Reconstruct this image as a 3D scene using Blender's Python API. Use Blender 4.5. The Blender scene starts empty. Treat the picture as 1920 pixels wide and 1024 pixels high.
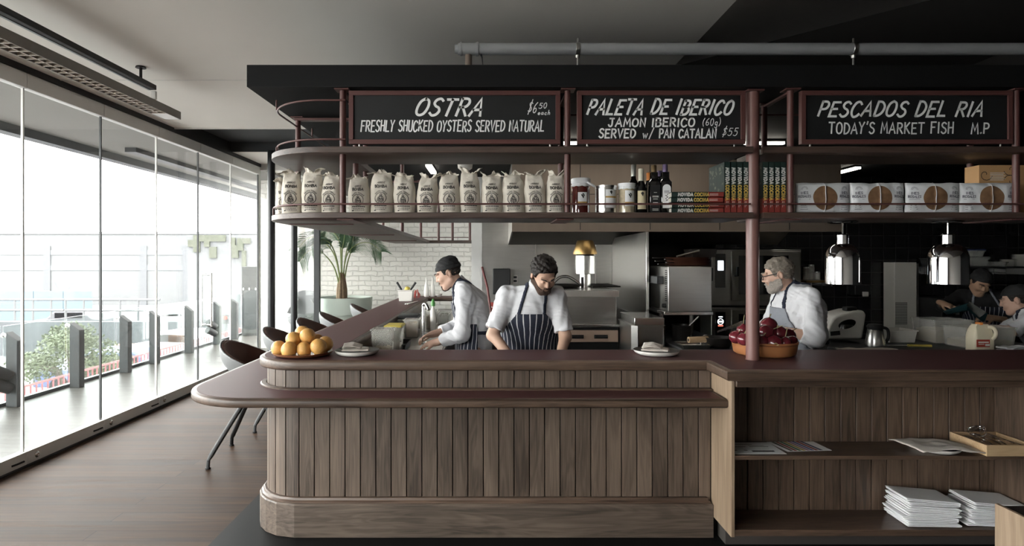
import bpy, bmesh, math, random
import numpy as np
from mathutils import Vector, Matrix, noise as mnoise

S = bpy.context.scene
C = S.collection
PI = math.pi
rnd = random.Random(7)

# ---------------------------------------------------------------- camera, world, light, exposure
FP, CX, CY, CZ = 1120.0, 920.0, 488.0, 1.65
cd = bpy.data.cameras.new('camera')
cd.sensor_width = 36.0
cd.lens = FP / 1920 * 36
cd.shift_x = (960 - CX) / 1920
cd.shift_y = (CY - 512) / 1920
cd.clip_end = 500
cam = bpy.data.objects.new('camera', cd)
C.objects.link(cam)
cam.location = (0, 0, CZ)
cam.rotation_euler = (PI / 2, 0, 0)
S.camera = cam

wd = bpy.data.worlds.new('overcast_sky')
S.world = wd
wd.use_nodes = True
bg = wd.node_tree.nodes['Background']
bg.inputs[0].default_value = (1.0, 0.985, 0.96, 1)
bg.inputs[1].default_value = 5.0

S.view_settings.view_transform = 'Standard'
S.view_settings.look = 'None'
S.view_settings.gamma = 1
S.view_settings.use_curve_mapping = False
S.view_settings.exposure = 1.68
S.cycles.max_bounces = 10
S.cycles.diffuse_bounces = 5
S.cycles.transparent_max_bounces = 16


def area_light(name, loc, size, power, rot=(0, 0, 0), col=(1, 1, 1)):
    l = bpy.data.lights.new(name, 'AREA')
    l.shape = 'RECTANGLE'
    l.size, l.size_y = size
    l.energy = power
    l.color = col
    o = bpy.data.objects.new(name, l)
    C.objects.link(o)
    o.location = loc
    o.rotation_euler = rot
    return o


def W(px, py, Y):
    """point of the room seen at this place of the photograph at depth Y"""
    return Vector(((px - CX) / FP * Y, Y, CZ - (py - CY) / FP * Y))


# ---------------------------------------------------------------- tagging
ORG = {}


def tag(o, label=None, cat=None, group=None, kind=None):
    if label: o['label'] = label
    if cat: o['category'] = cat
    if group: o['group'] = group
    if kind: o['kind'] = kind
    return o


def thing(name, label, cat, loc=(0, 0, 0), group=None, kind=None):
    o = bpy.data.objects.new(name, None)
    o.empty_display_size = 0.1
    C.objects.link(o)
    o.location = loc
    ORG[o.name] = Vector(loc)
    return tag(o, label, cat, group, kind)


def dup(root, loc, rotz=None, label=None, group=None, scale=None):
    def cp(o, par):
        c = o.copy()
        C.objects.link(c)
        if par: c.parent = par
        for ch in list(o.children): cp(ch, c)
        return c
    r = cp(root, None)
    r.location = loc
    if rotz is not None: r.rotation_euler = (0, 0, rotz)
    if label: r['label'] = label
    if group: r['group'] = group
    if scale: r.scale = scale
    return r


# ---------------------------------------------------------------- mesh builder
class MB:
    def __init__(s):
        s.v = []; s.f = []; s.r = []; s.m = []; s.mi = 0; s.rv = 0.5

    def add(s, vs, fs, rv=None):
        n = len(s.v)
        s.v.extend([tuple(p) for p in vs])
        for f in fs:
            s.f.append(tuple(i + n for i in f)); s.r.append(s.rv if rv is None else rv); s.m.append(s.mi)
        return s

    def box(s, x0, x1, y0, y1, z0, z1, rv=None, M=None):
        vs = [Vector(p) for p in ((x0, y0, z0), (x1, y0, z0), (x1, y1, z0), (x0, y1, z0), (x0, y0, z1), (x1, y0, z1), (x1, y1, z1), (x0, y1, z1))]
        if M is not None: vs = [M @ p for p in vs]
        return s.add(vs, [(0, 3, 2, 1), (4, 5, 6, 7), (0, 1, 5, 4), (1, 2, 6, 5), (2, 3, 7, 6), (3, 0, 4, 7)], rv)

    def tube(s, pts, r, n=10, cap=True, closed=False, flat=1.0):
        pts = [Vector(p) for p in pts]
        k = len(pts)
        rs = r if isinstance(r, (list, tuple)) else [r] * k
        vs = []
        up = None
        for i, p in enumerate(pts):
            if closed: d = pts[(i + 1) % k] - pts[i - 1]
            else: d = pts[min(i + 1, k - 1)] - pts[max(i - 1, 0)]
            d.normalize()
            if up is None:
                up = Vector((0, 0, 1)) if abs(d.z) < 0.9 else Vector((0, 1, 0))
            a = up - d * up.dot(d)
            if a.length < 1e-5: a = d.orthogonal()
            a.normalize(); b = d.cross(a); up = a
            for j in range(n):
                t = 2 * PI * j / n
                vs.append(p + a * (math.cos(t) * rs[i] * flat) + b * (math.sin(t) * rs[i]))
        fs = []
        for i in range(k if closed else k - 1):
            for j in range(n):
                i2 = (i + 1) % k
                fs.append((i * n + j, i * n + (j + 1) % n, i2 * n + (j + 1) % n, i2 * n + j))
        if cap and not closed:
            fs.append(tuple(reversed(range(n)))); fs.append(tuple((k - 1) * n + j for j in range(n)))
        return s.add(vs, fs)

    def lathe(s, prof, c=(0, 0, 0), n=32, M=None, wob=None):
        vs = []
        c = Vector(c)
        for r, z in prof:
            for j in range(n):
                t = 2 * PI * j / n
                rr = r * (wob(t, z) if wob else 1)
                p = Vector((rr * math.cos(t), rr * math.sin(t), z))
                if M is not None: p = M @ p
                vs.append(c + p)
        fs = []
        for i in range(len(prof) - 1):
            for j in range(n):
                fs.append((i * n + j, i * n + (j + 1) % n, (i + 1) * n + (j + 1) % n, (i + 1) * n + j))
        fs.append(tuple(reversed(range(n)))); fs.append(tuple((len(prof) - 1) * n + j for j in range(n)))
        return s.add(vs, fs)

    def ball(s, c, r, n=20, M=None, sq=(1, 1, 1)):
        k = n // 2
        prof = [(math.sin(PI * i / k) * r, -math.cos(PI * i / k) * r) for i in range(k + 1)]
        prof[0] = (r * 0.01, -r); prof[-1] = (r * 0.01, r)
        D = Matrix.Diagonal(sq)
        return s.lathe(prof, c, n, (M @ D) if M is not None else D)

    def loft(s, outline, prof):
        """outline: closed CCW 2D polygon; prof: [(inset, z)] rings from bottom to top"""
        n = len(outline)
        pts = [Vector((p[0], p[1])) for p in outline]
        nor = []
        for i in range(n):
            a = (pts[i] - pts[i - 1]); b = (pts[(i + 1) % n] - pts[i])
            if a.length < 1e-9 or b.length < 1e-9:
                nor.append(Vector((0, 0))); continue
            a.normalize(); b.normalize()
            na, nb = Vector((a.y, -a.x)), Vector((b.y, -b.x))
            m = na + nb
            if m.length < 1e-6: m = na.copy()
            m.normalize()
            nor.append(m / max(0.3, m.dot(na)))
        vs = []
        for off, z in prof:
            for p, q in zip(pts, nor):
                w = p - q * off
                vs.append((w.x, w.y, z))
        fs = []
        for i in range(len(prof) - 1):
            for j in range(n):
                fs.append((i * n + j, i * n + (j + 1) % n, (i + 1) * n + (j + 1) % n, (i + 1) * n + j))
        fs.append(tuple(reversed(range(n)))); fs.append(tuple((len(prof) - 1) * n + j for j in range(n)))
        return s.add(vs, fs)

    def grid(s, fn, nu, nv, closeu=False):
        vs = [fn(i / nu, j / nv) for j in range(nv + 1) for i in range(nu + (0 if closeu else 1))]
        w = nu if closeu else nu + 1
        fs = []
        for j in range(nv):
            for i in range(nu):
                fs.append((j * w + i, j * w + (i + 1) % w, (j + 1) * w + (i + 1) % w, (j + 1) * w + i))
        return s.add(vs, fs)

    def ribbon(s, pts, w, fmap):
        """flat brush stroke of 2D points, put on a surface by fmap(u, v)"""
        P = [Vector(p) for p in pts]
        k = len(P)
        if k < 2: return
        d0 = (P[1] - P[0]).normalized() * w * 0.35; d1 = (P[-1] - P[-2]).normalized() * w * 0.35
        P[0] = P[0] - d0; P[-1] = P[-1] + d1
        L = []; R = []
        for i in range(k):
            a = (P[i] - P[i - 1]) if i else (P[1] - P[0])
            b = (P[i + 1] - P[i]) if i < k - 1 else a
            if a.length < 1e-9: a = b
            if b.length < 1e-9: b = a
            if b.length < 1e-9: b = a = Vector((1, 0))
            a = a.normalized(); b = b.normalized()
            na, nb = Vector((-a.y, a.x)), Vector((-b.y, b.x))
            m = na + nb
            if m.length < 0.3: m = na.copy()
            m.normalize(); m = m / max(0.55, m.dot(na))
            L.append(fmap(*(P[i] + m * w / 2))); R.append(fmap(*(P[i] - m * w / 2)))
        s.add(L + R, [(i, k + i, k + i + 1, i + 1) for i in range(k - 1)])

    def build(s, name, mats, parent=None, smooth=35, bevel=0, seg=2, sub=0, label=None, thick=0, kind=None):
        me = bpy.data.meshes.new(name)
        org = ORG.get(root_of(parent).name, Vector((0, 0, 0))) if parent is not None else Vector((0, 0, 0))
        me.from_pydata([(p[0] - org.x, p[1] - org.y, p[2] - org.z) for p in s.v], [], s.f)
        if not isinstance(mats, (list, tuple)): mats = [mats]
        for m in mats: me.materials.append(m)
        if len(mats) > 1: me.polygons.foreach_set('material_index', s.m)
        at = me.attributes.new('rnd', 'FLOAT', 'FACE')
        at.data.foreach_set('value', s.r)
        me.update()
        if smooth:
            me.polygons.foreach_set('use_smooth', [True] * len(me.polygons))
            me.set_sharp_from_angle(angle=math.radians(smooth))
        o = bpy.data.objects.new(name, me)
        C.objects.link(o)
        if parent is not None: o.parent = parent
        if thick:
            m = o.modifiers.new('t', 'SOLIDIFY'); m.thickness = thick; m.offset = 0
        if bevel:
            m = o.modifiers.new('b', 'BEVEL'); m.width = bevel; m.segments = seg; m.limit_method = 'ANGLE'; m.angle_limit = math.radians(40)
        if sub:
            m = o.modifiers.new('s', 'SUBSURF'); m.levels = sub; m.render_levels = sub
        if label: o['label'] = label
        if kind: o['kind'] = kind
        return o


def root_of(o):
    while o.parent is not None: o = o.parent
    return o


def box(name, mat_, x0, x1, y0, y1, z0, z1, parent=None, bevel=0, label=None, kind=None):
    return MB().box(x0, x1, y0, y1, z0, z1).build(name, mat_, parent, bevel=bevel, label=label, kind=kind)


def struct(o):
    o['kind'] = 'structure'
    return o


def arc(cx, cy, r, a0, a1, n=12, ry=None):
    ry = r if ry is None else ry
    return [(cx + r * math.cos(math.radians(a0 + (a1 - a0) * i / n)), cy + ry * math.sin(math.radians(a0 + (a1 - a0) * i / n))) for i in range(n + 1)]


def crom(pts, n=6):
    P = [Vector(p) for p in pts]
    if len(P) < 3: return P
    out = []
    for i in range(len(P) - 1):
        p0 = P[max(i - 1, 0)]; p1 = P[i]; p2 = P[i + 1]; p3 = P[min(i + 2, len(P) - 1)]
        for j in range(n):
            t = j / n
            out.append(0.5 * ((2 * p1) + (p2 - p0) * t + (2 * p0 - 5 * p1 + 4 * p2 - p3) * t * t + (3 * p1 - p0 - 3 * p2 + p3) * t ** 3))
    out.append(P[-1])
    return out


# ---------------------------------------------------------------- stroke lettering
GL = {
    'A': '0,0 .38,1 .72,0|.13,.34 .62,.36', 'B': '.06,0 .06,1|~.06,1 .45,.97 .56,.76 .42,.56 .06,.53|~.06,.53 .48,.52 .64,.27 .46,.03 .06,0',
    'C': '~.64,.84 .46,1 .2,.93 .04,.6 .06,.25 .26,0 .5,.03 .66,.18', 'D': '.06,0 .06,1|~.06,1 .4,.95 .66,.64 .6,.25 .35,.03 .06,0',
    'E': '.6,1 .06,1 .06,0 .62,0|.06,.52 .5,.53', 'F': '.62,1 .06,1 .06,0|.06,.53 .48,.54',
    'G': '~.64,.85 .46,1 .2,.93 .04,.6 .06,.25 .26,0 .5,.03 .64,.2 .64,.45|.64,.45 .4,.45', 'H': '.06,0 .06,1|.62,0 .62,1|.06,.5 .62,.52',
    'I': '.1,0 .1,1', 'J': '.1,1 .6,1|~.4,1 .4,.25 .28,.02 .08,.06 0,.22', 'K': '.06,0 .06,1|.6,1 .06,.45|.18,.55 .64,0', 'L': '.06,1 .06,0 .58,0',
    'M': '.04,0 .14,1 .42,.3 .7,1 .8,0', 'N': '.06,0 .06,1 .6,0 .6,1', 'O': '~.36,1 .12,.85 .03,.5 .1,.14 .34,0 .6,.12 .7,.5 .6,.86 .36,1',
    'P': '.06,0 .06,1|~.06,1 .46,.97 .6,.74 .46,.5 .06,.46', 'Q': '~.36,1 .12,.85 .03,.5 .1,.14 .34,0 .6,.12 .7,.5 .6,.86 .36,1|.42,.25 .74,-.05',
    'R': '.06,0 .06,1|~.06,1 .46,.97 .6,.76 .46,.53 .06,.5|.28,.5 .66,0', 'S': '~.58,.88 .4,1 .16,.94 .08,.74 .24,.56 .46,.46 .58,.26 .46,.05 .22,0 .02,.14',
    'T': '0,1 .68,1|.34,1 .34,0', 'U': '~.06,1 .06,.3 .16,.04 .34,0 .52,.04 .62,.3 .62,1', 'V': '.02,1 .34,0 .66,1', 'W': '.02,1 .2,0 .42,.8 .64,0 .84,1',
    'X': '.04,0 .64,1|.04,1 .64,0', 'Y': '.02,1 .32,.5 .64,1|.32,.5 .26,-.02', 'Z': '.06,1 .62,1 .06,0 .64,0',
    '0': '~.3,1 .1,.8 .06,.4 .22,.02 .44,.1 .54,.55 .44,.92 .3,1', '5': '.56,1 .16,1 .12,.58|~.12,.58 .4,.62 .54,.36 .42,.06 .2,0 .02,.1',
    '6': '~.5,1 .24,.76 .08,.4 .14,.08 .36,0 .54,.18 .46,.42 .26,.44 .1,.28', '1': '.1,.8 .3,1 .3,0', '2': '~.06,.8 .2,1 .5,.94 .5,.66 .06,0|.06,0 .58,0',
    '$': '~.54,.82 .34,.94 .12,.82 .2,.6 .42,.46 .5,.24 .3,.06 .04,.14|.38,1.2 .16,-.2', '(': '~.26,1.1 .08,.7 .06,.3 .2,-.1', ')': '~.06,1.1 .24,.7 .26,.3 .1,-.1',
    '/': '.0,-.1 .44,1.1', '.': '.06,0 .14,.05', "'": '.16,1.15 .08,.9', '-': '.06,.45 .4,.45', ' ': '',
    'w': '.02,.5 .14,0 .26,.4 .38,0 .52,.5', 'g': '~.42,.5 .16,.5 .08,.24 .26,.08 .42,.3|~.44,.5 .42,-.2 .2,-.3 .06,-.2', 'e': '~.06,.26 .42,.3 .34,.5 .12,.44 .06,.2 .2,0 .44,.1',
    'a': '~.4,.48 .16,.5 .06,.2 .2,0 .38,.2 .4,.48|.42,.5 .46,0', 'c': '~.42,.42 .22,.52 .06,.26 .18,.02 .42,.08', 'h': '.08,0 .14,1|~.1,.3 .3,.5 .4,.36 .42,0',
}


def text_strokes(txt, h, slant=0.0, gap=0.2, narrow=1.0, jit=0.0, rr=None):
    """list of polylines for a line of text, starting at u = 0, and its length"""
    out = []; x = 0.0
    for ch in txt:
        g = GL.get(ch, '')
        if ch == ' ':
            x += 0.6 * h * narrow; continue
        wmax = 0.2 if ch == 'I' else 0
        dy = (rr.uniform(-jit, jit) if rr else 0) * h
        sc = 1 + (rr.uniform(-jit, jit) if rr else 0)
        for st in g.split('|'):
            cur = st.startswith('~')
            pts = [tuple(float(q) for q in p.split(',')) for p in st.lstrip('~').split()]
            wmax = max([wmax] + [p[0] for p in pts])
            pts = [(x + p[0] * h * narrow + slant * p[1] * h, p[1] * h * sc + dy) for p in pts]
            if cur: pts = [tuple(q) for q in crom(pts, 4)]
            out.append(pts)
        x += (wmax + gap) * h * narrow
    return out, x - gap * h * narrow


def write(mb, txt, fmap, u, v, h, w, slant=0.0, gap=0.2, width=None, align='l', jit=0.0, rr=None):
    st, L = text_strokes(txt, h, slant, gap, 1.0, jit, rr)
    if width:
        st, L = text_strokes(txt, h, slant, gap, width / L, jit, rr)
    du = u - (L / 2 if align == 'c' else L if align == 'r' else 0)
    for p in st: mb.ribbon([(a + du, b + v) for a, b in p], w, fmap)
    return L


# ---------------------------------------------------------------- materials
MT = {}


def _new(name):
    m = bpy.data.materials.new(name)
    m.use_nodes = True
    nt = m.node_tree
    MT[name] = m
    return m, nt, nt.nodes['Principled BSDF']


def _node(nt, t, **kw):
    n = nt.nodes.new(t)
    for k, v in kw.items(): setattr(n, k, v)
    return n


def _c(c): return (c[0], c[1], c[2], 1)


def pbr(name, col, rough=0.5, metal=0.0, var=0.12, vs=6.0, bump=0.0, bs=60.0, stretch=(1, 1, 1), spec=0.5, emit=None, es=0, trans=0, ior=1.45, sheen=0, coat=0, rvar=0.0, alpha=1):
    m, nt, b = _new(name)
    tc = _node(nt, 'ShaderNodeTexCoord'); mp = _node(nt, 'ShaderNodeMapping')
    mp.inputs['Scale'].default_value = stretch
    nt.links.new(tc.outputs['Object'], mp.inputs[0])
    nz = _node(nt, 'ShaderNodeTexNoise'); nz.inputs['Scale'].default_value = vs; nz.inputs['Detail'].default_value = 5
    nt.links.new(mp.outputs[0], nz.inputs['Vector'])
    mx = _node(nt, 'ShaderNodeMix', data_type='RGBA')
    mx.inputs[6].default_value = _c([max(0, x * (1 - var)) for x in col]); mx.inputs[7].default_value = _c([min(1, x * (1 + var)) for x in col])
    nt.links.new(nz.outputs[0], mx.inputs[0]); nt.links.new(mx.outputs[2], b.inputs['Base Color'])
    b.inputs['Roughness'].default_value = rough; b.inputs['Metallic'].default_value = metal
    b.inputs['Specular IOR Level'].default_value = spec; b.inputs['IOR'].default_value = ior
    b.inputs['Transmission Weight'].default_value = trans; b.inputs['Sheen Weight'].default_value = sheen
    b.inputs['Coat Weight'].default_value = coat; b.inputs['Alpha'].default_value = alpha
    if rvar:
        mr = _node(nt, 'ShaderNodeMapRange'); mr.inputs[3].default_value = rough - rvar; mr.inputs[4].default_value = rough + rvar
        nt.links.new(nz.outputs[0], mr.inputs[0]); nt.links.new(mr.outputs[0], b.inputs['Roughness'])
    if bump:
        n2 = _node(nt, 'ShaderNodeTexNoise'); n2.inputs['Scale'].default_value = bs; n2.inputs['Detail'].default_value = 4
        nt.links.new(mp.outputs[0], n2.inputs['Vector'])
        bp = _node(nt, 'ShaderNodeBump'); bp.inputs['Strength'].default_value = bump; bp.inputs['Distance'].default_value = 0.01
        nt.links.new(n2.outputs[0], bp.inputs['Height']); nt.links.new(bp.outputs[0], b.inputs['Normal'])
    if emit:
        b.inputs['Emission Color'].default_value = _c(emit); b.inputs['Emission Strength'].default_value = es
    return m


def wood(name, dark, light, axis, rough=0.45, scale=1.0, knots=0.0, coat=0.0, plank=0.35):
    m, nt, b = _new(name)
    tc = _node(nt, 'ShaderNodeTexCoord'); at = _node(nt, 'ShaderNodeAttribute', attribute_name='rnd')
    mul = _node(nt, 'ShaderNodeMath', operation='MULTIPLY'); mul.inputs[1].default_value = 17.0
    nt.links.new(at.outputs['Fac'], mul.inputs[0])
    cmb = _node(nt, 'ShaderNodeCombineXYZ')
    for i in range(3): nt.links.new(mul.outputs[0], cmb.inputs[i])
    ad = _node(nt, 'ShaderNodeVectorMath', operation='ADD')
    nt.links.new(tc.outputs['Object'], ad.inputs[0]); nt.links.new(cmb.outputs[0], ad.inputs[1])
    mp = _node(nt, 'ShaderNodeMapping')
    sc = [9 * scale] * 3; sc[axis] = 0.7 * scale
    mp.inputs['Scale'].default_value = sc
    nt.links.new(ad.outputs[0], mp.inputs[0])
    n1 = _node(nt, 'ShaderNodeTexNoise'); n1.inputs['Scale'].default_value = 1.6; n1.inputs['Detail'].default_value = 3; n1.inputs['Distortion'].default_value = 0.8 + knots
    nt.links.new(mp.outputs[0], n1.inputs['Vector'])
    # growth rings: fine repeated bands of the broad noise
    k = _node(nt, 'ShaderNodeMath', operation='MULTIPLY'); k.inputs[1].default_value = 42
    nt.links.new(n1.outputs[0], k.inputs[0])
    sn = _node(nt, 'ShaderNodeMath', operation='SINE'); nt.links.new(k.outputs[0], sn.inputs[0])
    mp2 = _node(nt, 'ShaderNodeMapping'); s2 = [120 * scale] * 3; s2[axis] = 4 * scale
    mp2.inputs['Scale'].default_value = s2
    nt.links.new(ad.outputs[0], mp2.inputs[0])
    n2 = _node(nt, 'ShaderNodeTexNoise'); n2.inputs['Scale'].default_value = 1; n2.inputs['Detail'].default_value = 4
    nt.links.new(mp2.outputs[0], n2.inputs['Vector'])
    n3 = _node(nt, 'ShaderNodeTexNoise'); n3.inputs['Scale'].default_value = 2.2 * scale; n3.inputs['Detail'].default_value = 2
    nt.links.new(ad.outputs[0], n3.inputs['Vector'])

    def lin(a, f, bsock=None, c=0.0):
        t = _node(nt, 'ShaderNodeMath', operation='MULTIPLY_ADD'); t.inputs[1].default_value = f
        nt.links.new(a, t.inputs[0])
        if bsock is not None: nt.links.new(bsock, t.inputs[2])
        else: t.inputs[2].default_value = c
        return t.outputs[0]
    x = lin(sn.outputs[0], 0.13, c=-0.82 - plank * 0.6)
    x = lin(n1.outputs[0], 0.85, x); x = lin(n2.outputs[0], 1.0, x); x = lin(n3.outputs[0], 0.8, x); x = lin(at.outputs['Fac'], plank * 1.2, x)
    cr = _node(nt, 'ShaderNodeMix', data_type='RGBA'); cr.clamp_factor = True
    cr.inputs[6].default_value = _c(dark); cr.inputs[7].default_value = _c(light)
    nt.links.new(x, cr.inputs[0]); nt.links.new(cr.outputs[2], b.inputs['Base Color'])
    b.inputs['Roughness'].default_value = rough; b.inputs['Coat Weight'].default_value = coat
    bp = _node(nt, 'ShaderNodeBump'); bp.inputs['Strength'].default_value = 0.25; bp.inputs['Distance'].default_value = 0.002
    nt.links.new(n2.outputs[0], bp.inputs['Height']); nt.links.new(bp.outputs[0], b.inputs['Normal'])
    return m


def brick(name, col, mortar, bw, bh, axis='xz', bump=0.6, rough=0.6, msize=0.02, spec=0.5, offs=0.5):
    m, nt, b = _new(name)
    tc = _node(nt, 'ShaderNodeTexCoord'); sp = _node(nt, 'ShaderNodeSeparateXYZ'); cb = _node(nt, 'ShaderNodeCombineXYZ')
    nt.links.new(tc.outputs['Object'], sp.inputs[0])
    ix = {'x': 0, 'y': 1, 'z': 2}
    nt.links.new(sp.outputs[ix[axis[0]]], cb.inputs[0]); nt.links.new(sp.outputs[ix[axis[1]]], cb.inputs[1])
    nzv = _node(nt, 'ShaderNodeTexNoise'); nzv.inputs['Scale'].default_value = 7
    nt.links.new(tc.outputs['Object'], nzv.inputs['Vector'])
    vm = _node(nt, 'ShaderNodeVectorMath', operation='MULTIPLY_ADD')
    k = 0.055 if bump > 0.3 else 0.0
    vm.inputs[1].default_value = (k, k, 0)
    nt.links.new(nzv.outputs['Color'], vm.inputs[0]); nt.links.new(cb.outputs[0], vm.inputs[2])
    bt = _node(nt, 'ShaderNodeTexBrick'); bt.inputs['Scale'].default_value = 1
    bt.inputs['Brick Width'].default_value = bw; bt.inputs['Row Height'].default_value = bh; bt.inputs['Mortar Size'].default_value = msize
    bt.inputs['Mortar Smooth'].default_value = 0.4; bt.inputs['Bias'].default_value = 0.0; bt.offset = offs
    bt.inputs['Color1'].default_value = _c([x * 0.93 for x in col]); bt.inputs['Color2'].default_value = _c(col); bt.inputs['Mortar'].default_value = _c(mortar)
    nt.links.new(vm.outputs[0], bt.inputs['Vector'])
    nt.links.new(bt.outputs['Color'], b.inputs['Base Color'])
    b.inputs['Roughness'].default_value = rough; b.inputs['Specular IOR Level'].default_value = spec
    n2 = _node(nt, 'ShaderNodeTexNoise'); n2.inputs['Scale'].default_value = 14; n2.inputs['Detail'].default_value = 5
    nt.links.new(tc.outputs['Object'], n2.inputs['Vector'])
    iv = _node(nt, 'ShaderNodeMath', operation='MULTIPLY_ADD'); iv.inputs[1].default_value = -1.0
    nt.links.new(bt.outputs['Fac'], iv.inputs[0])
    h2 = _node(nt, 'ShaderNodeMath', operation='MULTIPLY'); h2.inputs[1].default_value = 0.9 if bump > 0.3 else 0.0
    nt.links.new(n2.outputs[0], h2.inputs[0]); nt.links.new(h2.outputs[0], iv.inputs[2])
    bp = _node(nt, 'ShaderNodeBump'); bp.inputs['Strength'].default_value = bump; bp.inputs['Distance'].default_value = 0.012
    nt.links.new(iv.outputs[0], bp.inputs['Height']); nt.links.new(bp.outputs[0], b.inputs['Normal'])
    return m


def glass(name, tint=(1, 1, 1), refl=1.45, haze=0.0, hcol=(0.9, 0.9, 0.9), rough=0.0):
    m = bpy.data.materials.new(name); m.use_nodes = True; MT[name] = m
    nt = m.node_tree; nt.nodes.clear()
    out = _node(nt, 'ShaderNodeOutputMaterial'); tr = _node(nt, 'ShaderNodeBsdfTransparent'); gl = _node(nt, 'ShaderNodeBsdfGlossy')
    lw = _node(nt, 'ShaderNodeLayerWeight'); lw.inputs[0].default_value = 0.5
    pw = _node(nt, 'ShaderNodeMath', operation='POWER'); pw.inputs[1].default_value = 5.0
    nt.links.new(lw.outputs['Facing'], pw.inputs[0])
    fr = _node(nt, 'ShaderNodeMath', operation='MULTIPLY_ADD'); fr.inputs[1].default_value = 0.9; fr.inputs[2].default_value = ((refl - 1) / (refl + 1)) ** 2
    nt.links.new(pw.outputs[0], fr.inputs[0])
    tr.inputs[0].default_value = _c(tint); gl.inputs['Roughness'].default_value = rough
    mx = _node(nt, 'ShaderNodeMixShader')
    nt.links.new(fr.outputs[0], mx.inputs[0]); nt.links.new(gl.outputs[0], mx.inputs[2])
    if haze:
        df = _node(nt, 'ShaderNodeBsdfDiffuse'); df.inputs[0].default_value = _c(hcol)
        m2 = _node(nt, 'ShaderNodeMixShader'); m2.inputs[0].default_value = haze
        nt.links.new(tr.outputs[0], m2.inputs[1]); nt.links.new(df.outputs[0], m2.inputs[2]); nt.links.new(m2.outputs[0], mx.inputs[1])
    else: nt.links.new(tr.outputs[0], mx.inputs[1])
    nt.links.new(mx.outputs[0], out.inputs[0])
    return m


def stripes(name, base, line, period, width, axis=0.22, rough=0.85):
    m, nt, b = _new(name)
    tc = _node(nt, 'ShaderNodeTexCoord'); sp = _node(nt, 'ShaderNodeSeparateXYZ')
    nt.links.new(tc.outputs['Object'], sp.inputs[0])
    d = _node(nt, 'ShaderNodeMath', operation='DIVIDE'); d.inputs[1].default_value = period
    nz = _node(nt, 'ShaderNodeTexNoise'); nz.inputs['Scale'].default_value = 6
    nt.links.new(tc.outputs['Object'], nz.inputs['Vector'])
    wv = _node(nt, 'ShaderNodeMath', operation='MULTIPLY_ADD'); wv.inputs[1].default_value = 0.02
    # stripes run down the cloth round the body
    my = _node(nt, 'ShaderNodeMath', operation='MULTIPLY_ADD'); my.inputs[1].default_value = -1.0; my.inputs[2].default_value = 0.06
    nt.links.new(sp.outputs[1], my.inputs[0])
    an = _node(nt, 'ShaderNodeMath', operation='ARCTAN2'); nt.links.new(sp.outputs[0], an.inputs[0]); nt.links.new(my.outputs[0], an.inputs[1])
    ar = _node(nt, 'ShaderNodeMath', operation='MULTIPLY'); ar.inputs[1].default_value = axis
    nt.links.new(an.outputs[0], ar.inputs[0])
    nt.links.new(nz.outputs[0], wv.inputs[0]); nt.links.new(ar.outputs[0], wv.inputs[2])
    nt.links.new(wv.outputs[0], d.inputs[0])
    fr = _node(nt, 'ShaderNodeMath', operation='FRACT'); nt.links.new(d.outputs[0], fr.inputs[0])
    lt = _node(nt, 'ShaderNodeMath', operation='LESS_THAN'); lt.inputs[1].default_value = width / period
    nt.links.new(fr.outputs[0], lt.inputs[0])
    mx = _node(nt, 'ShaderNodeMix', data_type='RGBA'); mx.inputs[6].default_value = _c(base); mx.inputs[7].default_value = _c(line)
    nt.links.new(lt.outputs[0], mx.inputs[0]); nt.links.new(mx.outputs[2], b.inputs['Base Color'])
    b.inputs['Roughness'].default_value = rough
    return m


M_PANEL = wood('oak_boards_upright', (0.04, 0.0275, 0.02), (0.155, 0.113, 0.086), 2, 0.5)
M_OAKX = wood('oak_lengthwise', (0.03, 0.0185, 0.0135), (0.125, 0.08, 0.056), 0, 0.42, plank=0.1)
M_OAKY = wood('oak_deepwise', (0.03, 0.0185, 0.0135), (0.125, 0.08, 0.056), 1, 0.42, plank=0.1)
M_KNOT = wood('knotty_skirting', (0.028, 0.02, 0.0155), (0.155, 0.116, 0.09), 0, 0.5, scale=0.6, knots=1.4, plank=0.1)
M_SHELFW = wood('shelf_timber', (0.032, 0.019, 0.0155), (0.105, 0.067, 0.053), 0, 0.45, plank=0.1)
M_SIDE = wood('pale_oak_panel', (0.17, 0.115, 0.075), (0.36, 0.265, 0.185), 2, 0.5, scale=0.7, plank=0.1)
M_CABBACK = wood('oak_boards_cabinet', (0.036, 0.023, 0.016), (0.158, 0.105, 0.073), 2, 0.5)
M_TRAYW = wood('tray_beech', (0.34, 0.22, 0.12), (0.52, 0.37, 0.22), 0, 0.5, plank=0.1)
M_LINO = pbr('maroon_linoleum', (0.08, 0.03, 0.031), 0.5, var=0.08, vs=3, bump=0.03, bs=200, ior=1.33)
M_BLACKGAP = pbr('dark_backing', (0.012, 0.01, 0.009), 0.8)
M_BLACK = pbr('matt_black', (0.012, 0.012, 0.013), 0.6)
M_BULK = pbr('black_bulkhead_board', (0.007, 0.0074, 0.008), 0.75, var=0.2, vs=3, spec=0.25)
M_RED = pbr('oxide_red_steel', (0.105, 0.042, 0.038), 0.42, var=0.08)
M_PILLAR = pbr('oxide_red_pillar', (0.19, 0.095, 0.085), 0.33, var=0.08)
M_BOARD = pbr('chalkboard', (0.009, 0.0095, 0.0105), 0.6, var=0.3, vs=4)
M_CHALK = pbr('chalk_paint', (0.9, 0.9, 0.89), 0.85, var=0.12, vs=45)
M_CEIL = pbr('ceiling_plaster', (0.88, 0.845, 0.79), 0.85, var=0.05, vs=1.3, bump=0.06, bs=9)
M_CEILD = pbr('ceiling_dark_service', (0.05, 0.053, 0.056), 0.8)
M_VOID = pbr('ceiling_void_black', (0.01, 0.01, 0.01), 0.9)
M_CONC = pbr('overhang_concrete', (0.22, 0.212, 0.2), 0.85, var=0.12, vs=1.5)
M_ALU = pbr('grey_aluminium', (0.68, 0.67, 0.65), 0.5, 0.0, var=0.05)
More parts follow.
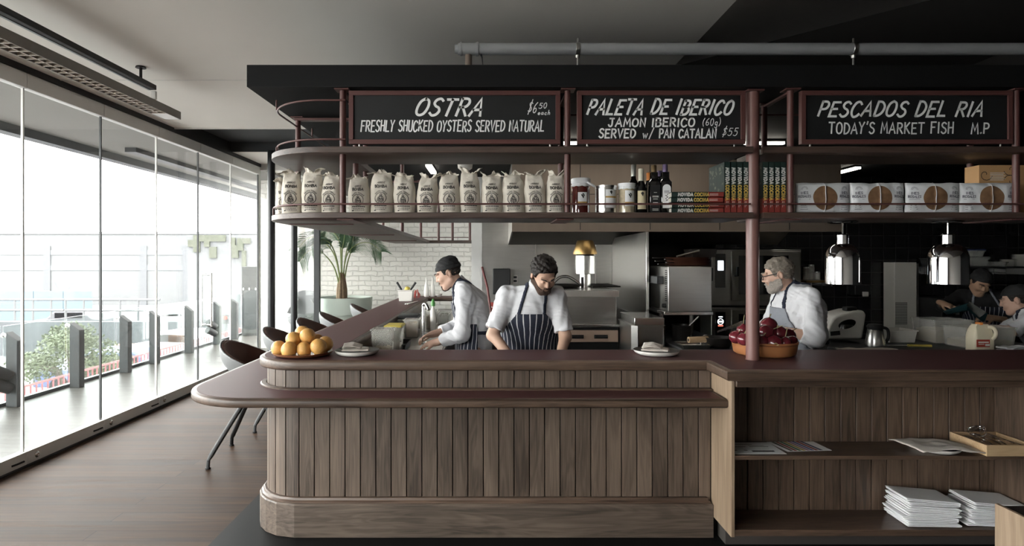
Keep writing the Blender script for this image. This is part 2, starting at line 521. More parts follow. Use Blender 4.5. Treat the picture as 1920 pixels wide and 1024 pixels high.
M_ALUD = pbr('dark_aluminium', (0.05, 0.052, 0.054), 0.45, 0.3)
M_STEEL = pbr('brushed_steel', (0.5, 0.49, 0.47), 0.33, 1.0, var=0.1, vs=4, stretch=(1, 1, 14), rvar=0.08)
M_STEELH = pbr('brushed_steel_hood', (0.42, 0.4, 0.37), 0.4, 1.0, var=0.1, vs=4, stretch=(1, 1, 14), rvar=0.08)
M_STEELB = pbr('bright_steel', (0.72, 0.71, 0.69), 0.25, 1.0, var=0.05)
M_GALV = pbr('galvanised_pipe', (0.42, 0.43, 0.44), 0.5, 0.2, var=0.2, vs=5)
M_CHROME = pbr('chrome', (0.75, 0.75, 0.76), 0.06, 1.0, var=0.02)
M_BRASS = pbr('heat_tinted_brass', (0.42, 0.27, 0.11), 0.35, 1.0, var=0.2, vs=6)
M_FLOOR = None
M_TILEBLK = pbr('black_floor_tile', (0.006, 0.0063, 0.0066), 0.5, var=0.25, vs=3, ior=1.18)
M_BRICKW = brick('white_painted_brick', (0.62, 0.6, 0.56), (0.53, 0.51, 0.475), 0.235, 0.092, msize=0.010, bump=1.0)
M_TILE = brick('black_wall_tile', (0.012, 0.012, 0.013), (0.035, 0.033, 0.032), 0.15, 0.15, bump=0.2, rough=0.18, msize=0.004, offs=0.0)
M_GLASS = glass('window_glass', (0.97, 0.985, 0.98), 1.4, haze=0.02)
M_GLASSB = glass('balustrade_glass', (0.88, 0.92, 0.92), 1.25, haze=0.08)
M_PLAS = glass('clear_plastic', (0.9, 0.9, 0.88), 1.3, haze=0.3, hcol=(0.7, 0.69, 0.66))
M_CERAM = pbr('white_glaze', (0.72, 0.7, 0.66), 0.25, var=0.03, coat=0.3)
M_RIM = pbr('dark_glaze_rim', (0.03, 0.027, 0.025), 0.4)
M_LINEN = pbr('linen_napkin', (0.58, 0.53, 0.48), 0.95, var=0.06, vs=20, bump=0.25, bs=300)
M_WHITEC = pbr('white_cotton', (0.84, 0.84, 0.86), 0.95, var=0.03, bump=0.15, bs=120)
M_JACKET = pbr('chef_white_cotton', (0.6, 0.6, 0.625), 0.95, var=0.03, vs=7, bump=0.5, bs=22)
M_TERRA = pbr('terracotta', (0.36, 0.15, 0.06), 0.38, var=0.15, vs=5, coat=0.2)
M_TERRAD = pbr('brown_glaze_plate', (0.2, 0.075, 0.035), 0.3, var=0.15, coat=0.4)
M_ORANGE = pbr('orange_peel', (0.66, 0.36, 0.11), 0.36, var=0.1, vs=8, bump=0.3, bs=220)
M_STEMG = pbr('dry_stem', (0.3, 0.24, 0.13), 0.8)
M_ONION = pbr('red_onion_skin', (0.13, 0.016, 0.024), 0.2, var=0.5, vs=9, stretch=(3, 3, 0.6), coat=0.5)
M_SACK = pbr('calico_sack', (0.64, 0.59, 0.515), 0.95, var=0.08, vs=9, bump=0.45, bs=34)
M_INK = pbr('black_print', (0.022, 0.02, 0.02), 0.9)
M_PAPERW = pbr('white_label', (0.82, 0.82, 0.83), 0.7, var=0.03)
M_CREAM = pbr('cream_label', (0.66, 0.57, 0.38), 0.7, var=0.05)
M_GOLD = pbr('ochre_print', (0.5, 0.31, 0.09), 0.7)
M_PINK = pbr('copper_pink_panel', (0.6, 0.43, 0.33), 0.45, 0.1, var=0.05)
M_JARRED = pbr('red_preserve_glass', (0.085, 0.014, 0.012), 0.1, var=0.3, coat=1)
M_JARBEAN = pbr('bean_jar', (0.5, 0.42, 0.3), 0.15, var=0.35, vs=70, coat=1)
M_BOTTLE = pbr('dark_bottle_glass', (0.008, 0.008, 0.008), 0.06, coat=1)
M_PURPLE = pbr('purple_foil', (0.2, 0.15, 0.26), 0.35, 0.5)
M_ORCAP = pbr('orange_cap', (0.6, 0.2, 0.04), 0.5)
M_GREENB = pbr('dark_green_cover', (0.014, 0.03, 0.026), 0.45, var=0.3, vs=20)
M_REDB = pbr('red_cover_band', (0.23, 0.035, 0.028), 0.5, var=0.15)
M_PAGES = pbr('paper_pages', (0.6, 0.57, 0.5), 0.9)
M_YEL = pbr('yellow_print', (0.62, 0.42, 0.09), 0.7)
M_WPRT = pbr('white_print', (0.75, 0.74, 0.7), 0.7)
M_PACK = pbr('white_wrapper', (0.7, 0.71, 0.73), 0.4, var=0.04, bump=0.5, bs=18, coat=0.2)
M_BREAD = pbr('baked_biscuit', (0.19, 0.105, 0.055), 0.8, var=0.6, vs=26)
M_CARD = pbr('tan_cardboard', (0.48, 0.28, 0.13), 0.8, var=0.06)
M_POT = pbr('sage_pot', (0.42, 0.47, 0.42), 0.6, var=0.04)
M_SOIL = pbr('soil', (0.05, 0.035, 0.025), 0.95, var=0.4, vs=40)
M_LEAF = pbr('palm_leaf', (0.05, 0.105, 0.05), 0.45, var=0.4, vs=7)
M_STALK = pbr('palm_stalk', (0.2, 0.24, 0.09), 0.6, var=0.3)
M_TRUNK = pbr('palm_fibre', (0.2, 0.14, 0.09), 0.9, var=0.4, vs=30)
M_LEATH = pbr('brown_leather', (0.08, 0.032, 0.022), 0.42, var=0.3, vs=8)
M_SHELL = pbr('grey_chair_shell', (0.2, 0.205, 0.21), 0.5, var=0.06)
M_SKIN = pbr('skin', (0.5, 0.32, 0.235), 0.55, var=0.1, vs=14)
M_SKIN2 = pbr('skin_tan', (0.42, 0.26, 0.17), 0.55, var=0.1, vs=14)
M_SKIN3 = pbr('skin_pink', (0.52, 0.33, 0.25), 0.55, var=0.12, vs=14)
M_HAIR = pbr('dark_hair', (0.016, 0.011, 0.009), 0.6, var=0.5, vs=60, bump=0.9, bs=90)
M_HAIRG = pbr('grey_hair', (0.2, 0.17, 0.14), 0.65, var=0.4, vs=50, bump=0.8, bs=110)
M_BEARD = pbr('brown_beard', (0.06, 0.032, 0.02), 0.8, var=0.5, vs=90, bump=0.8, bs=160)
M_BEARDG = pbr('grey_beard', (0.32, 0.28, 0.25), 0.8, var=0.4, vs=90, bump=0.8, bs=160)
M_CAP = pbr('black_cap_cloth', (0.018, 0.018, 0.019), 0.85, var=0.3, vs=12, bump=0.3, bs=60)
M_STRIPE = stripes('navy_striped_apron', (0.012, 0.015, 0.03), (0.5, 0.5, 0.52), 0.031, 0.0052)
M_STRIPEY = stripes('navy_striped_apron_fine', (0.012, 0.015, 0.03), (0.5, 0.5, 0.52), 0.026, 0.0042, 0.2)
M_NAVY = pbr('navy_strap', (0.014, 0.018, 0.035), 0.85)
M_GREYAP = pbr('grey_apron', (0.22, 0.23, 0.26), 0.9, var=0.1, vs=40)
M_BLKCLOTH = pbr('black_cloth', (0.012, 0.012, 0.013), 0.9, bump=0.4, bs=20)
M_TROUS = pbr('charcoal_trousers', (0.02, 0.02, 0.023), 0.9)
M_EMITW = pbr('lamp_diffuser', (0.9, 0.9, 0.86), 0.5, emit=(1, 0.93, 0.8), es=5)
M_SCREEN = pbr('lit_screen', (0.1, 0.1, 0.1), 0.3, emit=(0.85, 0.93, 1.0), es=1.6)
M_LEDR = pbr('red_led', (0.1, 0.01, 0.01), 0.3, emit=(1, 0.12, 0.08), es=1.0)
M_BLKGLS = pbr('black_glass', (0.006, 0.006, 0.007), 0.05, coat=1)
M_PLASTW = pbr('white_plastic', (0.66, 0.64, 0.6), 0.4, var=0.03)
M_PLASTG = pbr('green_plastic', (0.06, 0.22, 0.05), 0.4)
M_PLASTY = pbr('yellow_plastic', (0.58, 0.46, 0.09), 0.45)
M_PLASTR = pbr('red_plastic', (0.42, 0.05, 0.03), 0.45)
M_MILK = pbr('milk_jug', (0.68, 0.61, 0.46), 0.35, var=0.03)
M_SIGNR = pbr('red_sign', (0.33, 0.05, 0.04), 0.5)
M_PAN = pbr('black_iron', (0.02, 0.018, 0.017), 0.42, 0.5, var=0.3)
M_COPPER = pbr('worn_copper', (0.12, 0.05, 0.032), 0.4, 0.6, var=0.3)
M_DECK = None


def plank_floor(name, dark, light, pl, pw, rough, rv=0.1, along='x'):
    m, nt, b = _new(name)
    tc = _node(nt, 'ShaderNodeTexCoord'); sp = _node(nt, 'ShaderNodeSeparateXYZ'); cb = _node(nt, 'ShaderNodeCombineXYZ')
    nt.links.new(tc.outputs['Object'], sp.inputs[0])
    a, c = (0, 1) if along == 'x' else (1, 0)
    nt.links.new(sp.outputs[a], cb.inputs[0]); nt.links.new(sp.outputs[c], cb.inputs[1])
    bt = _node(nt, 'ShaderNodeTexBrick'); bt.inputs['Scale'].default_value = 1
    bt.inputs['Brick Width'].default_value = pl; bt.inputs['Row Height'].default_value = pw; bt.inputs['Mortar Size'].default_value = 0.0025
    bt.inputs['Color1'].default_value = (0, 0, 0, 1); bt.inputs['Color2'].default_value = (1, 1, 1, 1); bt.inputs['Mortar'].default_value = (0, 0, 0, 1)
    bt.inputs['Bias'].default_value = 0
    nt.links.new(cb.outputs[0], bt.inputs['Vector'])
    mp = _node(nt, 'ShaderNodeMapping'); mp.inputs['Scale'].default_value = (1.5, 22, 1)
    nt.links.new(cb.outputs[0], mp.inputs[0])
    ad = _node(nt, 'ShaderNodeVectorMath', operation='MULTIPLY_ADD'); ad.inputs[1].default_value = (9, 9, 9)
    nt.links.new(bt.outputs['Color'], ad.inputs[0]); nt.links.new(mp.outputs[0], ad.inputs[2])
    nz = _node(nt, 'ShaderNodeTexNoise'); nz.inputs['Scale'].default_value = 1; nz.inputs['Detail'].default_value = 6; nz.inputs['Distortion'].default_value = 0.6
    nt.links.new(ad.outputs[0], nz.inputs['Vector'])
    x = _node(nt, 'ShaderNodeMath', operation='MULTIPLY_ADD'); x.inputs[1].default_value = 1.5; x.inputs[2].default_value = -0.42
    nt.links.new(nz.outputs[0], x.inputs[0])
    y = _node(nt, 'ShaderNodeMath', operation='MULTIPLY_ADD'); y.inputs[1].default_value = 0.3
    nt.links.new(bt.outputs['Color'], y.inputs[0]); nt.links.new(x.outputs[0], y.inputs[2])
    mx = _node(nt, 'ShaderNodeMix', data_type='RGBA'); mx.clamp_factor = True
    mx.inputs[6].default_value = _c(dark); mx.inputs[7].default_value = _c(light)
    nt.links.new(y.outputs[0], mx.inputs[0])
    m2 = _node(nt, 'ShaderNodeMix', data_type='RGBA'); m2.inputs[7].default_value = _c([q * 0.35 for q in dark])
    nt.links.new(bt.outputs['Fac'], m2.inputs[0]); nt.links.new(mx.outputs[2], m2.inputs[6]); nt.links.new(m2.outputs[2], b.inputs['Base Color'])
    mr = _node(nt, 'ShaderNodeMapRange'); mr.inputs[3].default_value = rough - rv; mr.inputs[4].default_value = rough + rv
    nt.links.new(nz.outputs[0], mr.inputs[0]); nt.links.new(mr.outputs[0], b.inputs['Roughness'])
    bp = _node(nt, 'ShaderNodeBump'); bp.inputs['Strength'].default_value = 0.15; bp.inputs['Distance'].default_value = 0.003
    nt.links.new(nz.outputs[0], bp.inputs['Height']); nt.links.new(bp.outputs[0], b.inputs['Normal'])
    return m


M_FLOOR = plank_floor('dark_timber_floor', (0.013, 0.0075, 0.005), (0.085, 0.051, 0.034), 2.4, 0.13, 0.5)
M_FLOOR.node_tree.nodes['Principled BSDF'].inputs['IOR'].default_value = 1.13
M_DECK = plank_floor('wet_grey_deck', (0.045, 0.042, 0.038), (0.1, 0.094, 0.087), 3.0, 0.12, 0.4)
M_DECK.node_tree.nodes['Principled BSDF'].inputs['IOR'].default_value = 1.2

# ================================================================ SETTING
XW = -3.75                                      # plane of the glass doors
struct(box('floor', M_FLOOR, XW - 0.05, 9, -6, 11.4, -0.1, 0))
struct(box('floor_2', M_TILEBLK, -1.63, 9, -6, 11.3, 0, 0.003))
struct(box('wall_back', M_BRICKW, -4.35, -0.2, 11.3, 11.6, -0.4, 3.6))
struct(box('wall_behind', pbr('plain_wall', (0.62, 0.59, 0.55), 0.8), XW, 9, -6.2, -6, 0, 5.6))
struct(box('wall_right', M_VOID, 9, 9.2, -6, 11.6, 0, 5.6))
struct(box('wall_back_2', M_VOID, -.2, 9.2, 11.3, 11.6, 0, 5.6))
# ceiling: flat plaster by the windows, a fold, then a plane rising away from the daylight
struct(box('ceiling', M_CEIL, XW - 0.1, 1.465, -6, 7.0, 3.2, 3.3))
mb = MB()
sl = 0.26
z9 = 3.2 + sl * (9 - 1.465)
mb.add([(1.465, -6, 3.2), (9, -6, z9), (9, 4.78, z9), (1.465, 4.78, 3.2), (1.465, -6, 3.3), (9, -6, z9 + .1), (9, 4.78, z9 + .1), (1.465, 4.78, 3.3)],
       [(0, 1, 2, 3), (4, 7, 6, 5), (0, 4, 5, 1), (1, 5, 6, 2), (2, 6, 7, 3), (3, 7, 4, 0)])
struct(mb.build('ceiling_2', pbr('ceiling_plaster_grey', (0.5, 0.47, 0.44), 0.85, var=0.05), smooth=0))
struct(box('ceiling_3', M_CEILD, XW - 0.1, 9, 7.0, 8.55, 3.34, 3.4))
struct(box('wall_soffit', M_CEILD, XW - .1, 1.4, 8.54, 8.55, 3.2, 3.4))
struct(box('wall_soffit_2', M_CEIL, XW - .1, 1.4, 7.0, 7.01, 3.2, 3.4))
struct(box('ceiling_4', M_CEIL, XW - 0.1, -1.2, 8.55, 11.4, 3.2, 3.3))
struct(box('ceiling_5', M_VOID, 1.465, 9, 4.7, 11.4, 5.3, 5.4))
struct(box('ceiling_6', M_VOID, -1.2, 1.465, 7, 11.4, 3.41, 3.5))
struct(box('wall_void', M_VOID, 1.44, 1.465, 4.78, 11.4, 3.3, 5.3))
mb = MB()
mb.box(XW, -1.43, 6.985, 7.0, 3.185, 3.2); mb.box(XW, 1.4, 5.13, 5.145, 3.196, 3.2)
struct(mb.build('trim_1', pbr('pale_joint_strip', (0.8, 0.78, 0.74), 0.7)))

# glass doors along the left side
EDG = [4.79 + 0.955 * k for k in range(-9, 6)]
EDG[-1] = 9.62
mw = [M_GLASS]
for i in range(len(EDG) - 1):
    y0, y1 = EDG[i], EDG[i + 1]
    w = thing('window_%d' % (i + 1), None, None, (XW, y0, 0)); struct(w)
    box('pane', M_GLASS, XW - 0.006, XW + 0.006, y0 + 0.008, y1 - 0.008, 0.1, 3.04, w)
    box('top_rail', M_ALU, XW - 0.035, XW + 0.035, y0 + 0.004, y1 - 0.004, 3.03, 3.15, w, 0.003)
    box('bottom_rail', M_ALU, XW - 0.035, XW + 0.035, y0 + 0.004, y1 - 0.004, 0.012, 0.115, w, 0.003)
    mb = MB(); mb.box(XW - 0.009, XW + 0.009, y1 - 0.012, y1 + 0.002, 0.115, 3.03)
    mb.build('edge_seal', M_ALUD if i % 2 else M_ALU, w)
    if y1 > 4:
        mb = MB()
        M = Matrix.Rotation(PI / 2, 3, 'Y')
        mb.lathe([(0.026, 0), (0.026, 0.006), (0.02, 0.012), (0.012, 0.014), (0.008, 0.01)], (XW + 0.033, y0 + 0.1, 0.062), 20, M)
        mb.build('floor_lock', M_STEELB, w)
        mb = MB(); mb.tube([(XW + 0.036, y1 - 0.16, 0.05), (XW + 0.055, y1 - 0.13, 0.055), (XW + 0.055, y1 - 0.06, 0.055)], 0.008)
        mb.build('foot_bolt', M_BLACK, w)
    if abs(y0 - 7.655) < 0.1:
        mb = MB(); yh = 7.86
        mb.tube(crom([(XW + .02, yh, 1.46), (XW + .07, yh, 1.46), (XW + .075, yh, 1.43), (XW + .075, yh, .83), (XW + .07, yh, .8), (XW + .02, yh, .8)], 4), 0.011, 12)
        mb.tube(crom([(XW - .02, yh + .05, 1.46), (XW - .07, yh + .05, 1.46), (XW - .075, yh + .05, 1.43), (XW - .075, yh + .05, .83), (XW - .07, yh + .05, .8), (XW - .02, yh + .05, .8)], 4), 0.011, 12)
        mb.build('pull_handle', M_STEELB, w)
struct(box('wall_left', MT['plain_wall'], XW - 0.1, XW + 0.1, -6, EDG[0] - .002, 0, 3.2))
struct(box('trim_2', M_BLACK, XW - 0.06, XW + 0.05, -6, 9.7, 3.15, 3.2))
struct(box('wall_left_2', M_BLACK, XW - .1, XW + .02, 6.99, 8.56, 3.2, 3.42))
struct(box('trim_3', M_BLACK, XW - 0.06, XW + 0.06, -6, 9.7, 0, 0.012))
# glazed return at the end of the doors
w = thing('window_15', None, None, (XW, 9.66, 0)); struct(w)
box('pane', M_GLASS, XW + 0.02, -2.85, 9.654, 9.666, 0.08, 3.1, w)
box('bottom_rail', M_ALU, XW + 0.02, -2.85, 9.63, 9.69, 0.012, 0.08, w, 0.003)
box('top_rail', M_ALU, XW + 0.02, -2.85, 9.63, 9.69, 3.1, 3.2, w, 0.003)
struct(box('trim_4', M_ALU, XW - 0.02, XW + 0.02, 9.63, 9.69, 0, 3.2))
struct(box('trim_5', M_ALUD, -2.85, -2.76, 9.62, 9.7, 0, 3.2, bevel=0.004))
w = thing('window_16', None, None, (-2.8, 9.7, 0)); struct(w)
box('pane', M_GLASS, -2.806, -2.794, 9.702, 11.29, 0.08, 3.1, w)
box('bottom_rail', M_ALU, -2.83, -2.77, 9.702, 11.29, 0.012, 0.08, w, 0.003)
box('top_rail', M_ALU, -2.83, -2.77, 9.702, 11.29, 3.1, 3.2, w, 0.003)
for i, (x, y) in enumerate(((-3.11, 8.47), (-3.11, 9.45))):
    mb = MB(); mb.lathe([(0.052, 0), (0.052, 3.2)], (x, y, 0), 24)
    mb.lathe([(0.08, 0), (0.08, 0.012)], (x, y, 0.001), 24)
    o = mb.build('column', pbr('black_steel_column_%d' % i, (0.012, 0.013, 0.015), 0.35)); struct(o)

# black bulkhead slab over the bar, on which the shelving hangs
struct(box('ceiling_7', M_BULK, -1.43, 9, 3.5, 11.3, 2.666, 2.796, bevel=0.003))

# ---------------------------------------------------------------- outside
struct(box('terrace_deck', M_DECK, -5.6, XW - 0.06, -6, 14.5, -0.12, -0.01))
mb = MB()
mb.loft(list(reversed([(XW - 0.06, -6), (XW - 0.06, 18), (-5.75, 18), (-5.55, 10), (-5.5, 3), (-5.5, -6)])), [(0, 3.16), (0, 3.5)])
struct(mb.build('terrace_overhang', M_CONC, smooth=0))
mb = MB(); mb.box(-5.46, -5.3, 6, 16, 3.06, 3.16); mb.box(-4.9, -4.75, 8, 13, 3.1, 3.16)
struct(mb.build('trim_6', M_ALUD))
struct(box('ground', pbr('wet_asphalt', (0.15, 0.15, 0.15), 0.5, var=0.2, vs=0.3), -220, -5.7, -60, 220, -3.2, -3.0))
M_POSTG = pbr('grey_timber_post', (0.042, 0.044, 0.045), 0.7, var=0.15, stretch=(6, 6, 1))
rel = ['nearest the camera', 'second, beside the tree', 'third, right of the tree', 'fourth from the camera', 'fifth from the camera',
       'sixth, behind the door handle', 'last, beside the grey cabinet']
ys = [6.78, 7.8, 8.84, 9.6, 10.7, 11.8, 12.6]
for y, lb in zip(ys, rel):
    t = thing('balustrade_post', 'charcoal balustrade post with sloping top on the terrace edge, ' + lb, 'post', (-5.4, y, 0), 'charcoal balustrade posts')
    mb = MB()
    a, b_ = 0.065, 0.05
    vs = [(-5.4 - a, y - b_, -.01), (-5.4 + a, y - b_, -.01), (-5.4 + a, y + b_, -.01), (-5.4 - a, y + b_, -.01), (-5.4 - a, y - b_, .84), (-5.4 + a, y - b_, .74), (-5.4 + a, y + b_, .74), (-5.4 - a, y + b_, .84)]
    mb.add(vs, [(0, 3, 2, 1), (4, 5, 6, 7), (0, 1, 5, 4), (1, 2, 6, 5), (2, 3, 7, 6), (3, 0, 4, 7)])
    mb.build('post_body', M_POSTG, t, bevel=0.006)
    mb = MB(); mb.tube([(-5.46, y, .79), (-5.541, y, .8)], 0.02, 12); mb.tube([(-5.52, y, .797), (-5.54, y, .798)], 0.028, 12)
    mb.build('rail_pin', M_STEELB, t)
    if lb.startswith('nearest') or lb.startswith('sixth'):
        mb = MB()
        for k, zz in enumerate((0.34, 0.2)):
            mb.tube([(-5.40, y - 0.06, zz), (-5.5, y - 0.2, zz + 0.1)], [0.06, 0.075], 16)
        mb.build('floodlight', M_BLACK, t)
ys2 = [4.6, 5.7] + ys + [14.2]
for k in range(len(ys2) - 1):
    t = thing('glass_balustrade', 'clear glass balustrade pane ' + ['nearest the camera, before the first post', 'just before the first charcoal post', 'between the first and second charcoal posts', 'between the second and third charcoal posts', 'between the third and fourth charcoal posts', 'between the fourth and fifth charcoal posts', 'between the fifth and sixth charcoal posts', 'between the sixth and last charcoal posts', 'past the last charcoal post'][k], 'balustrade', (-5.55, ys2[k], 0), 'glass balustrade panels')
    box('pane', M_GLASSB, -5.556, -5.544, ys2[k] + .02, ys2[k + 1] - .02, 0.02, 0.9, t)
    box('base_channel', M_ALUD, -5.58, -5.52, ys2[k], ys2[k + 1] - .004, -0.01, 0.03, t)

# ================================================================ BAR COUNTER
ZT = 1.053


def path_fn(pts):
    P = [Vector(p) for p in pts]
    L = [0]
    for i in range(1, len(P)): L.append(L[-1] + (P[i] - P[i - 1]).length)

    def f(s):
        s = min(max(s, 0), L[-1] - 1e-6)
        i = max(k for k in range(len(P) - 1) if L[k] <= s)
        return P[i] + (P[i + 1] - P[i]) * ((s - L[i]) / (L[i + 1] - L[i]))
    return f, L[-1]


def boards(mb, pts, z0, z1, bw, gap=0.0056, th=0.018, start=0.0, seg=1):
    """upright boards along a plan path; the outside is on the right of the path"""
    f, L = path_fn(pts)
    s = start
    while s < L - 0.01:
        e = min(s + bw, L)
        ss = [s + gap / 2 + (e - s - gap) * i / seg for i in range(seg + 1)]
        if ss[-1] - ss[0] > 0.006:
            O = [f(a) for a in ss]
            N = []
            for a in ss:
                d = (f(min(a + .003, L)) - f(max(a - .003, 0))).normalized(); N.append(Vector((d.y, -d.x)))
            vs = []
            for (o, n) in zip(O, N):
                for q in (o, o - n * th):
                    vs.append((q.x, q.y, z0)); vs.append((q.x, q.y, z1))
            fs = []
            for i in range(seg):
                a = i * 4; b = a + 4
                fs += [(a, b, b + 1, a + 1), (a + 2, a + 3, b + 3, b + 2), (a + 1, b + 1, b + 3, a + 3), (a, a + 2, b + 2, b)]
            fs += [(0, 1, 3, 2), (seg * 4, seg * 4 + 2, seg * 4 + 3, seg * 4 + 1)]
            mb.add(vs, fs, rnd.random())
        s = e


bar = thing('bar_counter', 'weathered oak board bar counter with rounded left corner and skirting', 'bar counter', (-1.4, 3.6, 0))
face = [(-1.425, 9.95), (-1.425, 3.86)] + arc(-1.15, 3.86, 0.275, 180, 270, 14)[1:] + [(1.322, 3.585)]
mb = MB()
n_ret = path_fn(face[:2])[1]
boards(mb, face[:2], 0.2, 0.993, 0.0922)
boards(mb, face[1:16], 0.2, 0.993, 0.0864, seg=4)
boards(mb, face[15:], 0.2, 0.993, 0.0922)
mb.build('board_cladding', M_PANEL, bar, bevel=0.0012, seg=1)
ins = [(-1.41, 9.95), (-1.41, 3.86)] + arc(-1.15, 3.86, 0.26, 180, 270, 10)[1:] + [(1.322, 3.6)]
back = [(1.322, 3.66), (-1.04, 3.66), (-1.12, 3.74), (-1.12, 9.95)]
mb = MB(); mb.loft(ins + back, [(0, 0.004), (0, 0.99)])
mb.build('carcass', M_BLACKGAP, bar, smooth=0)
sk = [(-1.46, 9.95), (-1.47, 3.86)] + [(-1.15 + .32 * math.cos(math.radians(a)), 3.86 + .32 * math.sin(math.radians(a))) for a in (196, 212, 228, 246)] + [(-1.165, 3.54), (1.322, 3.54)]
sb = [(1.322, 3.62), (-1.05, 3.62), (-1.3, 3.8), (-1.3, 9.95)]
mb = MB(); mb.loft(sk + sb, [(0, 0.004), (0, 0.195), (0.006, 0.203)])
mb.build('skirting', M_KNOT, bar, smooth=8, bevel=0.002)
mb = MB(); mb.loft([(p[0], p[1]) for p in sk] + sb, [(0.012, 0.203), (0.012, 0.21), (0.022, 0.218), (0.026, 0.23), (0.03, 0.232)])
mb.build('skirting_moulding', M_OAKX, bar, smooth=25)

led_o = [(-1.39, 3.324), (1.322, 3.324), (1.322, 3.583), (-1.15, 3.583)] + arc(-1.15, 3.86, 0.277, 270, 180, 12)[1:] + [(-1.427, 9.6), (-1.84, 9.6), (-1.84, 3.774)] + arc(-1.39, 3.774, 0.45, 180, 270, 22)[1:-1]
mb = MB(); mb.loft(led_o, [(0.014, 0.824), (0.004, 0.828), (0, 0.836), (0, 0.862), (0.004, 0.871), (0.012, 0.875)])
ledge = mb.build('drink_ledge', M_OAKX, bar, smooth=50)
mb = MB(); mb.loft(led_o, [(0.03, 0.87), (0.03, 0.8764)])
mb.build('linoleum_inlay', M_LINO, ledge, smooth=0)
collar_o = arc(-1.15, 3.86, 0.315, 180, 270, 16) + [(1.322, 3.545), (1.322, 3.583), (-1.15, 3.583)] + arc(-1.15, 3.86, 0.277, 270, 180, 16)[1:]
mb = MB(); mb.loft(collar_o, [(0.0, 0.8765), (0.0, 0.882), (0.006, 0.887)])
mb.build('ledge_moulding', M_OAKX, ledge, smooth=30)

top_o = [(-1.15, 3.54), (1.28, 3.54), (1.28, 3.23), (4.4, 3.23), (4.4, 4.0), (-1.0, 4.0), (-1.0, 9.55), (-.24, 9.55), (-.24, 10.0), (-1.47, 10.0), (-1.47, 3.86)] + arc(-1.15, 3.86, 0.32, 180, 270, 20)[1:-1]
ctop = thing('countertop', 'long maroon linoleum bar top with oak nosing running over the whole bar', 'countertop', (-1.15, 3.54, 0.993))
mb = MB(); mb.loft(top_o, [(0.012, 0.9935), (0.003, 0.998), (0, 1.006), (0, 1.038), (0.004, 1.048), (0.012, ZT)])
mb.build('nosing', M_OAKX, ctop, smooth=50)
mb = MB(); mb.loft(top_o, [(0.03, 1.048), (0.03, ZT + 0.001)])
mb.build('linoleum_inlay', M_LINO, ctop, smooth=0)

# return leg: inner side panel and far leg
mb = MB(); mb.box(-1.06, -1.04, 4.6, 9.5, 0.95, 0.992); mb.box(-1.11, -1.09, 4.1, 9.6, 0.004, 0.99)
mb.build('inner_panel', M_OAKY, bar)

# open shelf cabinet on the right
cab = thing('shelf_cabinet', 'open oak shelf cabinet with two shelves under the right bar top', 'cabinet', (1.33, 3.3, 0))
box('side_panel', M_SIDE, 1.323, 1.343, 3.285, 3.585, 0.125, 0.9925, cab, 0.002, label='pale oak side panel')
box('side_panel', M_CABBACK, 3.0, 3.02, 3.285, 3.585, 0.125, 0.9925, cab, 0.002)
mb = MB(); boards(mb, [(1.344, 3.555), (2.999, 3.555)], 0.136, 0.985, 0.0922)
mb.build('back_panel', M_CABBACK, cab, bevel=0.0012, seg=1)
box('carcass', M_BLACKGAP, 1.344, 2.999, 3.575, 3.585, 0.13, 0.985, cab)
box('shelf', M_OAKX, 1.3435, 2.9995, 3.29, 3.554, 0.55, 0.572, cab, 0.002)
box('shelf', M_OAKX, 1.3435, 2.9995, 3.288, 3.554, 0.13, 0.165, cab, 0.002)
box('top_rail', M_OAKX, 1.3435, 2.9995, 3.262, 3.284, 0.955, 0.9925, cab, 0.003)
box('plinth', pbr('dark_plinth', (0.05, 0.043, 0.04), 0.6), 1.36, 3.0, 3.46, 3.58, 0.004, 0.125, cab)

# low timber seat end at the lower right edge of the picture
st = thing('bench_end', 'low oak bench end with dark inset top at the lower right', 'bench', (2.31, 2.2, 0))
box('side_panel', M_SIDE, 2.312, 2.33, 2.0, 2.74, 0.004, 0.535, st, 0.002)
box('seat', pbr('dark_bench_seat', (0.03, 0.022, 0.018), 0.6), 2.33, 3.1, 2.0, 2.738, 0.46, 0.525, st, 0.003)
box('end_post', M_SIDE, 2.313, 2.36, 1.95, 2.0, 0.004, 0.8, st, 0.002)

# steel pillar through the counter
pl = thing('pillar', 'thick oxide red steel pillar rising from the bar top through the shelves', 'pillar', (1.572, 3.585, ZT))
mb = MB(); mb.lathe([(0.038, ZT + .002), (0.038, 2.655)], (1.572, 3.585, 0), 40); mb.build('shaft', M_PILLAR, pl)
mb = MB(); mb.lathe([(0.041, ZT + .0012), (0.041, ZT + .004)], (1.572, 3.585, 0), 40); mb.build('foot_ring', M_PILLAR, pl)
mb = MB(); mb.box(1.522, 1.622, 3.535, 3.635, 2.655, 2.665); mb.build('cap_plate', M_RED, pl, bevel=0.002)

# ================================================================ HANGING SHELVES
hs = thing('hanging_shelf', 'two tier timber shelf with curved left corner on oxide red posts above the bar', 'shelf unit', (-.88, 3.56, 1.9))
h2 = thing('hanging_shelf', 'two tier timber shelf on oxide red posts right of the thick pillar', 'shelf unit', (1.79, 3.56, 1.9))


def left_outline():
    return [(-.99, 3.5), (1.54, 3.5), (1.54, 3.534), (1.524, 3.534), (1.524, 3.93), (-.86, 3.93), (-.86, 8.4), (-.25, 8.4), (-.25, 8.8), (-1.41, 8.8), (-1.41, 3.92)] + arc(-.99, 3.92, 0.42, 180, 270, 24)[1:-1]


right_outline = [(1.62, 3.534), (1.6, 3.534), (1.6, 3.5), (4.4, 3.5), (4.4, 3.93), (1.62, 3.93)]
for (z0, z1) in ((1.896, 1.931), (2.28, 2.318)):
    for par, ol in ((hs, left_outline()), (h2, right_outline)):
        mb = MB(); mb.loft(ol, [(0.004, z0), (0, z0 + .003), (0, z1 - .003), (0.004, z1)])
        mb.build('shelf_board', M_SHELFW, par, smooth=40)


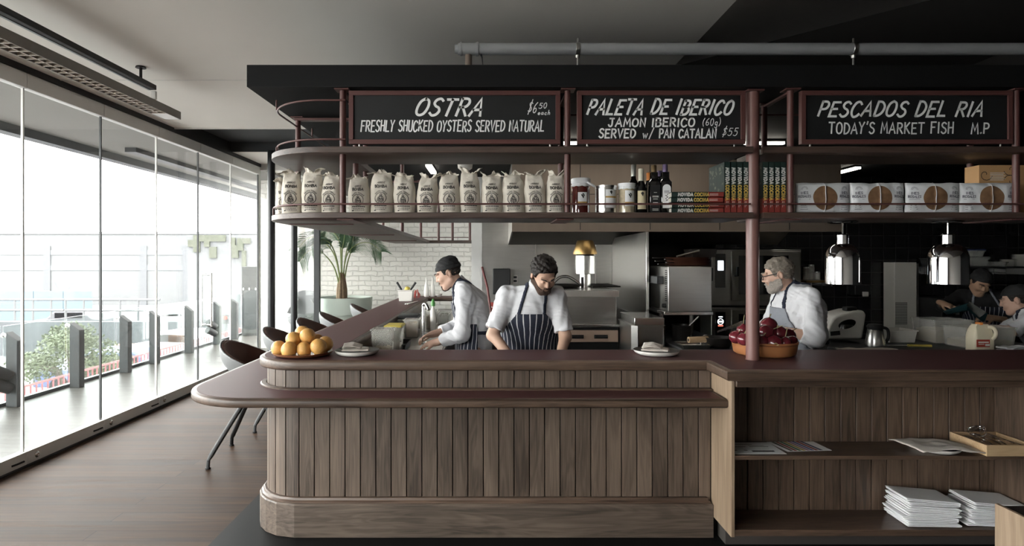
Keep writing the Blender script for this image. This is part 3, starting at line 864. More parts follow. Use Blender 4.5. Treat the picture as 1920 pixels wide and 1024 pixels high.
def post(par, x, y, z0=1.931, z1=2.666):
    mb = MB(); mb.lathe([(0.0185, z0), (0.0185, z1 - 0.006)], (x, y, 0), 20)
    mb.box(x - .042, x + .042, y - .042, y + .042, z1 - .008, z1 - .0008)
    mb.build('post', M_RED, par)


for x in (-.8804, .4577):
    for y in (3.56, 3.9): post(hs, x, y)
for x in (1.786, 3.13, 4.3):
    for y in (3.56, 3.9): post(h2, x, y)
for y in (4.25, 6.0, 7.6):
    post(hs, -1.37, y); post(hs, -.89, y)
for x in (-.75, -.55, -.3): post(hs, x, 8.6)
for x in (-.8804, .4577): box('top_bar', M_RED, x - .012, x + .012, 3.56, 3.9, 2.645, 2.657, hs)
for y in (4.25, 6.0, 7.6): box('top_bar', M_RED, -1.39, -.87, y - .025, y + .025, 2.64, 2.657, hs)
for x in (1.786, 3.13): box('top_bar', M_RED, x - .012, x + .012, 3.56, 3.9, 2.645, 2.657, h2)


def rail(par, z, y, x0, x1, ret, r=0.0058):
    pts = [(x1, y, z), (-.99, y, z)] if ret else [(x1, y, z), (x0, y, z)]
    if ret:
        rr = 3.92 - y
        pts += [(p[0], p[1], z) for p in arc(-.99, 3.92, rr, 270, 180, 16)[1:]] + [(-.99 - rr, 8.7, z), (-.3, 8.72, z)]
    mb = MB(); mb.tube(pts, r, 10)
    if ret:
        xs = -.99 - rr
        for q in ((xs + .02, 3.78), (xs, 4.6), (xs, 5.7), (xs, 6.8), (xs, 7.9)):
            zb = 1.931 if z < 2.2 else (2.318 if z < 2.5 else 2.6)
            mb.tube([(q[0], q[1], zb), (q[0], q[1], z if z < 2.5 else 2.664)], 0.0055, 8)
    mb.build('rail', M_RED, par)


rail(hs, 1.981, 3.515, None, 1.53, True)
rail(hs, 2.366, 3.535, None, -.86, True)
rail(hs, 2.598, 3.535, None, -.86, True)
rail(h2, 1.981, 3.515, 1.605, 4.38, False)
rail(hs, 2.598, 3.9, -.86, 1.52, False); rail(h2, 2.598, 3.9, 1.65, 4.38, False)
rail(hs, 2.36, 3.9, -.86, 1.52, False); rail(h2, 2.36, 3.9, 1.65, 4.38, False)
for y in (4.05, 5.76, 7.5):
    box('shelf_bracket', M_RED, -1.36, -.93, y - .012, y + .012, 1.889, 1.896, hs)
for par, xs in ((hs, (-.86, .44)), (h2, (1.79, 3.13))):
    for x in xs:
        mb = MB(); mb.box(x - .05, x + .05, 3.53, 3.9, 1.888, 1.896, M=None)
        mb.build('shelf_bracket', M_RED, par, bevel=0.001)

t = tag(MB().lathe([(.1, 2.3185), (.13, 2.322), (.135, 2.345), (.128, 2.347), (.12, 2.33)], (-1.16, 4.3, 0), 40).build('wooden_tray', M_SHELFW), 'round wooden tray on the top shelf at the curved left corner', 'tray')

# ---------------------------------------------------------------- chalkboard signs
rr = random.Random(3)


def sign(x0, x1, label, lines):
    cx = (x0 + x1) / 2
    t = thing('chalkboard_sign', label, 'chalkboard sign', (cx, 3.56, 2.34), 'chalkboard signs above the bar')
    z0, z1, fw, y0, y1 = 2.34, 2.657, 0.027, 3.543, 3.578
    box('board', M_BOARD, x0 + .01, x1 - .01, 3.553, 3.57, z0 + .01, z1 - .01, t)
    mb = MB()
    for (a, b_, c, d) in ((x0, x1, z1 - fw, z1), (x0, x1, z0, z0 + fw), (x0, x0 + fw, z0 + fw, z1 - fw), (x1 - fw, x1, z0 + fw, z1 - fw)):
        mb.box(a, b_, y0, y1, c, d)
    mb.build('frame', M_RED, t, bevel=0.0015)
    mb = MB()
    for x in (x0 + .06, x1 - .06): mb.tube([(x, 3.56, 2.3185), (x, 3.56, z0 + .005)], 0.005, 8)
    mb.build('foot_peg', M_STEEL, t)
    mb = MB()
    k = 3.55 / FP
    for (txt, xa, xb, ya, yb, w, sl_) in lines:
        u0 = (xa - CX) * k; u1 = (xb - CX) * k; v0 = CZ - (yb - CY) * k; h = (yb - ya) * k
        write(mb, txt, lambda u, v: (u, 3.5518, v), u0, v0, h, w * k * 1.1, sl_, 0.24, width=(u1 - u0) - sl_ * h, jit=0.04, rr=rr)
    mb.build('lettering', M_CHALK, t, smooth=0)


sign(-.842, .413, 'leftmost chalkboard sign in red frame, offering oysters', [
    ('OSTRA', 776, 913, 186, 217, 4.4, 0.42), ('FRESHLY SHUCKED OYSTERS SERVED NATURAL', 676, 1021, 226, 246, 2.3, 0.1),
    ('$6', 989, 1009, 191, 211, 1.4, 0.25), ('50', 1010, 1026, 193, 203, 1.3, 0.2), ('each', 1008, 1032, 207, 215, 1.2, 0.2)])
sign(.515, 1.513, 'middle chalkboard sign in red frame, offering iberico ham', [
    ('PALETA DE IBERICO', 1100, 1379, 187, 214, 4.0, 0.36), ('JAMON IBERICO', 1141, 1303, 222, 237, 2.8, 0.1), ('(60g)', 1317, 1352, 222, 235, 1.2, 0.15),
    ('SERVED', 1123, 1192, 242, 258, 2.7, 0.1), ('w/', 1205, 1226, 242, 259, 1.9, 0.1), ('PAN CATALAN', 1236, 1343, 242, 258, 2.7, 0.06), ('$55', 1354, 1385, 240, 254, 1.2, 0.25)])
sign(1.844, 3.099, 'rightmost chalkboard sign in red frame, offering market fish', [
    ('PESCADOS DEL RIA', 1533, 1850, 191, 218, 3.9, 0.36), ("TODAY'S MARKET FISH", 1554, 1788, 230, 250, 2.6, 0.06), ('M.P', 1821, 1855, 231, 250, 2.6, 0.06)])

# ================================================================ GOODS ON THE SHELF
ZS = 1.9315


def N3(x, y, z): return mnoise.noise(Vector((x, y, z)))


def sack(cx, yc, w, h, label, seed, turn=0.0):
    t = thing('rice_sack', label, 'rice sack', (cx, yc, ZS), 'calico rice sacks on the shelf')
    rs = random.Random(seed)
    D = 0.052; n = 2.4; hw = w / 2 * 1.05
    lean = rs.uniform(-.012, .012); e1, e2 = rs.uniform(0.0, .03), rs.uniform(0.0, .03)

    def dims(q):
        ww = hw * (0.94 + 0.1 * math.sin(PI * min(q, 1) * 0.85)) * (1 - 0.2 * max(0, q - .62) / .38)
        dd = D * (0.95 + .08 * math.sin(PI * q)) if q < .6 else D * (1.03 - .93 * ((q - .6) / .4) ** 1.5)
        return ww, max(dd, .004)

    def pt(x_, y_, q):
        z = q * h * (1 + (e1 * max(0, -x_) + e2 * max(0, x_)) * 12 * max(0, q - .7))
        a = .006 + .014 * max(0, q - .62)
        ox = N3(x_ * 22 + seed, z * 20, y_ * 22) * a
        oy = N3(x_ * 25, z * 22 + seed, y_ * 20 + 5) * a * 1.2
        return Vector((x_ + ox + lean * q, y_ + oy, z + N3(x_ * 30, seed, 3) * .012 * max(0, q - .8)))
    R = Matrix.Rotation(turn, 3, 'Z')

    def place(p):
        p = R @ p
        return (cx + p.x, yc + p.y, ZS + max(p.z, 0.0005))

    def fn(u, v):
        q = v
        ww, dd = dims(q)
        a = 2 * PI * u
        c, s_ = math.cos(a), math.sin(a)
        return place(pt(ww * math.copysign(abs(c) ** (2 / n), c), dd * math.copysign(abs(s_) ** (2 / n), s_), q))
    mb = MB(); mb.grid(fn, 40, 26, True)
    k = len(mb.v) - 40
    mb.f.append(tuple(reversed(range(40)))); mb.r.append(.5); mb.m.append(0)
    mb.f.append(tuple(range(k, k + 40))); mb.r.append(.5); mb.m.append(0)
    mb.build('sack_body', M_SACK, t, smooth=60)
    # crumpled, folded mouth: gathered strip with twisted corners, flopping to one side
    mb = MB(); side = rs.choice((-1, 1)); fl = rs.uniform(.035, .06); ear = rs.uniform(.01, .035); ear2 = rs.uniform(0, .03); ph = rs.uniform(0, 6)

    def fold(u, v):
        ww = dims(1)[0]
        k2 = side * (u - .5) * 2
        x_ = (u - .5) * 2 * ww * (1.0 + .1 * v)
        p = pt((u - .5) * 2 * ww * .95, 0, .985)
        c1, c0 = max(0, k2) ** 1.6, max(0, -k2) ** 2
        rise = v * (fl * (.35 + .3 * math.sin(u * 7 + ph)) + ear * c1 + ear2 * c0)
        out = Vector((side * (.014 * c1 - .01 * c0) * v * v * 2 + .012 * v * math.sin(ph), (-.03 * c1 - .012) * v * v + .014 * v * math.sin(u * 13 + ph) + N3(u * 6, v * 2, seed) * .014 * v, rise - .03 * v * v * c1))
        return place(p + out + Vector((N3(u * 7, v * 3, seed) * .008 * v, 0, N3(u * 9, v * 2, seed + 4) * .016 * v)))
    mb.grid(fold, 26, 7)
    mb.build('folded_mouth', M_SACK, t, smooth=60, thick=.003)
    # print

    def fm(u, v):
        q = min(max(v / h, 0.01), .99)
        ww, dd = dims(q)
        xx = max(-.985, min(.985, u / ww))
        p = pt(u, -dd * (1 - abs(xx) ** n) ** (1 / n), q)
        return place(p + Vector((0, -.0014, 0)))
    mb = MB(); s = h / .245
    write(mb, 'ARROZ', fm, 0, .181 * s, .0095, .0019, width=.042, align='c')
    write(mb, 'BOMBA', fm, 0, .155 * s, .0165, .0037, width=.068, align='c')
    zc = .092 * s; r_ = .0335
    mb.ribbon([(r_ * math.cos(a * PI / 20), zc + r_ * math.sin(a * PI / 20)) for a in range(41)], .0034, fm)
    st, L = text_strokes('SANTO TOMAS', .0078, 0, .3)
    for p in st:
        mb.ribbon([((r_ + .006 + b) * math.sin((a - L / 2) / (r_ + .007)), zc + (r_ + .006 + b) * math.cos((a - L / 2) / (r_ + .007))) for a, b in p], .0019, fm)
    # small robed figure in the ring
    for p in ([(-.004, .016), (-.005, .021), (0, .025), (.005, .021), (.004, .016), (0, .014), (-.004, .016)], [(-.004, .014), (-.014, .004), (-.019, -.018)], [(.004, .014), (.014, .004), (.019, -.018)],
              [(-.012, .002), (-.002, -.004), (.009, -.002)], [(-.002, .012), (-.006, -.006), (-.004, -.026)], [(.004, .011), (.008, -.008), (.006, -.027)], [(-.011, -.004), (-.012, -.027)], [(.013, -.003), (.014, -.024)], [(.001, -.006), (.001, -.028)]):
        mb.ribbon([(a, b + zc) for a, b in crom(p, 3)], .0036, fm)
    for zz, ww2 in ((.047, .074), (.034, .07), (.0245, .066)):
        x0 = -ww2 / 2
        while x0 < ww2 / 2 - .004:
            L = rs.uniform(.004, .011)
            mb.ribbon([(x0, zz * s), (min(x0 + L, ww2 / 2), zz * s)], .0052 if zz > .04 else .003, fm); x0 += L + .0045
    mb.ribbon([(-.039, .02 * s), (-.033, .02 * s)], .006, fm)
    mb.build('print', M_INK, t, smooth=0)
    return t


kx = 3.68 / FP
sk_spec = [(533, .085, .225, 'at the far left, half hidden behind its neighbour', 3.86, 0.5), (547, .112, .255, 'second from the left, on the curved corner', 3.69, .18), (586, .118, .255, 'third from the left, its mouth folded flat', 3.66, .05), (622, .118, .235, 'just left of the first thin post', 3.66, -.12),
           (676, .122, .22, 'just right of the first thin post', 3.66, 0), (716, .128, .25, 'tallest one, second right of the first thin post', 3.66, .03), (759, .124, .235, 'under the word SHUCKED of the oyster sign', 3.66, 0), (800, .118, .22, 'with a low collapsed top left of the gathered one', 3.66, -.05),
           (844, .122, .24, 'in the middle of the row, with a gathered neck', 3.66, 0), (883, .118, .25, 'just left of the touching pair right of the middle', 3.66, .03), (923, .122, .235, 'left one of the touching pair right of the middle', 3.66, 0), (963, .124, .24, 'right one of the touching pair right of the middle', 3.66, -.04),
           (1004, .122, .24, 'second from the right end of the row', 3.66, 0), (1041, .108, .235, 'last of the row beside the red preserve jar', 3.66, 0)]
for i, (px, w_, h_, lb, yc, tr) in enumerate(sk_spec):
    sack((px - CX) * yc / FP, yc, w_, h_, 'calico rice sack with black print, ' + lb, i * 7 + 3, tr)


def label_band(mb, c, r, z0, z1, a0, a1, n=14):
    """curved label on a round container, angles in degrees about the axis (270 faces the room)"""
    def fn(u, v):
        a = math.radians(a0 + (a1 - a0) * u)
        return (c[0] + r * math.cos(a), c[1] + r * math.sin(a), z0 + (z1 - z0) * v)
    mb.grid(fn, n, 1)


def cyl_map(c, r, a_mid=270):
    return lambda u, v: (c[0] + r * math.cos(math.radians(a_mid) + u / r), c[1] + r * math.sin(math.radians(a_mid) + u / r), v)


def emblem(mb, fm, z, s):
    for p in ([(0, .5), (-.3, .3), (-.2, 0), (.1, -.2), (.3, .1), (.2, .4), (0, .5)], [(-.1, .2), (.2, .2)], [(-.2, 0), (.2, -.1)], [(0, -.2), (.1, -.5)]):
        mb.ribbon([(a * s, z + b * s) for a, b in p], s * .3, fm)


def XS(px, Y): return (px - CX) / FP * Y


# red preserve jar with cloth cover
x = XS(1089, 3.66); c = (x, 3.66)
t = thing('preserve_jar', 'tall glass jar of dark red preserve with white cloth lid cover', 'jar', (x, 3.66, ZS))
MB().lathe([(.05, ZS), (.055, ZS + .006), (.055, ZS + .16), (.05, ZS + .178), (.046, ZS + .185)], (x, 3.66, 0), 36).build('glass_body', M_JARRED, t)
mb = MB(); rs0 = random.Random(5)
mb.lathe([(.052, ZS + .165), (.058, ZS + .175), (.054, ZS + .186), (.059, ZS + .19), (.06, ZS + .212), (.056, ZS + .218), (.01, ZS + .221)], (x, 3.66, 0), 40, wob=lambda a, z: 1 + .04 * math.sin(a * 9) * (z < ZS + .18))
mb.build('cloth_cover', M_WHITEC, t, smooth=60)
mb = MB(); mb.tube(crom([(x + .03, 3.6, ZS + .19), (x + .055, 3.6, ZS + .175), (x + .075, 3.61, ZS + .165)], 4), .007, 8); mb.build('cloth_tail', M_WHITEC, t)
mb = MB(); label_band(mb, c, .0556, ZS + .05, ZS + .13, 243, 302); mb.build('label', M_PAPERW, t)
mb = MB(); label_band(mb, c, .0559, ZS + .055, ZS + .073, 243, 302); mb.build('label_band', M_GOLD, t)
mb = MB(); emblem(mb, cyl_map(c, .0559, 275), ZS + .108, .024); mb.build('label_print', M_INK, t, smooth=0)
# ribbed tin
x = XS(1136, 3.66); c = (x, 3.66)
t = thing('food_tin', 'large ribbed tin can with a small white label', 'tin', (x, 3.66, ZS))
prof = [(.064, ZS), (.067, ZS + .004)]
for k in range(16): prof += [(.067, ZS + .012 + k * .0092), (.0645, ZS + .0166 + k * .0092)]
prof += [(.067, ZS + .164), (.0675, ZS + .172), (.063, ZS + .172), (.062, ZS + .168)]
MB().lathe(prof, (x, 3.66, 0), 44).build('can', M_STEELB, t, smooth=80)
mb = MB(); label_band(mb, c, .0682, ZS + .035, ZS + .145, 258, 318); mb.build('label', M_PAPERW, t)
mb = MB(); label_band(mb, c, .0685, ZS + .095, ZS + .105, 258, 318); mb.build('label_band', M_GOLD, t)
mb = MB(); emblem(mb, cyl_map(c, .0685, 287), ZS + .127, .018); mb.build('label_print', M_INK, t, smooth=0)
# bean jar
x = XS(1175, 3.65); c = (x, 3.65)
t = thing('bean_jar', 'short jar of pale beans with white cloth lid beside the tin', 'jar', (x, 3.65, ZS))
MB().lathe([(.044, ZS), (.049, ZS + .006), (.049, ZS + .15), (.044, ZS + .165)], (x, 3.65, 0), 36).build('glass_body', M_JARBEAN, t)
MB().lathe([(.048, ZS + .148), (.054, ZS + .158), (.05, ZS + .166), (.053, ZS + .17), (.053, ZS + .186), (.01, ZS + .19)], (x, 3.65, 0), 36, wob=lambda a, z: 1 + .05 * math.sin(a * 8) * (z < ZS + .16)).build('cloth_cover', M_WHITEC, t, smooth=60)
mb = MB(); label_band(mb, c, .0496, ZS + .045, ZS + .14, 246, 325); mb.build('label', M_PAPERW, t)
mb = MB(); label_band(mb, c, .0499, ZS + .053, ZS + .07, 246, 325); mb.build('label_band', M_GOLD, t)
mb = MB(); emblem(mb, cyl_map(c, .0499, 283), ZS + .11, .024); mb.build('label_print', M_INK, t, smooth=0)


def bottle(px, Y, r, hb, h, capm, caph, label, square=False, lab=None):
    x = XS(px, Y)
    t = thing('bottle', label, 'bottle', (x, Y, ZS), 'bottles on the shelf')
    hn = h - caph * .8
    if square:
        a = r; o = []
        for sx, sy, a0 in ((1, 1, 0), (-1, 1, 90), (-1, -1, 180), (1, -1, 270)): o += arc(x + sx * (a - .012), Y + sy * (a - .012), .012, a0, a0 + 90, 4)
        MB().loft(o, [(.003, ZS), (0, ZS + .004), (0, ZS + hb - .01), (.012, ZS + hb + .004), (r - .018, ZS + hb + .014), (r - .017, ZS + hn)]).build('glass_body', M_BOTTLE, t, smooth=50)
    else:
        MB().lathe([(r - .004, ZS), (r, ZS + .004), (r, ZS + hb), (r * .8, ZS + hb + .02), (.016, ZS + hb + .045), (.0145, ZS + hn)], (x, Y, 0), 32).build('glass_body', M_BOTTLE, t, smooth=60)
    MB().lathe([(.0165, ZS + h - caph), (.0165, ZS + h - .003), (.0145, ZS + h)], (x, Y, 0), 24).build('cap', capm, t)
    if lab:
        m, z0, z1, hw, kind = lab
        mb = MB()
        if square:
            if kind == 'arch': mb.add([(x + p[0], Y - r - .0008, ZS + p[1]) for p in [(-hw, z0), (hw, z0)] + [(hw * math.cos(q * PI / 12), z1 - hw + hw * math.sin(q * PI / 12)) for q in range(13)]], [tuple(range(15))])
            else: mb.box(x - hw, x + hw, Y - r - .001, Y - r - .0002, ZS + z0, ZS + z1)
            fm = lambda u, v: (x + u, Y - r - .0016, v)
        else:
            label_band(mb, (x, Y), r + .0006, ZS + z0, ZS + z1, 270 - math.degrees(hw / r), 270 + math.degrees(hw / r))
            fm = cyl_map((x, Y), r + .001)
        mb.build('label', m, t, smooth=30)
        mb = MB()
        if kind == 'arch':
            for k in range(5): mb.ribbon([(-.004 + k * .002, ZS + z0 + .045 + k * .009), (.007 * (-1) ** k, ZS + z0 + .05 + k * .009)], .004, fm)
            for k in range(3): mb.ribbon([(-hw * .6, ZS + z1 - .04 - k * .006), (hw * .6, ZS + z1 - .04 - k * .006)], .0022, fm)
        elif kind == 'dark':
            for k, (zz, L) in enumerate(((.13, .3), (.108, .6), (.102, .6), (.09, .45), (.068, .5), (.062, .6), (.03, .6), (.022, .6))): mb.ribbon([(-hw * L, ZS + zz), (hw * L, ZS + zz)], .003, fm)
        else:
            emblem(mb, fm, ZS + z1 - .02, .02)
            write(mb, 'CAPIRE', fm, 0, ZS + z0 + .03, .014, .0028, width=hw * 1.5, align='c') if False else mb.ribbon([(-hw * .75, ZS + z0 + .035), (hw * .75, ZS + z0 + .035)], .008, fm)
        mb.build('label_print', M_WPRT if kind == 'dark' else M_INK, t, smooth=0)
    return t


bottle(1188, 3.79, .038, .19, .325, pbr('silver_foil', (.5, .5, .45), .35, .8), .075, 'tall dark wine bottle with silver neck behind the cream label bottle')
bottle(1202, 3.65, .034, .155, .277, pbr('cream_foil', (.6, .56, .45), .5), .075, 'dark bottle with cream neck foil and cream label', lab=(M_CREAM, .028, .14, .03, 'cream'))
bottle(1217, 3.8, .034, .18, .275, M_ORCAP, .05, 'dark bottle with orange cap in the back row')
bottle(1226, 3.66, .034, .205, .3, pbr('bronze_foil', (.28, .19, .1), .35, .8), .055, 'square dark bottle with bronze cap and black label', True, (M_BLACK, .004, .175, .029, 'dark'))
bottle(1237, 3.79, .03, .19, .285, M_PURPLE, .045, 'dark bottle with purple cap in the back row', True)
bottle(1247, 3.66, .0345, .205, .305, M_PURPLE, .06, 'square dark bottle with purple cap and arched white label', True, (M_PAPERW, .035, .18, .025, 'arch'))

# cookery books: lying in a stack, then standing either side of the pillar


def book_text(mb, fm, L, h, w): return None


Yb = 3.565
x0, x1 = XS(1259, Yb), XS(1357, Yb)
names = ['bottom book of the lying stack, its spine to the room', 'second book from the bottom of the lying stack', 'third book from the bottom of the lying stack', 'top book of the lying stack, leaning on nothing']
names = ['lying green and red cookery book at the bottom of the flat stack', 'lying green and red cookery book second from the bottom of the flat stack', 'lying green and red cookery book third from the bottom of the flat stack', 'lying green and red cookery book on top of the flat stack']
bk = None
for i in range(4):
    z0 = ZS + i * .0318
    off = (.0, .003, -.002, .001)[i]
    if bk is None:
        t = bk = thing('cookery_book', names[0], 'book', (x0, Yb, z0), 'green and red cookery books')
        zt = z0 + .0312; xm = x0 + (x1 - x0) * .7
        MB().box(x0, xm, Yb, Yb + .25, z0, z0 + .003).box(x0, xm, Yb, Yb + .25, zt - .003, zt).box(x0, xm, Yb, Yb + .004, z0, zt).build('cover', M_GREENB, t, bevel=.0008, seg=1)
        MB().box(xm, x1, Yb, Yb + .25, z0, z0 + .003).box(xm, x1, Yb, Yb + .25, zt - .003, zt).box(xm, x1, Yb, Yb + .004, z0, zt).build('cover_band', M_REDB, t, bevel=.0008, seg=1)
        box('pages', M_PAGES, x0 + .004, x1 - .004, Yb + .004, Yb + .243, z0 + .003, zt - .003, t)
        fm = lambda u, v: (u, Yb - .0006, v)
        mb = MB(); write(mb, 'MOVIDA', fm, XS(1271, Yb), z0 + .006, .019, .0048, gap=.3, width=XS(1299, Yb) - XS(1271, Yb)); mb.build('title', M_WPRT, t, smooth=0)
        mb = MB(); write(mb, 'COCINA', fm, XS(1302, Yb), z0 + .006, .019, .0048, gap=.3, width=XS(1329, Yb) - XS(1302, Yb)); mb.build('subtitle', M_YEL, t, smooth=0)
        mb = MB()
        for k in range(2): mb.ribbon([(xm + .01, z0 + .012 + k * .007), (x1 - .035, z0 + .012 + k * .007)], .002, fm)
        mb.build('small_print', M_WPRT, t, smooth=0)
    else:
        dup(bk, (x0 + off, Yb, z0), label=names[i])
bk = None
vn = ['standing cookery book leftmost of those left of the pillar, its front cover showing', 'standing cookery book second of the four left of the pillar', 'standing cookery book third of the four left of the pillar', 'standing cookery book right against the left side of the pillar',
      'standing cookery book right against the right side of the pillar', 'standing cookery book second of the four right of the pillar', 'standing cookery book third of the four right of the pillar', 'standing cookery book fourth right of the pillar, beside the thin post']
vx = [1358.5, 1370, 1381.5, 1393] + [1428.5, 1439.7, 1450.9, 1462.1]
for i, px in enumerate(vx):
    x = XS(px, Yb) + (.0 if i < 4 else .004)
    th = .0352
    if bk is None:
        t = bk = thing('cookery_book', vn[0], 'book', (x, Yb, ZS), 'green and red cookery books')
        h = .306; zb = ZS + .088
        MB().box(x, x + .003, Yb, Yb + .255, zb, ZS + h).box(x + th - .003, x + th, Yb, Yb + .255, zb, ZS + h).box(x, x + th, Yb, Yb + .004, zb, ZS + h).build('cover', M_GREENB, t, bevel=.0008, seg=1)
        MB().box(x, x + .003, Yb, Yb + .255, ZS, zb).box(x + th - .003, x + th, Yb, Yb + .255, ZS, zb).box(x, x + th, Yb, Yb + .004, ZS, zb).build('cover_band', M_REDB, t, bevel=.0008, seg=1)
        box('pages', M_PAGES, x + .003, x + th - .003, Yb + .004, Yb + .248, ZS + .004, ZS + h - .004, t)
        fm = lambda u, v: (x + .0075 + v, Yb - .0006, ZS + .27 - u)
        mb = MB(); write(mb, 'MOVIDA', fm, 0, 0, .02, .005, gap=.3, width=.096); mb.build('title', M_WPRT, t, smooth=0)
        mb = MB(); write(mb, 'COCINA', fm, .104, 0, .02, .005, gap=.3, width=.088); mb.build('subtitle', M_YEL, t, smooth=0)
        mb = MB(); mb.ribbon([(.2, .005), (.235, .005)], .002, fm); mb.ribbon([(.2, .013), (.228, .013)], .002, fm); mb.build('small_print', M_WPRT, t, smooth=0)
        mb = MB(); rb = random.Random(2)
        for k in range(26):
            yy, zz = Yb + rb.uniform(.03, .24), ZS + rb.uniform(.11, .29)
            mb.ribbon([(0, 0), (rb.uniform(-.025, .025), rb.uniform(-.02, .02))], rb.uniform(.006, .016), lambda u, v, yy=yy, zz=zz: (x - .0008, yy + u, zz + v))
        mb.build('cover_picture', pbr('cover_photo', (.12, .13, .1), .5, var=.8, vs=30), t, smooth=0)
    else:
        dup(bk, (x, Yb, ZS), label=vn[i])


# biscuit packets
def packet(xc, w, h, yc, label, seed):
    t = thing('biscuit_packet', label, 'biscuit packet', (xc, yc, ZS), 'white biscuit packets on the right shelf')

    def y_of(u, v, s):
        uu = abs(u) / (w / 2); vv = abs(v - h / 2) / (h / 2)
        b = max(0, (1 - uu ** 3.5)) ** .6 * max(0, (1 - vv ** 4)) ** .6
        fin = max(0, 1 - abs(u) / .006) * .007 * (s < 0)
        return yc + s * (.032 * b + fin + .003) + N3(u * 18 + seed, v * 18, s * 3 + seed) * .006 + N3(u * 50, v * 40 + seed, s) * .0018

    def edge(u, v):
        return u + N3(v * 20, seed, 1) * .003, max(.0005, v + N3(u * 14, seed, 7) * .004 * (v > h / 2))
    mb = MB()
    for s in (-1, 1):
        def fn(a, b, s=s):
            u, v = (a - .5) * w, b * h
            e = edge(u, v)
            uu = min(abs(u) / (w / 2), abs(v - h / 2) / (h / 2))
            return (xc + e[0], y_of(u, v, s), ZS + e[1])
        mb.grid(fn if s < 0 else (lambda a, b, fn=fn: fn(1 - a, b)), 44, 22)
    mb.build('wrapper', M_PACK, t, smooth=60)
    fm = lambda u, v: (xc + edge(u, v)[0], y_of(u, v, -1) - .0016, ZS + edge(u, v)[1])
    mb = MB(); R = .073
    for sgn in (-1, 1):
        def fd(a, b, sgn=sgn):
            r = R * b; ang = -PI / 2 + PI * a
            return fm(sgn * max(.0024, r * math.cos(ang)) if True else 0, h * .5 + r * math.sin(ang))
        mb.grid(fd if sgn > 0 else (lambda a, b, fd=fd: fd(1 - a, b)), 24, 8)
    mb.build('biscuit_picture', M_BREAD, t, smooth=60)
    mb = MB()
    for sx in (-1, 1):
        xx = sx * w * .37
        write(mb, 'INES', fm, xx, h * .62, .014, .0032, width=.038, align='c'); write(mb, 'ROSALES', fm, xx, h * .51, .014, .0032, width=.066, align='c')
        mb.ribbon([(xx - .028, h * .46), (xx + .028, h * .46)], .002, fm)
        for rr_ in (.012, .018): mb.ribbon([(xx + rr_ * math.cos(a * PI / 8), h * .77 + rr_ * math.sin(a * PI / 8)) for a in range(9)], .0018, fm)
        for k in range(3): mb.ribbon([(xx - .02, h * (.14 + .06 * k)), (xx + .02 - .006 * k, h * (.14 + .06 * k))], .0025, fm)
    mb.build('print', pbr('grey_blue_print', (.12, .12, .15), .8) if 'grey_blue_print' not in MT else MT['grey_blue_print'], t, smooth=0)


for i, (a, b_, lb) in enumerate(((1491, 1592, 'leftmost of the four, beside the thin post'), (1592, 1694, 'second of the four from the left'), (1696, 1797, 'third of the four from the left, its wrapper creased above'), (1797, 1905, 'rightmost of the four, in front of the tan box'))):
    packet(XS((a + b_) / 2, 3.62), (b_ - a) / FP * 3.6, .186, 3.62, 'white packet of round biscuits, ' + lb, i * 5 + 1)
# tan box at the right end
t = thing('tan_carton', 'tan cardboard box with brown scrolls behind the rightmost biscuit packet', 'box', (3.15, 3.8, ZS))
xa, xb, zz = XS(1826, 3.8), 3.75, ZS + .318
R = Matrix.Rotation(-.0, 3, 'Z')
mb = MB(); mb.box(xa, xb, 3.76, 3.875, ZS, zz); mb.build('carton', M_CARD, t, bevel=.002)
fm = lambda u, v: (u, 3.7592, v)
mb = MB()
for (cx_, cz_, sx, sz) in ((xa + .04, zz - .06, 1, 1), (xa + .2, zz - .03, -1, 1), (xa + .2, zz - .1, -1, -1)):
    mb.ribbon([(cx_ + sx * (.006 + .0035 * k) * math.cos(k * .55), cz_ + sz * (.006 + .0035 * k) * math.sin(k * .55)) for k in range(12)], .004, fm)
mb.build('scroll_print', M_INK, t, smooth=0)
mb = MB()
for k in range(6): mb.ribbon([(xa + .07, zz - .05 - .009 * k), (xa + .165 - .012 * (k % 2), zz - .05 - .009 * k)], .003, fm)
mb.build('text_print', M_WPRT, t, smooth=0)

# ================================================================ ON THE BAR TOP
ZB = ZT + .0015


def plate(name, x, y, z, r, h, m, mr, label, cat='plate', group=None):
    t = thing(name, label, cat, (x, y, z), group)
    MB().lathe([(r * .72, z), (r * .8, z + h * .06), (r * .93, z + h * .4), (r * .985, z + h * .75), (r, z + h), (r * .97, z + h), (r * .9, z + h * .7), (r * .7, z + h * .35), (r * .05, z + h * .3)], (x, y, 0), 48).build('dish', m, t, smooth=60)
    MB().lathe([(r * .999, z + h * .985), (r * 1.001, z + h * 1.0), (r * .99, z + h * 1.03), (r * .975, z + h * 1.0)], (x, y, 0), 48).build('rim', mr, t, smooth=60)
    return t


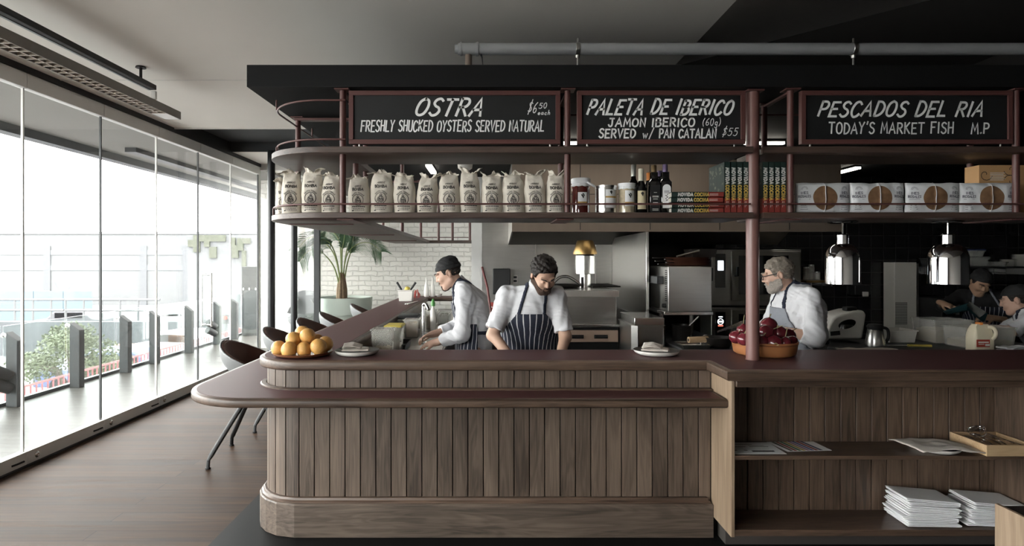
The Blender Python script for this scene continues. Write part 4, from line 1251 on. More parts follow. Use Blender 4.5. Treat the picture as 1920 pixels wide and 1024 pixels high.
def napkin(name, w, d, layers, gap, loc, rotz, label, seed, group=None, thick=.0024, mat_=None, tilt=0, wav=.004, cat='napkin', flare=1.0, slide=0.0):
    """cloth folded back and forth, mesh about its own base"""
    mb = MB(); rs = random.Random(seed)
    pts = []
    for i in range(layers):
        z = thick + i * gap
        ext = w / 2 - rs.uniform(0, .012)
        xs = [-1, -.8, -.5, -.2, .2, .5, .8, 1]
        if i % 2: xs = xs[::-1]
        for a in xs: pts.append((a * ext + (i % 2) * rs.uniform(-.006, .006), z + max(0, -a) * gap * (flare - 1) * (i + 1)))
        if i < layers - 1:
            s = 1 if i % 2 == 0 else -1
            e = max(p[0] * s for p in pts[-3:]) * s
            pts.append((e + s * gap * .7, z + gap * .5 + (max(0, -s)) * gap * (flare - 1) * (i + 1.5)))
    pts = [(p.x, p.y) for p in crom([(a, b, 0) for a, b in pts], 2)]
    nv = 10

    def fn(u, v):
        k = u * (len(pts) - 1); i = int(min(k, len(pts) - 1)); p = pts[i]
        y = (v - .5) * d
        return (p[0] + N3(p[1] * 30, y * 9, seed) * .004 + slide * p[1], y + N3(p[0] * 9, p[1] * 40, seed + 2) * .006, max(thick * .6, p[1] + N3(p[0] * 12 + seed, y * 12, 0) * wav * min(1, p[1] / .01)))
    mb.grid(fn, len(pts) - 1, nv)
    o = mb.build(name, mat_ or M_LINEN, None, smooth=60, thick=thick)
    o.location = loc; o.rotation_euler = (tilt, 0, rotz)
    return tag(o, label, cat, group)




def napkin_fold(x, y, z, rz, label, seed):
    """napkin folded in four, its back corner standing up over the layers beneath"""
    mb = MB()
    R = Matrix.Rotation(rz, 3, 'Z')
    for k, (w_, d_, dx, dy, a, lift) in enumerate(((.17, .12, 0, 0, 0, .0), (.165, .11, .004, .004, .06, .004), (.12, .085, -.02, .022, -.12, .022))):
        def fn(u, v, k=k, w_=w_, d_=d_, dx=dx, dy=dy, a=a, lift=lift):
            p = Matrix.Rotation(a, 3, 'Z') @ Vector(((u - .5) * w_ + dx, (v - .5) * d_ + dy, 0))
            zz_ = .004 + .0085 * k + lift * (v ** 1.5) * (1 - .5 * u) + N3(u * 3 + seed, v * 3, k) * .006 + .006 * math.sin(PI * u) * k
            zz_ += max(0, math.hypot(p.x, p.y) - .1) * .25
            q = R @ p
            return (x + q.x, y + q.y, z + max(.002, zz_))
        mb.grid(fn, 14, 10)
    # rolled front fold joining the layers
    mb.tube([Vector((x, y, z)) + R @ Vector((-.08 + .016 * i, -.055 + .004 * math.sin(i), .012 + .002 * math.sin(i * 1.3))) for i in range(11)], .0075, 8, flat=1.0)
    return tag(mb.build('napkin', M_LINEN, None, smooth=70, thick=.003), label, 'napkin')


px_ = W(672, 663, 3.82)
plate('side_plate', px_.x, 3.78, ZB, .138, .03, M_CERAM, M_RIM, 'white plate with dark rim beside the oranges, holding a folded napkin', group='white plates set on the bar')
napkin_fold(px_.x - .01, 3.775, ZB + .018, .2, 'folded oatmeal napkin on the white plate beside the oranges', 11)
p2 = W(1229, 663, 3.8)
plate('side_plate', p2.x, 3.78, ZB, .143, .03, M_CERAM, M_RIM, 'white plate with dark rim left of the pillar, holding a folded napkin', group='white plates set on the bar')
napkin_fold(p2.x - .01, 3.775, ZB + .018, -.3, 'folded oatmeal napkin on the white plate left of the pillar', 21)

# oranges
po = (W(567, 660, 3.74).x, 3.75)
plate('fruit_plate', po[0], po[1], ZB, .185, .024, M_TERRAD, M_TERRAD, 'shallow brown glazed plate under the heap of oranges', group=None)
orr = [((290, 362), 3.68, .0475, 'at the far left of the heap'), ((424, 380), 3.635, .05, 'at the front left of the heap'), ((614, 378), 3.655, .047, 'at the front middle of the heap'), ((800, 342), 3.66, .0505, 'at the front right of the heap'),
       ((480, 247), 3.71, .0475, 'resting on the left two of the heap'), ((660, 205), 3.72, .049, 'largest on top of the heap'), ((592, 165), 3.79, .046, 'peeping behind the top of the heap'), ((888, 305), 3.75, .049, 'at the right rear of the heap'),
       ((600, 300), 3.76, .047, 'in the middle, half hidden under the top ones'), ((780, 270), 3.82, .046, 'at the back of the heap, nearly hidden')]
for i, ((zx, zy), Y, r, lb) in enumerate(orr):
    p = W(480 + zx / 6.825, 600 + zy / 6.825, Y)
    t = thing('orange', 'orange ' + lb, 'orange', p, 'oranges heaped on the brown plate')
    ro = Matrix.Rotation(rnd.uniform(0, 6), 3, 'X') @ Matrix.Rotation(rnd.uniform(0, 6), 3, 'Y')
    mb = MB()
    k = 14
    prof = [(max(.0006, math.sin(PI * q / k) * r), -math.cos(PI * q / k) * r * (.955 if q < k else .93)) for q in range(k + 1)]
    mb.lathe(prof, p, 26, ro, wob=lambda a, z, i=i: 1 + .012 * math.sin(3 * a + i))
    mb.build('peel', M_ORANGE, t, smooth=80)
    mb = MB(); q = ro @ Vector((0, 0, r * .93)); mb.ball(p + q, .004, 8, sq=(1, 1, .6)); mb.build('stem_scar', M_STEMG, t)

# terracotta dish with red onions
pc = (W(1433, 650, 3.79).x, 3.79)
t = thing('terracotta_dish', 'round terracotta dish with straight sides behind the pillar, full of red onions', 'dish', (pc[0], pc[1], ZB))
r = .197
MB().lathe([(.165, ZB), (.183, ZB + .012), (.19, ZB + .05), (.193, ZB + .078), (.198, ZB + .084), (.195, ZB + .09), (.187, ZB + .088), (.182, ZB + .06), (.17, ZB + .02), (.01, ZB + .016)], (pc[0], pc[1], 0), 56).build('bowl', M_TERRA, t, smooth=60)
MB().lathe([(.194, ZB + .0705), (.1955, ZB + .074), (.194, ZB + .0775)], (pc[0], pc[1], 0), 56).build('rim_groove', M_TERRAD, t)
on = [((410, 430), 3.70, .043, 'at the far left rim of the dish'), ((552, 297), 3.76, .042, 'upper left, just left of the pillar'), ((565, 465), 3.66, .044, 'at the front rim just left of the pillar'), ((980, 345), 3.70, .05, 'right of the pillar, with a dry stalk across it'),
      ((1040, 205), 3.78, .053, 'topmost of the heap, right of the pillar'), ((1232, 358), 3.74, .049, 'upper right of the heap'), ((1345, 545), 3.67, .04, 'at the front right rim, a stalk standing up'), ((1420, 400), 3.82, .046, 'behind at the right of the heap'),
      ((1470, 525), 3.75, .042, 'at the far right rim of the dish'), ((890, 515), 3.66, .046, 'at the front, half behind the pillar'), ((1130, 545), 3.65, .05, 'dark one at the front with its root towards the room'), ((760, 330), 3.75, .05, 'hidden behind the pillar'), ((730, 480), 3.67, .048, 'low in the dish behind the pillar')]
for i, ((zx, zy), Y, r, lb) in enumerate(on):
    p = W(1340 + zx / 10.24, 590 + zy / 10.24, Y)
    t = thing('red_onion', 'red onion ' + lb, 'onion', p, 'red onions in the terracotta dish')
    ax = {6: (0.05, -.1, 1), 10: (-.15, -1, -.1), 3: (.7, -.5, .5), 1: (-.1, -.2, 1)}.get(i, (rnd.uniform(-.6, .6), rnd.uniform(-.7, .3), .8))
    ro = Vector((0, 0, 1)).rotation_difference(Vector(ax).normalized()).to_matrix()
    k = 14
    prof = [(max(.0006, math.sin(PI * q / k) * r * (1 - .0 * q)), -math.cos(PI * q / k) * r * .92) for q in range(k + 1)]
    prof[-2] = (r * .15, r * .93); prof[-1] = (r * .07, r * 1.03)
    MB().lathe(prof, p, 26, ro).build('skin', M_ONION, t, smooth=80)
    mb = MB()
    L = .055 if i in (1, 3, 6, 8) else .018
    mb.tube([p + ro @ Vector(q) for q in crom([(0, 0, r * .95), (.003, 0, r * 1.1 + L * .4), (.01, .004, r * 1.05 + L)], 4)], [.0045] + [.0022] * 7 + [.001] if L > .03 else .003, 7)
    mb.build('stalk', M_STEMG, t)
    if i == 10: MB().lathe([(.012, -r * .9), (.011, -r * .94), (.004, -r * .93)], p, 12, Matrix.Rotation(PI, 3, 'X') @ ro if False else (ro @ Matrix.Rotation(PI, 3, 'X'))).build('root', M_STEMG, t)

# ================================================================ IN THE SHELF CABINET
ZM, ZL = .5725, .1655


def sheet(name, label, pts, z, m, group=None):
    t = thing(name, label, 'paper sheet', (pts[0][0], pts[0][1], z), group)
    mb = MB(); mb.add([(p[0], p[1], z) for p in pts] + [(p[0], p[1], z + .0008) for p in pts], [(3, 2, 1, 0), (4, 5, 6, 7), (0, 1, 5, 4), (1, 2, 6, 5), (2, 3, 7, 6), (3, 0, 4, 7)])
    mb.build('paper', m, t, smooth=0)
    return t


def quad_map(pts, z):
    A, B, D_ = Vector(pts[0]), Vector(pts[1]), Vector(pts[3])
    return lambda u, v: (A.x + (B.x - A.x) * u + (D_.x - A.x) * v, A.y + (B.y - A.y) * u + (D_.y - A.y) * v, z)


q1 = [(1.352, 3.318), (1.645, 3.318), (1.64, 3.53), (1.347, 3.53)]
t = sheet('printed_sheet', 'white printed sheet at the left end of the middle cabinet shelf', q1, ZM + .0006, M_PAPERW)
fm = quad_map(q1, ZM + .0017); mb = MB()
for (u, v, L, w_) in ((.1, .6, .3, .03), (.1, .5, .22, .02), (.5, .6, .35, .03), (.5, .7, .3, .02), (.45, .22, .36, .1), (.1, .3, .04, .04), (.3, .3, .04, .04), (.1, .8, .5, .02), (.1, .4, .7, .012)): mb.ribbon([(u, v), (u + L, v)], w_, fm)
mb.build('print', M_INK, t, smooth=0)
q2 = [(1.67, 3.36), (1.93, 3.38), (1.915, 3.545), (1.635, 3.54)]
t = sheet('colour_chart', 'sheet with bands of many colours right of the white printed sheet', q2, ZM + .0006, M_PAPERW)
fm = quad_map(q2, ZM + .0017)
for k, cc in enumerate(((.12, .1, .08), (.3, .06, .04), (.1, .16, .07), (.5, .36, .08), (.35, .2, .3), (.12, .12, .3), (.3, .05, .05), (.08, .06, .12))):
    mb = MB(); mb.ribbon([(.12 + .095 * k, .06), (.12 + .095 * k, .94)], .07, fm)
    mb.build('colour_band', pbr('chart_band_%d' % k, cc, .7), t, smooth=0)

pn = W(1778, 838, 3.38)
plate('side_plate', 2.53, 3.4, ZM, .125, .028, M_CERAM, M_RIM, 'white plate on the middle cabinet shelf, covered by a beige cloth')
mb = MB()


def cloth(u, v):
    a, b = (u - .5) * 2, (v - .5) * 2
    x, y = 2.53 + a * .18 - b * .012, 3.385 + b * .1 * (1 - .25 * a) - .03 * max(0, a)
    rr_ = math.hypot((x - 2.53), (y - 3.4))
    z = ZM + .036 - max(0, rr_ - .12) * .22 + N3(a * 2.2, b * 2.4, 3) * .008 + max(0, -a - .5) * .025
    return (x, max(3.26, y), max(z, ZM + .004 if y > 3.285 else ZM - .03))


mb.grid(cloth, 26, 14)
tag(mb.build('table_napkin', M_LINEN, None, smooth=70, thick=.005), 'beige cloth napkin draped over the plate on the middle cabinet shelf', 'napkin')
# tray with cutlery
t = thing('wooden_tray', 'pale wooden tray of cutlery at the right end of the middle cabinet shelf', 'tray', (2.85, 3.4, ZM))
xa, xb, ya, yb = 2.72, 2.995, 3.275, 3.54
mb = MB(); mb.box(xa, xb, ya, ya + .012, ZM + .001, ZM + .062); mb.box(xa, xb, yb - .012, yb, ZM + .001, ZM + .062); mb.box(xa, xa + .012, ya + .012, yb - .012, ZM + .001, ZM + .062); mb.box(xb - .012, xb, ya + .012, yb - .012, ZM + .001, ZM + .062)
mb.build('tray_wall', M_TRAYW, t, bevel=.0015)
box('tray_base', M_TRAYW, xa + .012, xb - .012, ya + .012, yb - .012, ZM + .001, ZM + .012, t)
rs = random.Random(4)
cut = None
for k in range(7):
    a = rs.uniform(-.25, .25); x = 2.775 + k * .026; z = ZM + .05 + .006 * (k % 3)
    lb = ['leftmost in the tray', 'second from the left in the tray', 'third from the left in the tray', 'in the middle of the tray', 'third from the right in the tray', 'second from the right in the tray', 'rightmost in the tray'][k]
    if cut is None:
        cut = thing('fork', 'steel fork ' + lb, 'fork', (x, 3.41, z), 'forks in the wooden tray')
        MB().tube(crom([(x, 3.31, z), (x, 3.38, z + .004), (x, 3.44, z)], 4), [.005, .0045, .004, .0035, .003, .003, .003, .003, .004], 8, flat=.5).build('fork_handle', M_CHROME, cut)
        mb = MB(); mb.box(x - .011, x + .011, 3.44, 3.465, z - .001, z + .001)
        for j in range(4): mb.box(x - .011 + j * .0063, x - .0078 + j * .0063, 3.465, 3.505, z - .001, z + .001)
        mb.build('fork_head', M_CHROME, cut)
    else: dup(cut, (x, 3.41, z), a, 'steel fork ' + lb)
t = thing('wire_whisk_head', 'coil of bright wire lying on the forks in the wooden tray', 'wire coil', (2.83, 3.47, ZM + .07))
for k in range(4):
    mb = MB(); mb.tube([(2.82 + .045 * math.cos(a * PI / 12), 3.46 + .03 * math.sin(a * PI / 12) + k * .006, ZM + .068 + k * .004 + .02 * (math.sin(a * PI / 12 + k) + 1)) for a in range(24)], .002, 6, closed=True)
    mb.build('wire_loop', M_CHROME, t)
t['label'] = 'coil of bright wire lying on the forks in the wooden tray'; t.name = 'wire_coil'

lab_l = ['bottom', 'second from the bottom', 'third from the bottom', 'fourth from the bottom', 'fifth from the bottom', 'sixth from the bottom', 'seventh from the bottom', 'eighth from the bottom', 'ninth from the bottom', 'tenth from the bottom', 'eleventh from the bottom', 'topmost']
for (xc, n_, wh, sd) in ((2.455, 8, 'left', 40), (2.81, 7, 'right', 70)):
    for k in range(n_):
        lb = lab_l[k] if k < n_ - 1 else 'topmost'
        rs = random.Random(sd + k)
        o = napkin('folded_napkin', .30 + rs.uniform(-.012, .012), .2, 2, .0088, (xc + rs.uniform(-.01, .01) + (.0 if k < 5 else .008), 3.415 + rs.uniform(-.008, .008), ZL + .0005 + k * .0178), rs.uniform(-.09, .09),
                   'folded white napkin, %s of the %s stack on the low cabinet shelf' % (lb, wh), sd + k, 'white napkins stacked on the low cabinet shelf', thick=.0064, mat_=M_WHITEC, wav=.0015, flare=1.0 + .0 * k)
        o.modifiers.new('s', 'SUBSURF').levels = 1; o.modifiers['s'].render_levels = 1
        o.rotation_euler = (0, .012 * k, o.rotation_euler.z)
        o.location.z += .15 * math.sin(.012 * k) * 0.45

# ================================================================ PEOPLE (distance fields turned into one continuous surface)
def A3(p): return np.array([float(p[0]), float(p[1]), float(p[2])])


def rc(P, a, b, r1, r2=None):
    a, b = A3(a), A3(b); r2 = r1 if r2 is None else r2
    pa = P - a; ba = b - a
    t = np.clip(pa @ ba / max(1e-9, ba @ ba), 0, 1)
    return np.linalg.norm(pa - t[:, None] * ba, axis=1) - (r1 + (r2 - r1) * t)


def ell(P, c, r, R=None):
    q = P - A3(c)
    if R is not None: q = q @ R
    r = A3(r)
    k0 = np.linalg.norm(q / r, axis=1); k1 = np.linalg.norm(q / (r * r), axis=1) + 1e-9
    return k0 * (k0 - 1) / k1


def smin(a, b, k):
    h = np.clip(.5 + .5 * (b - a) / k, 0, 1)
    return b * (1 - h) + a * h - k * h * (1 - h)


def smax(a, b, k): return -smin(-a, -b, k)


def surf(f, lo, hi, h):
    lo, hi = np.array(lo, float), np.array(hi, float)
    nb = np.ceil((hi - lo) / (4 * h)).astype(int)
    cn = nb + 1

    def nodes(n, s):
        g = np.stack(np.meshgrid(*[np.arange(k) for k in n], indexing='ij'), -1).reshape(-1, 3)
        return lo + g * s
    cd_ = f(nodes(cn, 4 * h)).reshape(cn)
    m = np.full(tuple(nb), 1e9)
    for i in (0, 1):
        for j in (0, 1):
            for k in (0, 1): m = np.minimum(m, np.abs(cd_[i:i + nb[0], j:j + nb[1], k:k + nb[2]]))
    act = m < 4 * h * 1.9
    fn_ = nb * 4 + 1
    mask = np.zeros(fn_, bool)
    up = act.repeat(4, 0).repeat(4, 1).repeat(4, 2)
    for i in (0, 1):
        for j in (0, 1):
            for k in (0, 1): mask[i:i + up.shape[0], j:j + up.shape[1], k:k + up.shape[2]] |= up
    D = cd_.repeat(4, 0).repeat(4, 1).repeat(4, 2)[:fn_[0], :fn_[1], :fn_[2]].copy()
    idx = np.argwhere(mask)
    D[mask] = f(lo + idx * h)
    ins = D < 0
    sh = np.array(D.shape) - 1
    cnt = np.zeros(sh, int); sm = np.zeros(tuple(sh) + (3,)); nn = np.zeros(sh, int)
    sl = lambda o: tuple(slice(o[a], o[a] + sh[a]) for a in range(3))
    for o in np.ndindex(2, 2, 2): cnt += ins[sl(o)]
    live = (cnt > 0) & (cnt < 8)
    for ax in range(3):
        for o in np.ndindex(2, 2, 2):
            if o[ax]: continue
            o2 = list(o); o2[ax] = 1
            a, b = D[sl(o)], D[sl(o2)]
            x = (a < 0) != (b < 0)
            t = np.where(x, a / np.where(x, a - b, 1), 0)
            for q in range(3):
                sm[..., q] += np.where(x, o[q] + (t if q == ax else 0), 0)
            nn += x
    ci = np.argwhere(live)
    num = np.full(sh, -1); num[live] = np.arange(len(ci))
    V = lo + (ci + sm[live] / nn[live][:, None]) * h
    F = []
    for ax in range(3):
        u, v = [(1, 2), (2, 0), (0, 1)][ax]
        a = [slice(None)] * 3; b = [slice(None)] * 3
        a[ax] = slice(0, -1); b[ax] = slice(1, None)
        A_, B_ = ins[tuple(a)], ins[tuple(b)]
        e = np.argwhere(A_ != B_)
        e = e[(e[:, u] > 0) & (e[:, v] > 0) & (e[:, u] < sh[u]) & (e[:, v] < sh[v])]
        s = A_[tuple(e.T)]
        q = []
        for du, dv in ((1, 1), (0, 1), (0, 0), (1, 0)):
            w = e.copy(); w[:, u] -= du; w[:, v] -= dv
            q.append(num[tuple(w.T)])
        q = np.stack(q, 1)
        q[~s] = q[~s][:, ::-1]
        F.append(q)
    F = np.concatenate(F); F = F[(F >= 0).all(1)]
    return V, F


def sdf_obj(name, f, lo, hi, h, m, parent, label=None, iters=0):
    V, F = surf(f, lo, hi, h)
    me = bpy.data.meshes.new(name)
    me.from_pydata(V.tolist(), [], F.tolist())
    me.materials.append(m)
    me.polygons.foreach_set('use_smooth', [True] * len(me.polygons))
    me.update()
    o = bpy.data.objects.new(name, me); C.objects.link(o)
    if parent is not None: o.parent = parent
    if iters:
        md = o.modifiers.new('s', 'SMOOTH'); md.factor = .5; md.iterations = iters
    if label: o['label'] = label
    return o


def wrinkle(P, a, s=0.0):
    x, y, z = P[:, 0], P[:, 1], P[:, 2]
    return a * (np.sin(31 * x + 22 * z + 6 * np.sin(13 * y + 9 * z + s)) * .5 + np.sin(47 * y - 33 * z + 7 * np.sin(17 * x + s)) * .4 + np.sin(63 * z + 40 * x * np.sign(.1) + 9 * np.sin(21 * z + 15 * y + s)) * .3)


def head_sdf(q, old=False, chin=1.0):
    d = ell(q, (0, .018, .035), (.076, .094, .092))
    d = smin(d, ell(q, (0, -.028, -.03), (.06, .068, .08)), .035)
    d = smin(d, ell(q, (0, -.068, -.098), (.026, .022, .02)), .03)
    for s in (-1, 1):
        d = smin(d, rc(q, (s * .054, .01, -.055), (s * .025, -.062, -.095), .02, .018), .03)
        d = smin(d, ell(q, (s * .04, -.07, -.022), (.022, .022, .02)), .02)
        d = smin(d, rc(q, (s * .012, -.096, .033), (s * .048, -.078, .034), .009, .008), .014)
        d = smax(d, -ell(q, (s * .031, -.108, .012), (.017, .016, .011)), .01)
        d = smin(d, ell(q, (s * .031, -.082, .010), (.0135, .0125, .0105)), .003)
    d = smin(d, rc(q, (0, -.092, .022), (0, -.107, -.017), .0075, .0105), .012)
    for s in (-1, 1): d = smin(d, ell(q, (s * .011, -.098, -.021), (.0075, .009, .0065)), .006)
    d = smin(d, ell(q, (0, -.091, -.051), (.023, .012, .0065)), .006)
    d = smin(d, ell(q, (0, -.089, -.063), (.02, .012, .007)), .006)
    d = smax(d, -ell(q, (0, -.103, -.0568), (.022, .01, .002)), .003)
    for s in (-1, 1):
        e = ell(q, (s * .082, .012, .0), (.012, .023, .034), np.array(Matrix.Rotation(s * .3, 3, 'Z')))
        e = smax(e, -ell(q, (s * .09, .008, .002), (.007, .012, .02)), .004)
        d = smin(d, e, .006)
    return d


def hand_sdf(P, w, d, n, curl, side, glove=0.0):
    """w wrist, d finger direction, n back-of-hand direction, curl 0..1; side = which way the thumb points along d x n"""
    d = Vector(d).normalized(); n = (Vector(n) - d * d.dot(Vector(n))).normalized(); t = d.cross(n) * side
    w = Vector(w)
    k = w + d * .045
    R = np.array(Matrix((t, d, n)).transposed())
    r = ell(P, k, (.041 + glove, .05, .016 + glove), R)
    r = smin(r, rc(P, w - d * .03, w + d * .02, .027 + glove, .026 + glove), .02)
    for i, (o, L) in enumerate(((.029, .07), (.01, .08), (-.01, .074), (-.028, .058))):
        b = w + d * .085 + t * o
        a1 = curl * .9 + .06 * i; a2 = curl * 1.9 + .1 * i; a3 = curl * 2.6 + .1 * i
        f = lambda a: d * math.cos(a) - n * math.sin(a)
        p1 = b + f(a1) * L * .45 + t * o * .15; p2 = p1 + f(a2) * L * .32; p3 = p2 + f(a3) * L * .24
        g = np.minimum(np.minimum(rc(P, b - d * .02, p1, .0095 + glove, .009 + glove), rc(P, p1, p2, .009 + glove, .0082 + glove)), rc(P, p2, p3, .0082 + glove, .007 + glove))
        r = smin(r, g, .007)
    b = w + d * .018 + t * .028 - n * .006
    p1 = b + (d * .6 + t * .75 - n * .25).normalized() * .042; p2 = p1 + (d * .9 + t * .25 - n * .35).normalized() * .036
    r = smin(r, np.minimum(rc(P, b, p1, .014 + glove, .011 + glove), rc(P, p1, p2, .011 + glove, .0085 + glove)), .01)
    return r


def person(loc, rz, label, J, mats, bulk=1.0, arms=(1, 1), sleeve=('upper', .8), hair=None, beard=None, hat=None, apron=None, glasses=False, brow=M_HAIR, bulkx=1.36, hands=True, hcurl=(.5, .5), strap_m=M_NAVY, hood=False, fem=False, glove=False):
    t = thing('person', label, 'person', loc)
    J = {k: Vector(v) if not isinstance(v, (Matrix, float, int)) else v for k, v in J.items()}
    R = np.array(J['rot'])
    Hc = A3(J['head'])
    pel, wai, che, nek = J['pelvis'], J['waist'], J['chest'], J['neck']
    fwd = np.array(J['rot'] @ Vector((0, -1, 0)))
    sq = np.array([1 / bulkx, 1, 1])
    legs = [(pel + Vector((s * .09, .0, -.02)), Vector((s * .11, .0 + J.get('knee', 0.0), .5)), Vector((s * .12, .03, .085))) for s in (-1, 1)]
    arms_ = [(J['sh' + c], J['el' + c], J['wr' + c]) for c in 'LR']

    def torso(P):
        Q = P * sq
        b = [Vector((p.x / bulkx, p.y, p.z)) for p in (pel, wai, che, nek)]
        d = rc(Q, b[0], b[1], .125 * bulk, .118 * bulk)
        d = smin(d, rc(Q, b[1], b[2], .118 * bulk, .122 * bulk), .04)
        d = smin(d, rc(Q, b[2], b[3] - Vector((0, 0, .055)), .12 * bulk, .062), .05)
        d = smin(d, rc(P, arms_[0][0], arms_[1][0], .056), .06)
        return d

    def legd(P, g=0.0):
        d = None
        for a, k, f in legs:
            e = smin(rc(P, a, k, .088 * min(bulk, 1.15) + g, .06 + g), rc(P, k, f, .058 + g, .042 + g), .02)
            d = e if d is None else np.minimum(d, e)
        return d

    def armd(P, g=0.0, i=None):
        d = None
        for k, (s, e, w) in enumerate(arms_):
            if i is not None and k != i: continue
            x = smin(rc(P, s, e, .053 + g, .043 + g), rc(P, e, w, .043 + g, .028 + g), .02)
            d = x if d is None else np.minimum(d, x)
        return d

    def headd(P): return head_sdf((P - Hc) @ R)
    nb = Vector(Hc) + J['rot'] @ Vector((0, .025, -.05))

    def body(P):
        d = smin(torso(P), legd(P), .04)
        d = smin(d, armd(P), .03)
        d = smin(d, rc(P, nek + Vector((0, 0.01, -.04)), nb, .058, .053), .03)
        d = smin(d, headd(P), .018)
        for a, k, f in legs: d = smin(d, rc(P, f, f + Vector((0, -.12, -.045)), .04, .03), .02)
        if hands:
            for i, c in enumerate('LR'):
                if not arms[i]: continue
                d = smin(d, hand_sdf(P, J['wr' + c], J['hd' + c], J['hn' + c], hcurl[i], J.get('th' + c, 1), .0), .012)
        return d
    allp = [Vector(Hc), pel] + [q for a in arms_ for q in a] + [q for a in legs for q in a]
    lo = [min(p[k] for p in allp) - .24 for k in range(3)]; hi = [max(p[k] for p in allp) + .24 for k in range(3)]
    lo[2] = 0.0; hi[2] = max(Hc[2] + .17, 1.2)
    sdf_obj('body', body, lo, hi, .0052, mats['skin'], t, iters=1)
    # ---- jacket
    cuts = []
    for (s, e, w) in arms_:
        if sleeve[0] == 'upper': E = s + (e - s) * sleeve[1]; dr = (e - s).normalized(); seg = [(s, E)]
        else: E = e + (w - e) * sleeve[1]; dr = (w - e).normalized(); seg = [(s, e), (e, E)]
        cuts.append((seg, E, dr))
    jm = mats['jacket']

    def jacket(P):
        d = torso(P) - .013
        for seg, E, dr in cuts:
            a = None
            for k, (p, q) in enumerate(seg):
                r1 = .063 if k == 0 else .06; r2 = .06 if k == 0 else .052
                if sleeve[0] == 'upper': r1, r2 = .062, .07
                x = rc(P, p, q + (dr * .05 if q is seg[-1][1] else Vector((0, 0, 0))), r1 * (1 + .25 * (bulk - 1)), r2 * (1 + .3 * (bulk - 1)))
                a = x if a is None else smin(a, x, .03)
            a = smax(a, (P - A3(E)) @ A3(dr), .006)
            # a thicker turned hem at the cuff
            d = smin(d, a, .035)
        d = d + wrinkle(P, .0055, loc[0] * 7)
        ncol = rc(P, nek + Vector((0, 0.012, -.05)), nb, .066, .062)
        col = np.maximum(np.abs(ncol - .006) - .005, (P - A3(nek)) @ A3((nb - nek).normalized()) - .035)
        col = np.maximum(col, -((P - A3(nek)) @ A3((nb - nek).normalized()) + .06))
        d = smin(d, col, .02)
        if hood:
            d = smin(d, ell(P, nek + Vector((0, .085, -.03)), (.105, .06, .06)), .03)
        inner = rc(P, nek + Vector((0, -.0, -.03)), nb + (nb - nek), .054, .054)
        d = smax(d, -inner, .006)
        d = np.maximum(d, .80 - P[:, 2])
        return d
    jl = list(lo); jl[2] = .76
    jacket_o = sdf_obj('jacket', jacket, jl, [hi[0], hi[1], nek.z + .14], .0068, jm, t, iters=1)
    # ---- trousers and shoes

    def trous(P):
        d = smin(legd(P, .014), rc(P * sq, Vector((pel.x / bulkx, pel.y, pel.z)), Vector((wai.x / bulkx, wai.y, pel.z + .04)), .118 * bulk), .05)
        d = np.maximum(d, P[:, 2] - (pel.z - .03))
        return np.maximum(d, .07 - P[:, 2])
    sdf_obj('trousers', trous, [lo[0], lo[1], .05], [hi[0], hi[1], pel.z + .1], .011, mats.get('trousers', M_TROUS), t, iters=1)
    for a, k, f in legs:
        sdf_obj('shoe', lambda P, f=f: np.maximum(smin(ell(P, f + Vector((0, -.06, -.035)), (.05, .135, .05)), rc(P, f, f + Vector((0, 0, .03)), .052), .03), .003 - P[:, 2]), [f.x - .1, f.y - .25, 0], [f.x + .1, f.y + .12, .17], .009, M_BLKCLOTH, t)
    # ---- apron
    if apron:
        am = apron['m']; zt = apron.get('top', che.z + .02); zb = apron.get('bot', .5)

        def spine_y(z): return np.interp(z, [0, pel.z, wai.z, che.z, nek.z], [pel.y, pel.y, wai.y, che.y, nek.y])

        def spine_x(z): return np.interp(z, [0, pel.z, wai.z, che.z, nek.z], [pel.x, pel.x, wai.x, che.x, nek.x])

        def apr(P):
            base = np.minimum(smin(torso(P) - .013, legd(P, .03), .09), 9)
            d = np.abs(base - .0085) - .0045
            z = P[:, 2]
            wx = np.interp(z, [zb, wai.z - .08, wai.z + .05, zt], [.27, .25, .2, apron.get('w', .115)])
            reg = np.maximum(np.abs(P[:, 0] - spine_x(z)) - wx, np.maximum(z - zt, zb - z))
            reg = np.maximum(reg, P[:, 1] - spine_y(z) - .03)
            return np.maximum(d, reg)
        sdf_obj('apron', apr, [lo[0], lo[1], zb - .03], [hi[0], hi[1], zt + .03], .0068, am, t, iters=1)
        wt = apron.get('w', .115)
        pts = []
        for s in (-1, 1):
            pts.append([Vector((spine_x(zt) + s * (wt - .012), spine_y(zt) - .14 * bulk, zt - .01)), nek + Vector((s * .075, -.06, -.045)), nek + Vector((s * .07, .02, .01)), nek + Vector((s * .03, .075, .02)), nek + Vector((0, .085, .02))])

        def strap(P):
            d = np.abs(jacket_d(P) - .0035) - .004
            g = None
            for pl_ in pts:
                for a, b in zip(pl_[:-1], pl_[1:]):
                    x = rc(P, a, b, .0)
                    g = x if g is None else np.minimum(g, x)
            side_ = apron.get('sw', .012)
            # sheet through the strap line, perpendicular to the cloth
            return np.maximum(d, np.minimum(g - .055, np.maximum(g - .055, gx(P) - side_)) if False else np.maximum(g - .05, gx(P) - side_))

        def gx(P):
            z = P[:, 2]
            cx_ = np.interp(z, [zt - .02, nek.z - .03, nek.z + .02], [wt - .012, .075, .066])
            return np.abs(np.abs(P[:, 0] - np.interp(z, [zt, nek.z], [spine_x(zt), nek.x])) - cx_)
        jacket_d = jacket
        sdf_obj('apron_strap', strap, [lo[0], lo[1], zt - .03], [hi[0], hi[1], nek.z + .06], .006, strap_m, t, iters=1)
        sdf_obj('apron_tie', lambda P: np.maximum(np.abs(torso(P) - .013 - .004) - .005, np.abs(P[:, 2] - wai.z + .03 + .06 * (P[:, 1] - wai.y)) - .014), [lo[0], lo[1], wai.z - .1], [hi[0], hi[1], wai.z + .07], .0065, strap_m, t)
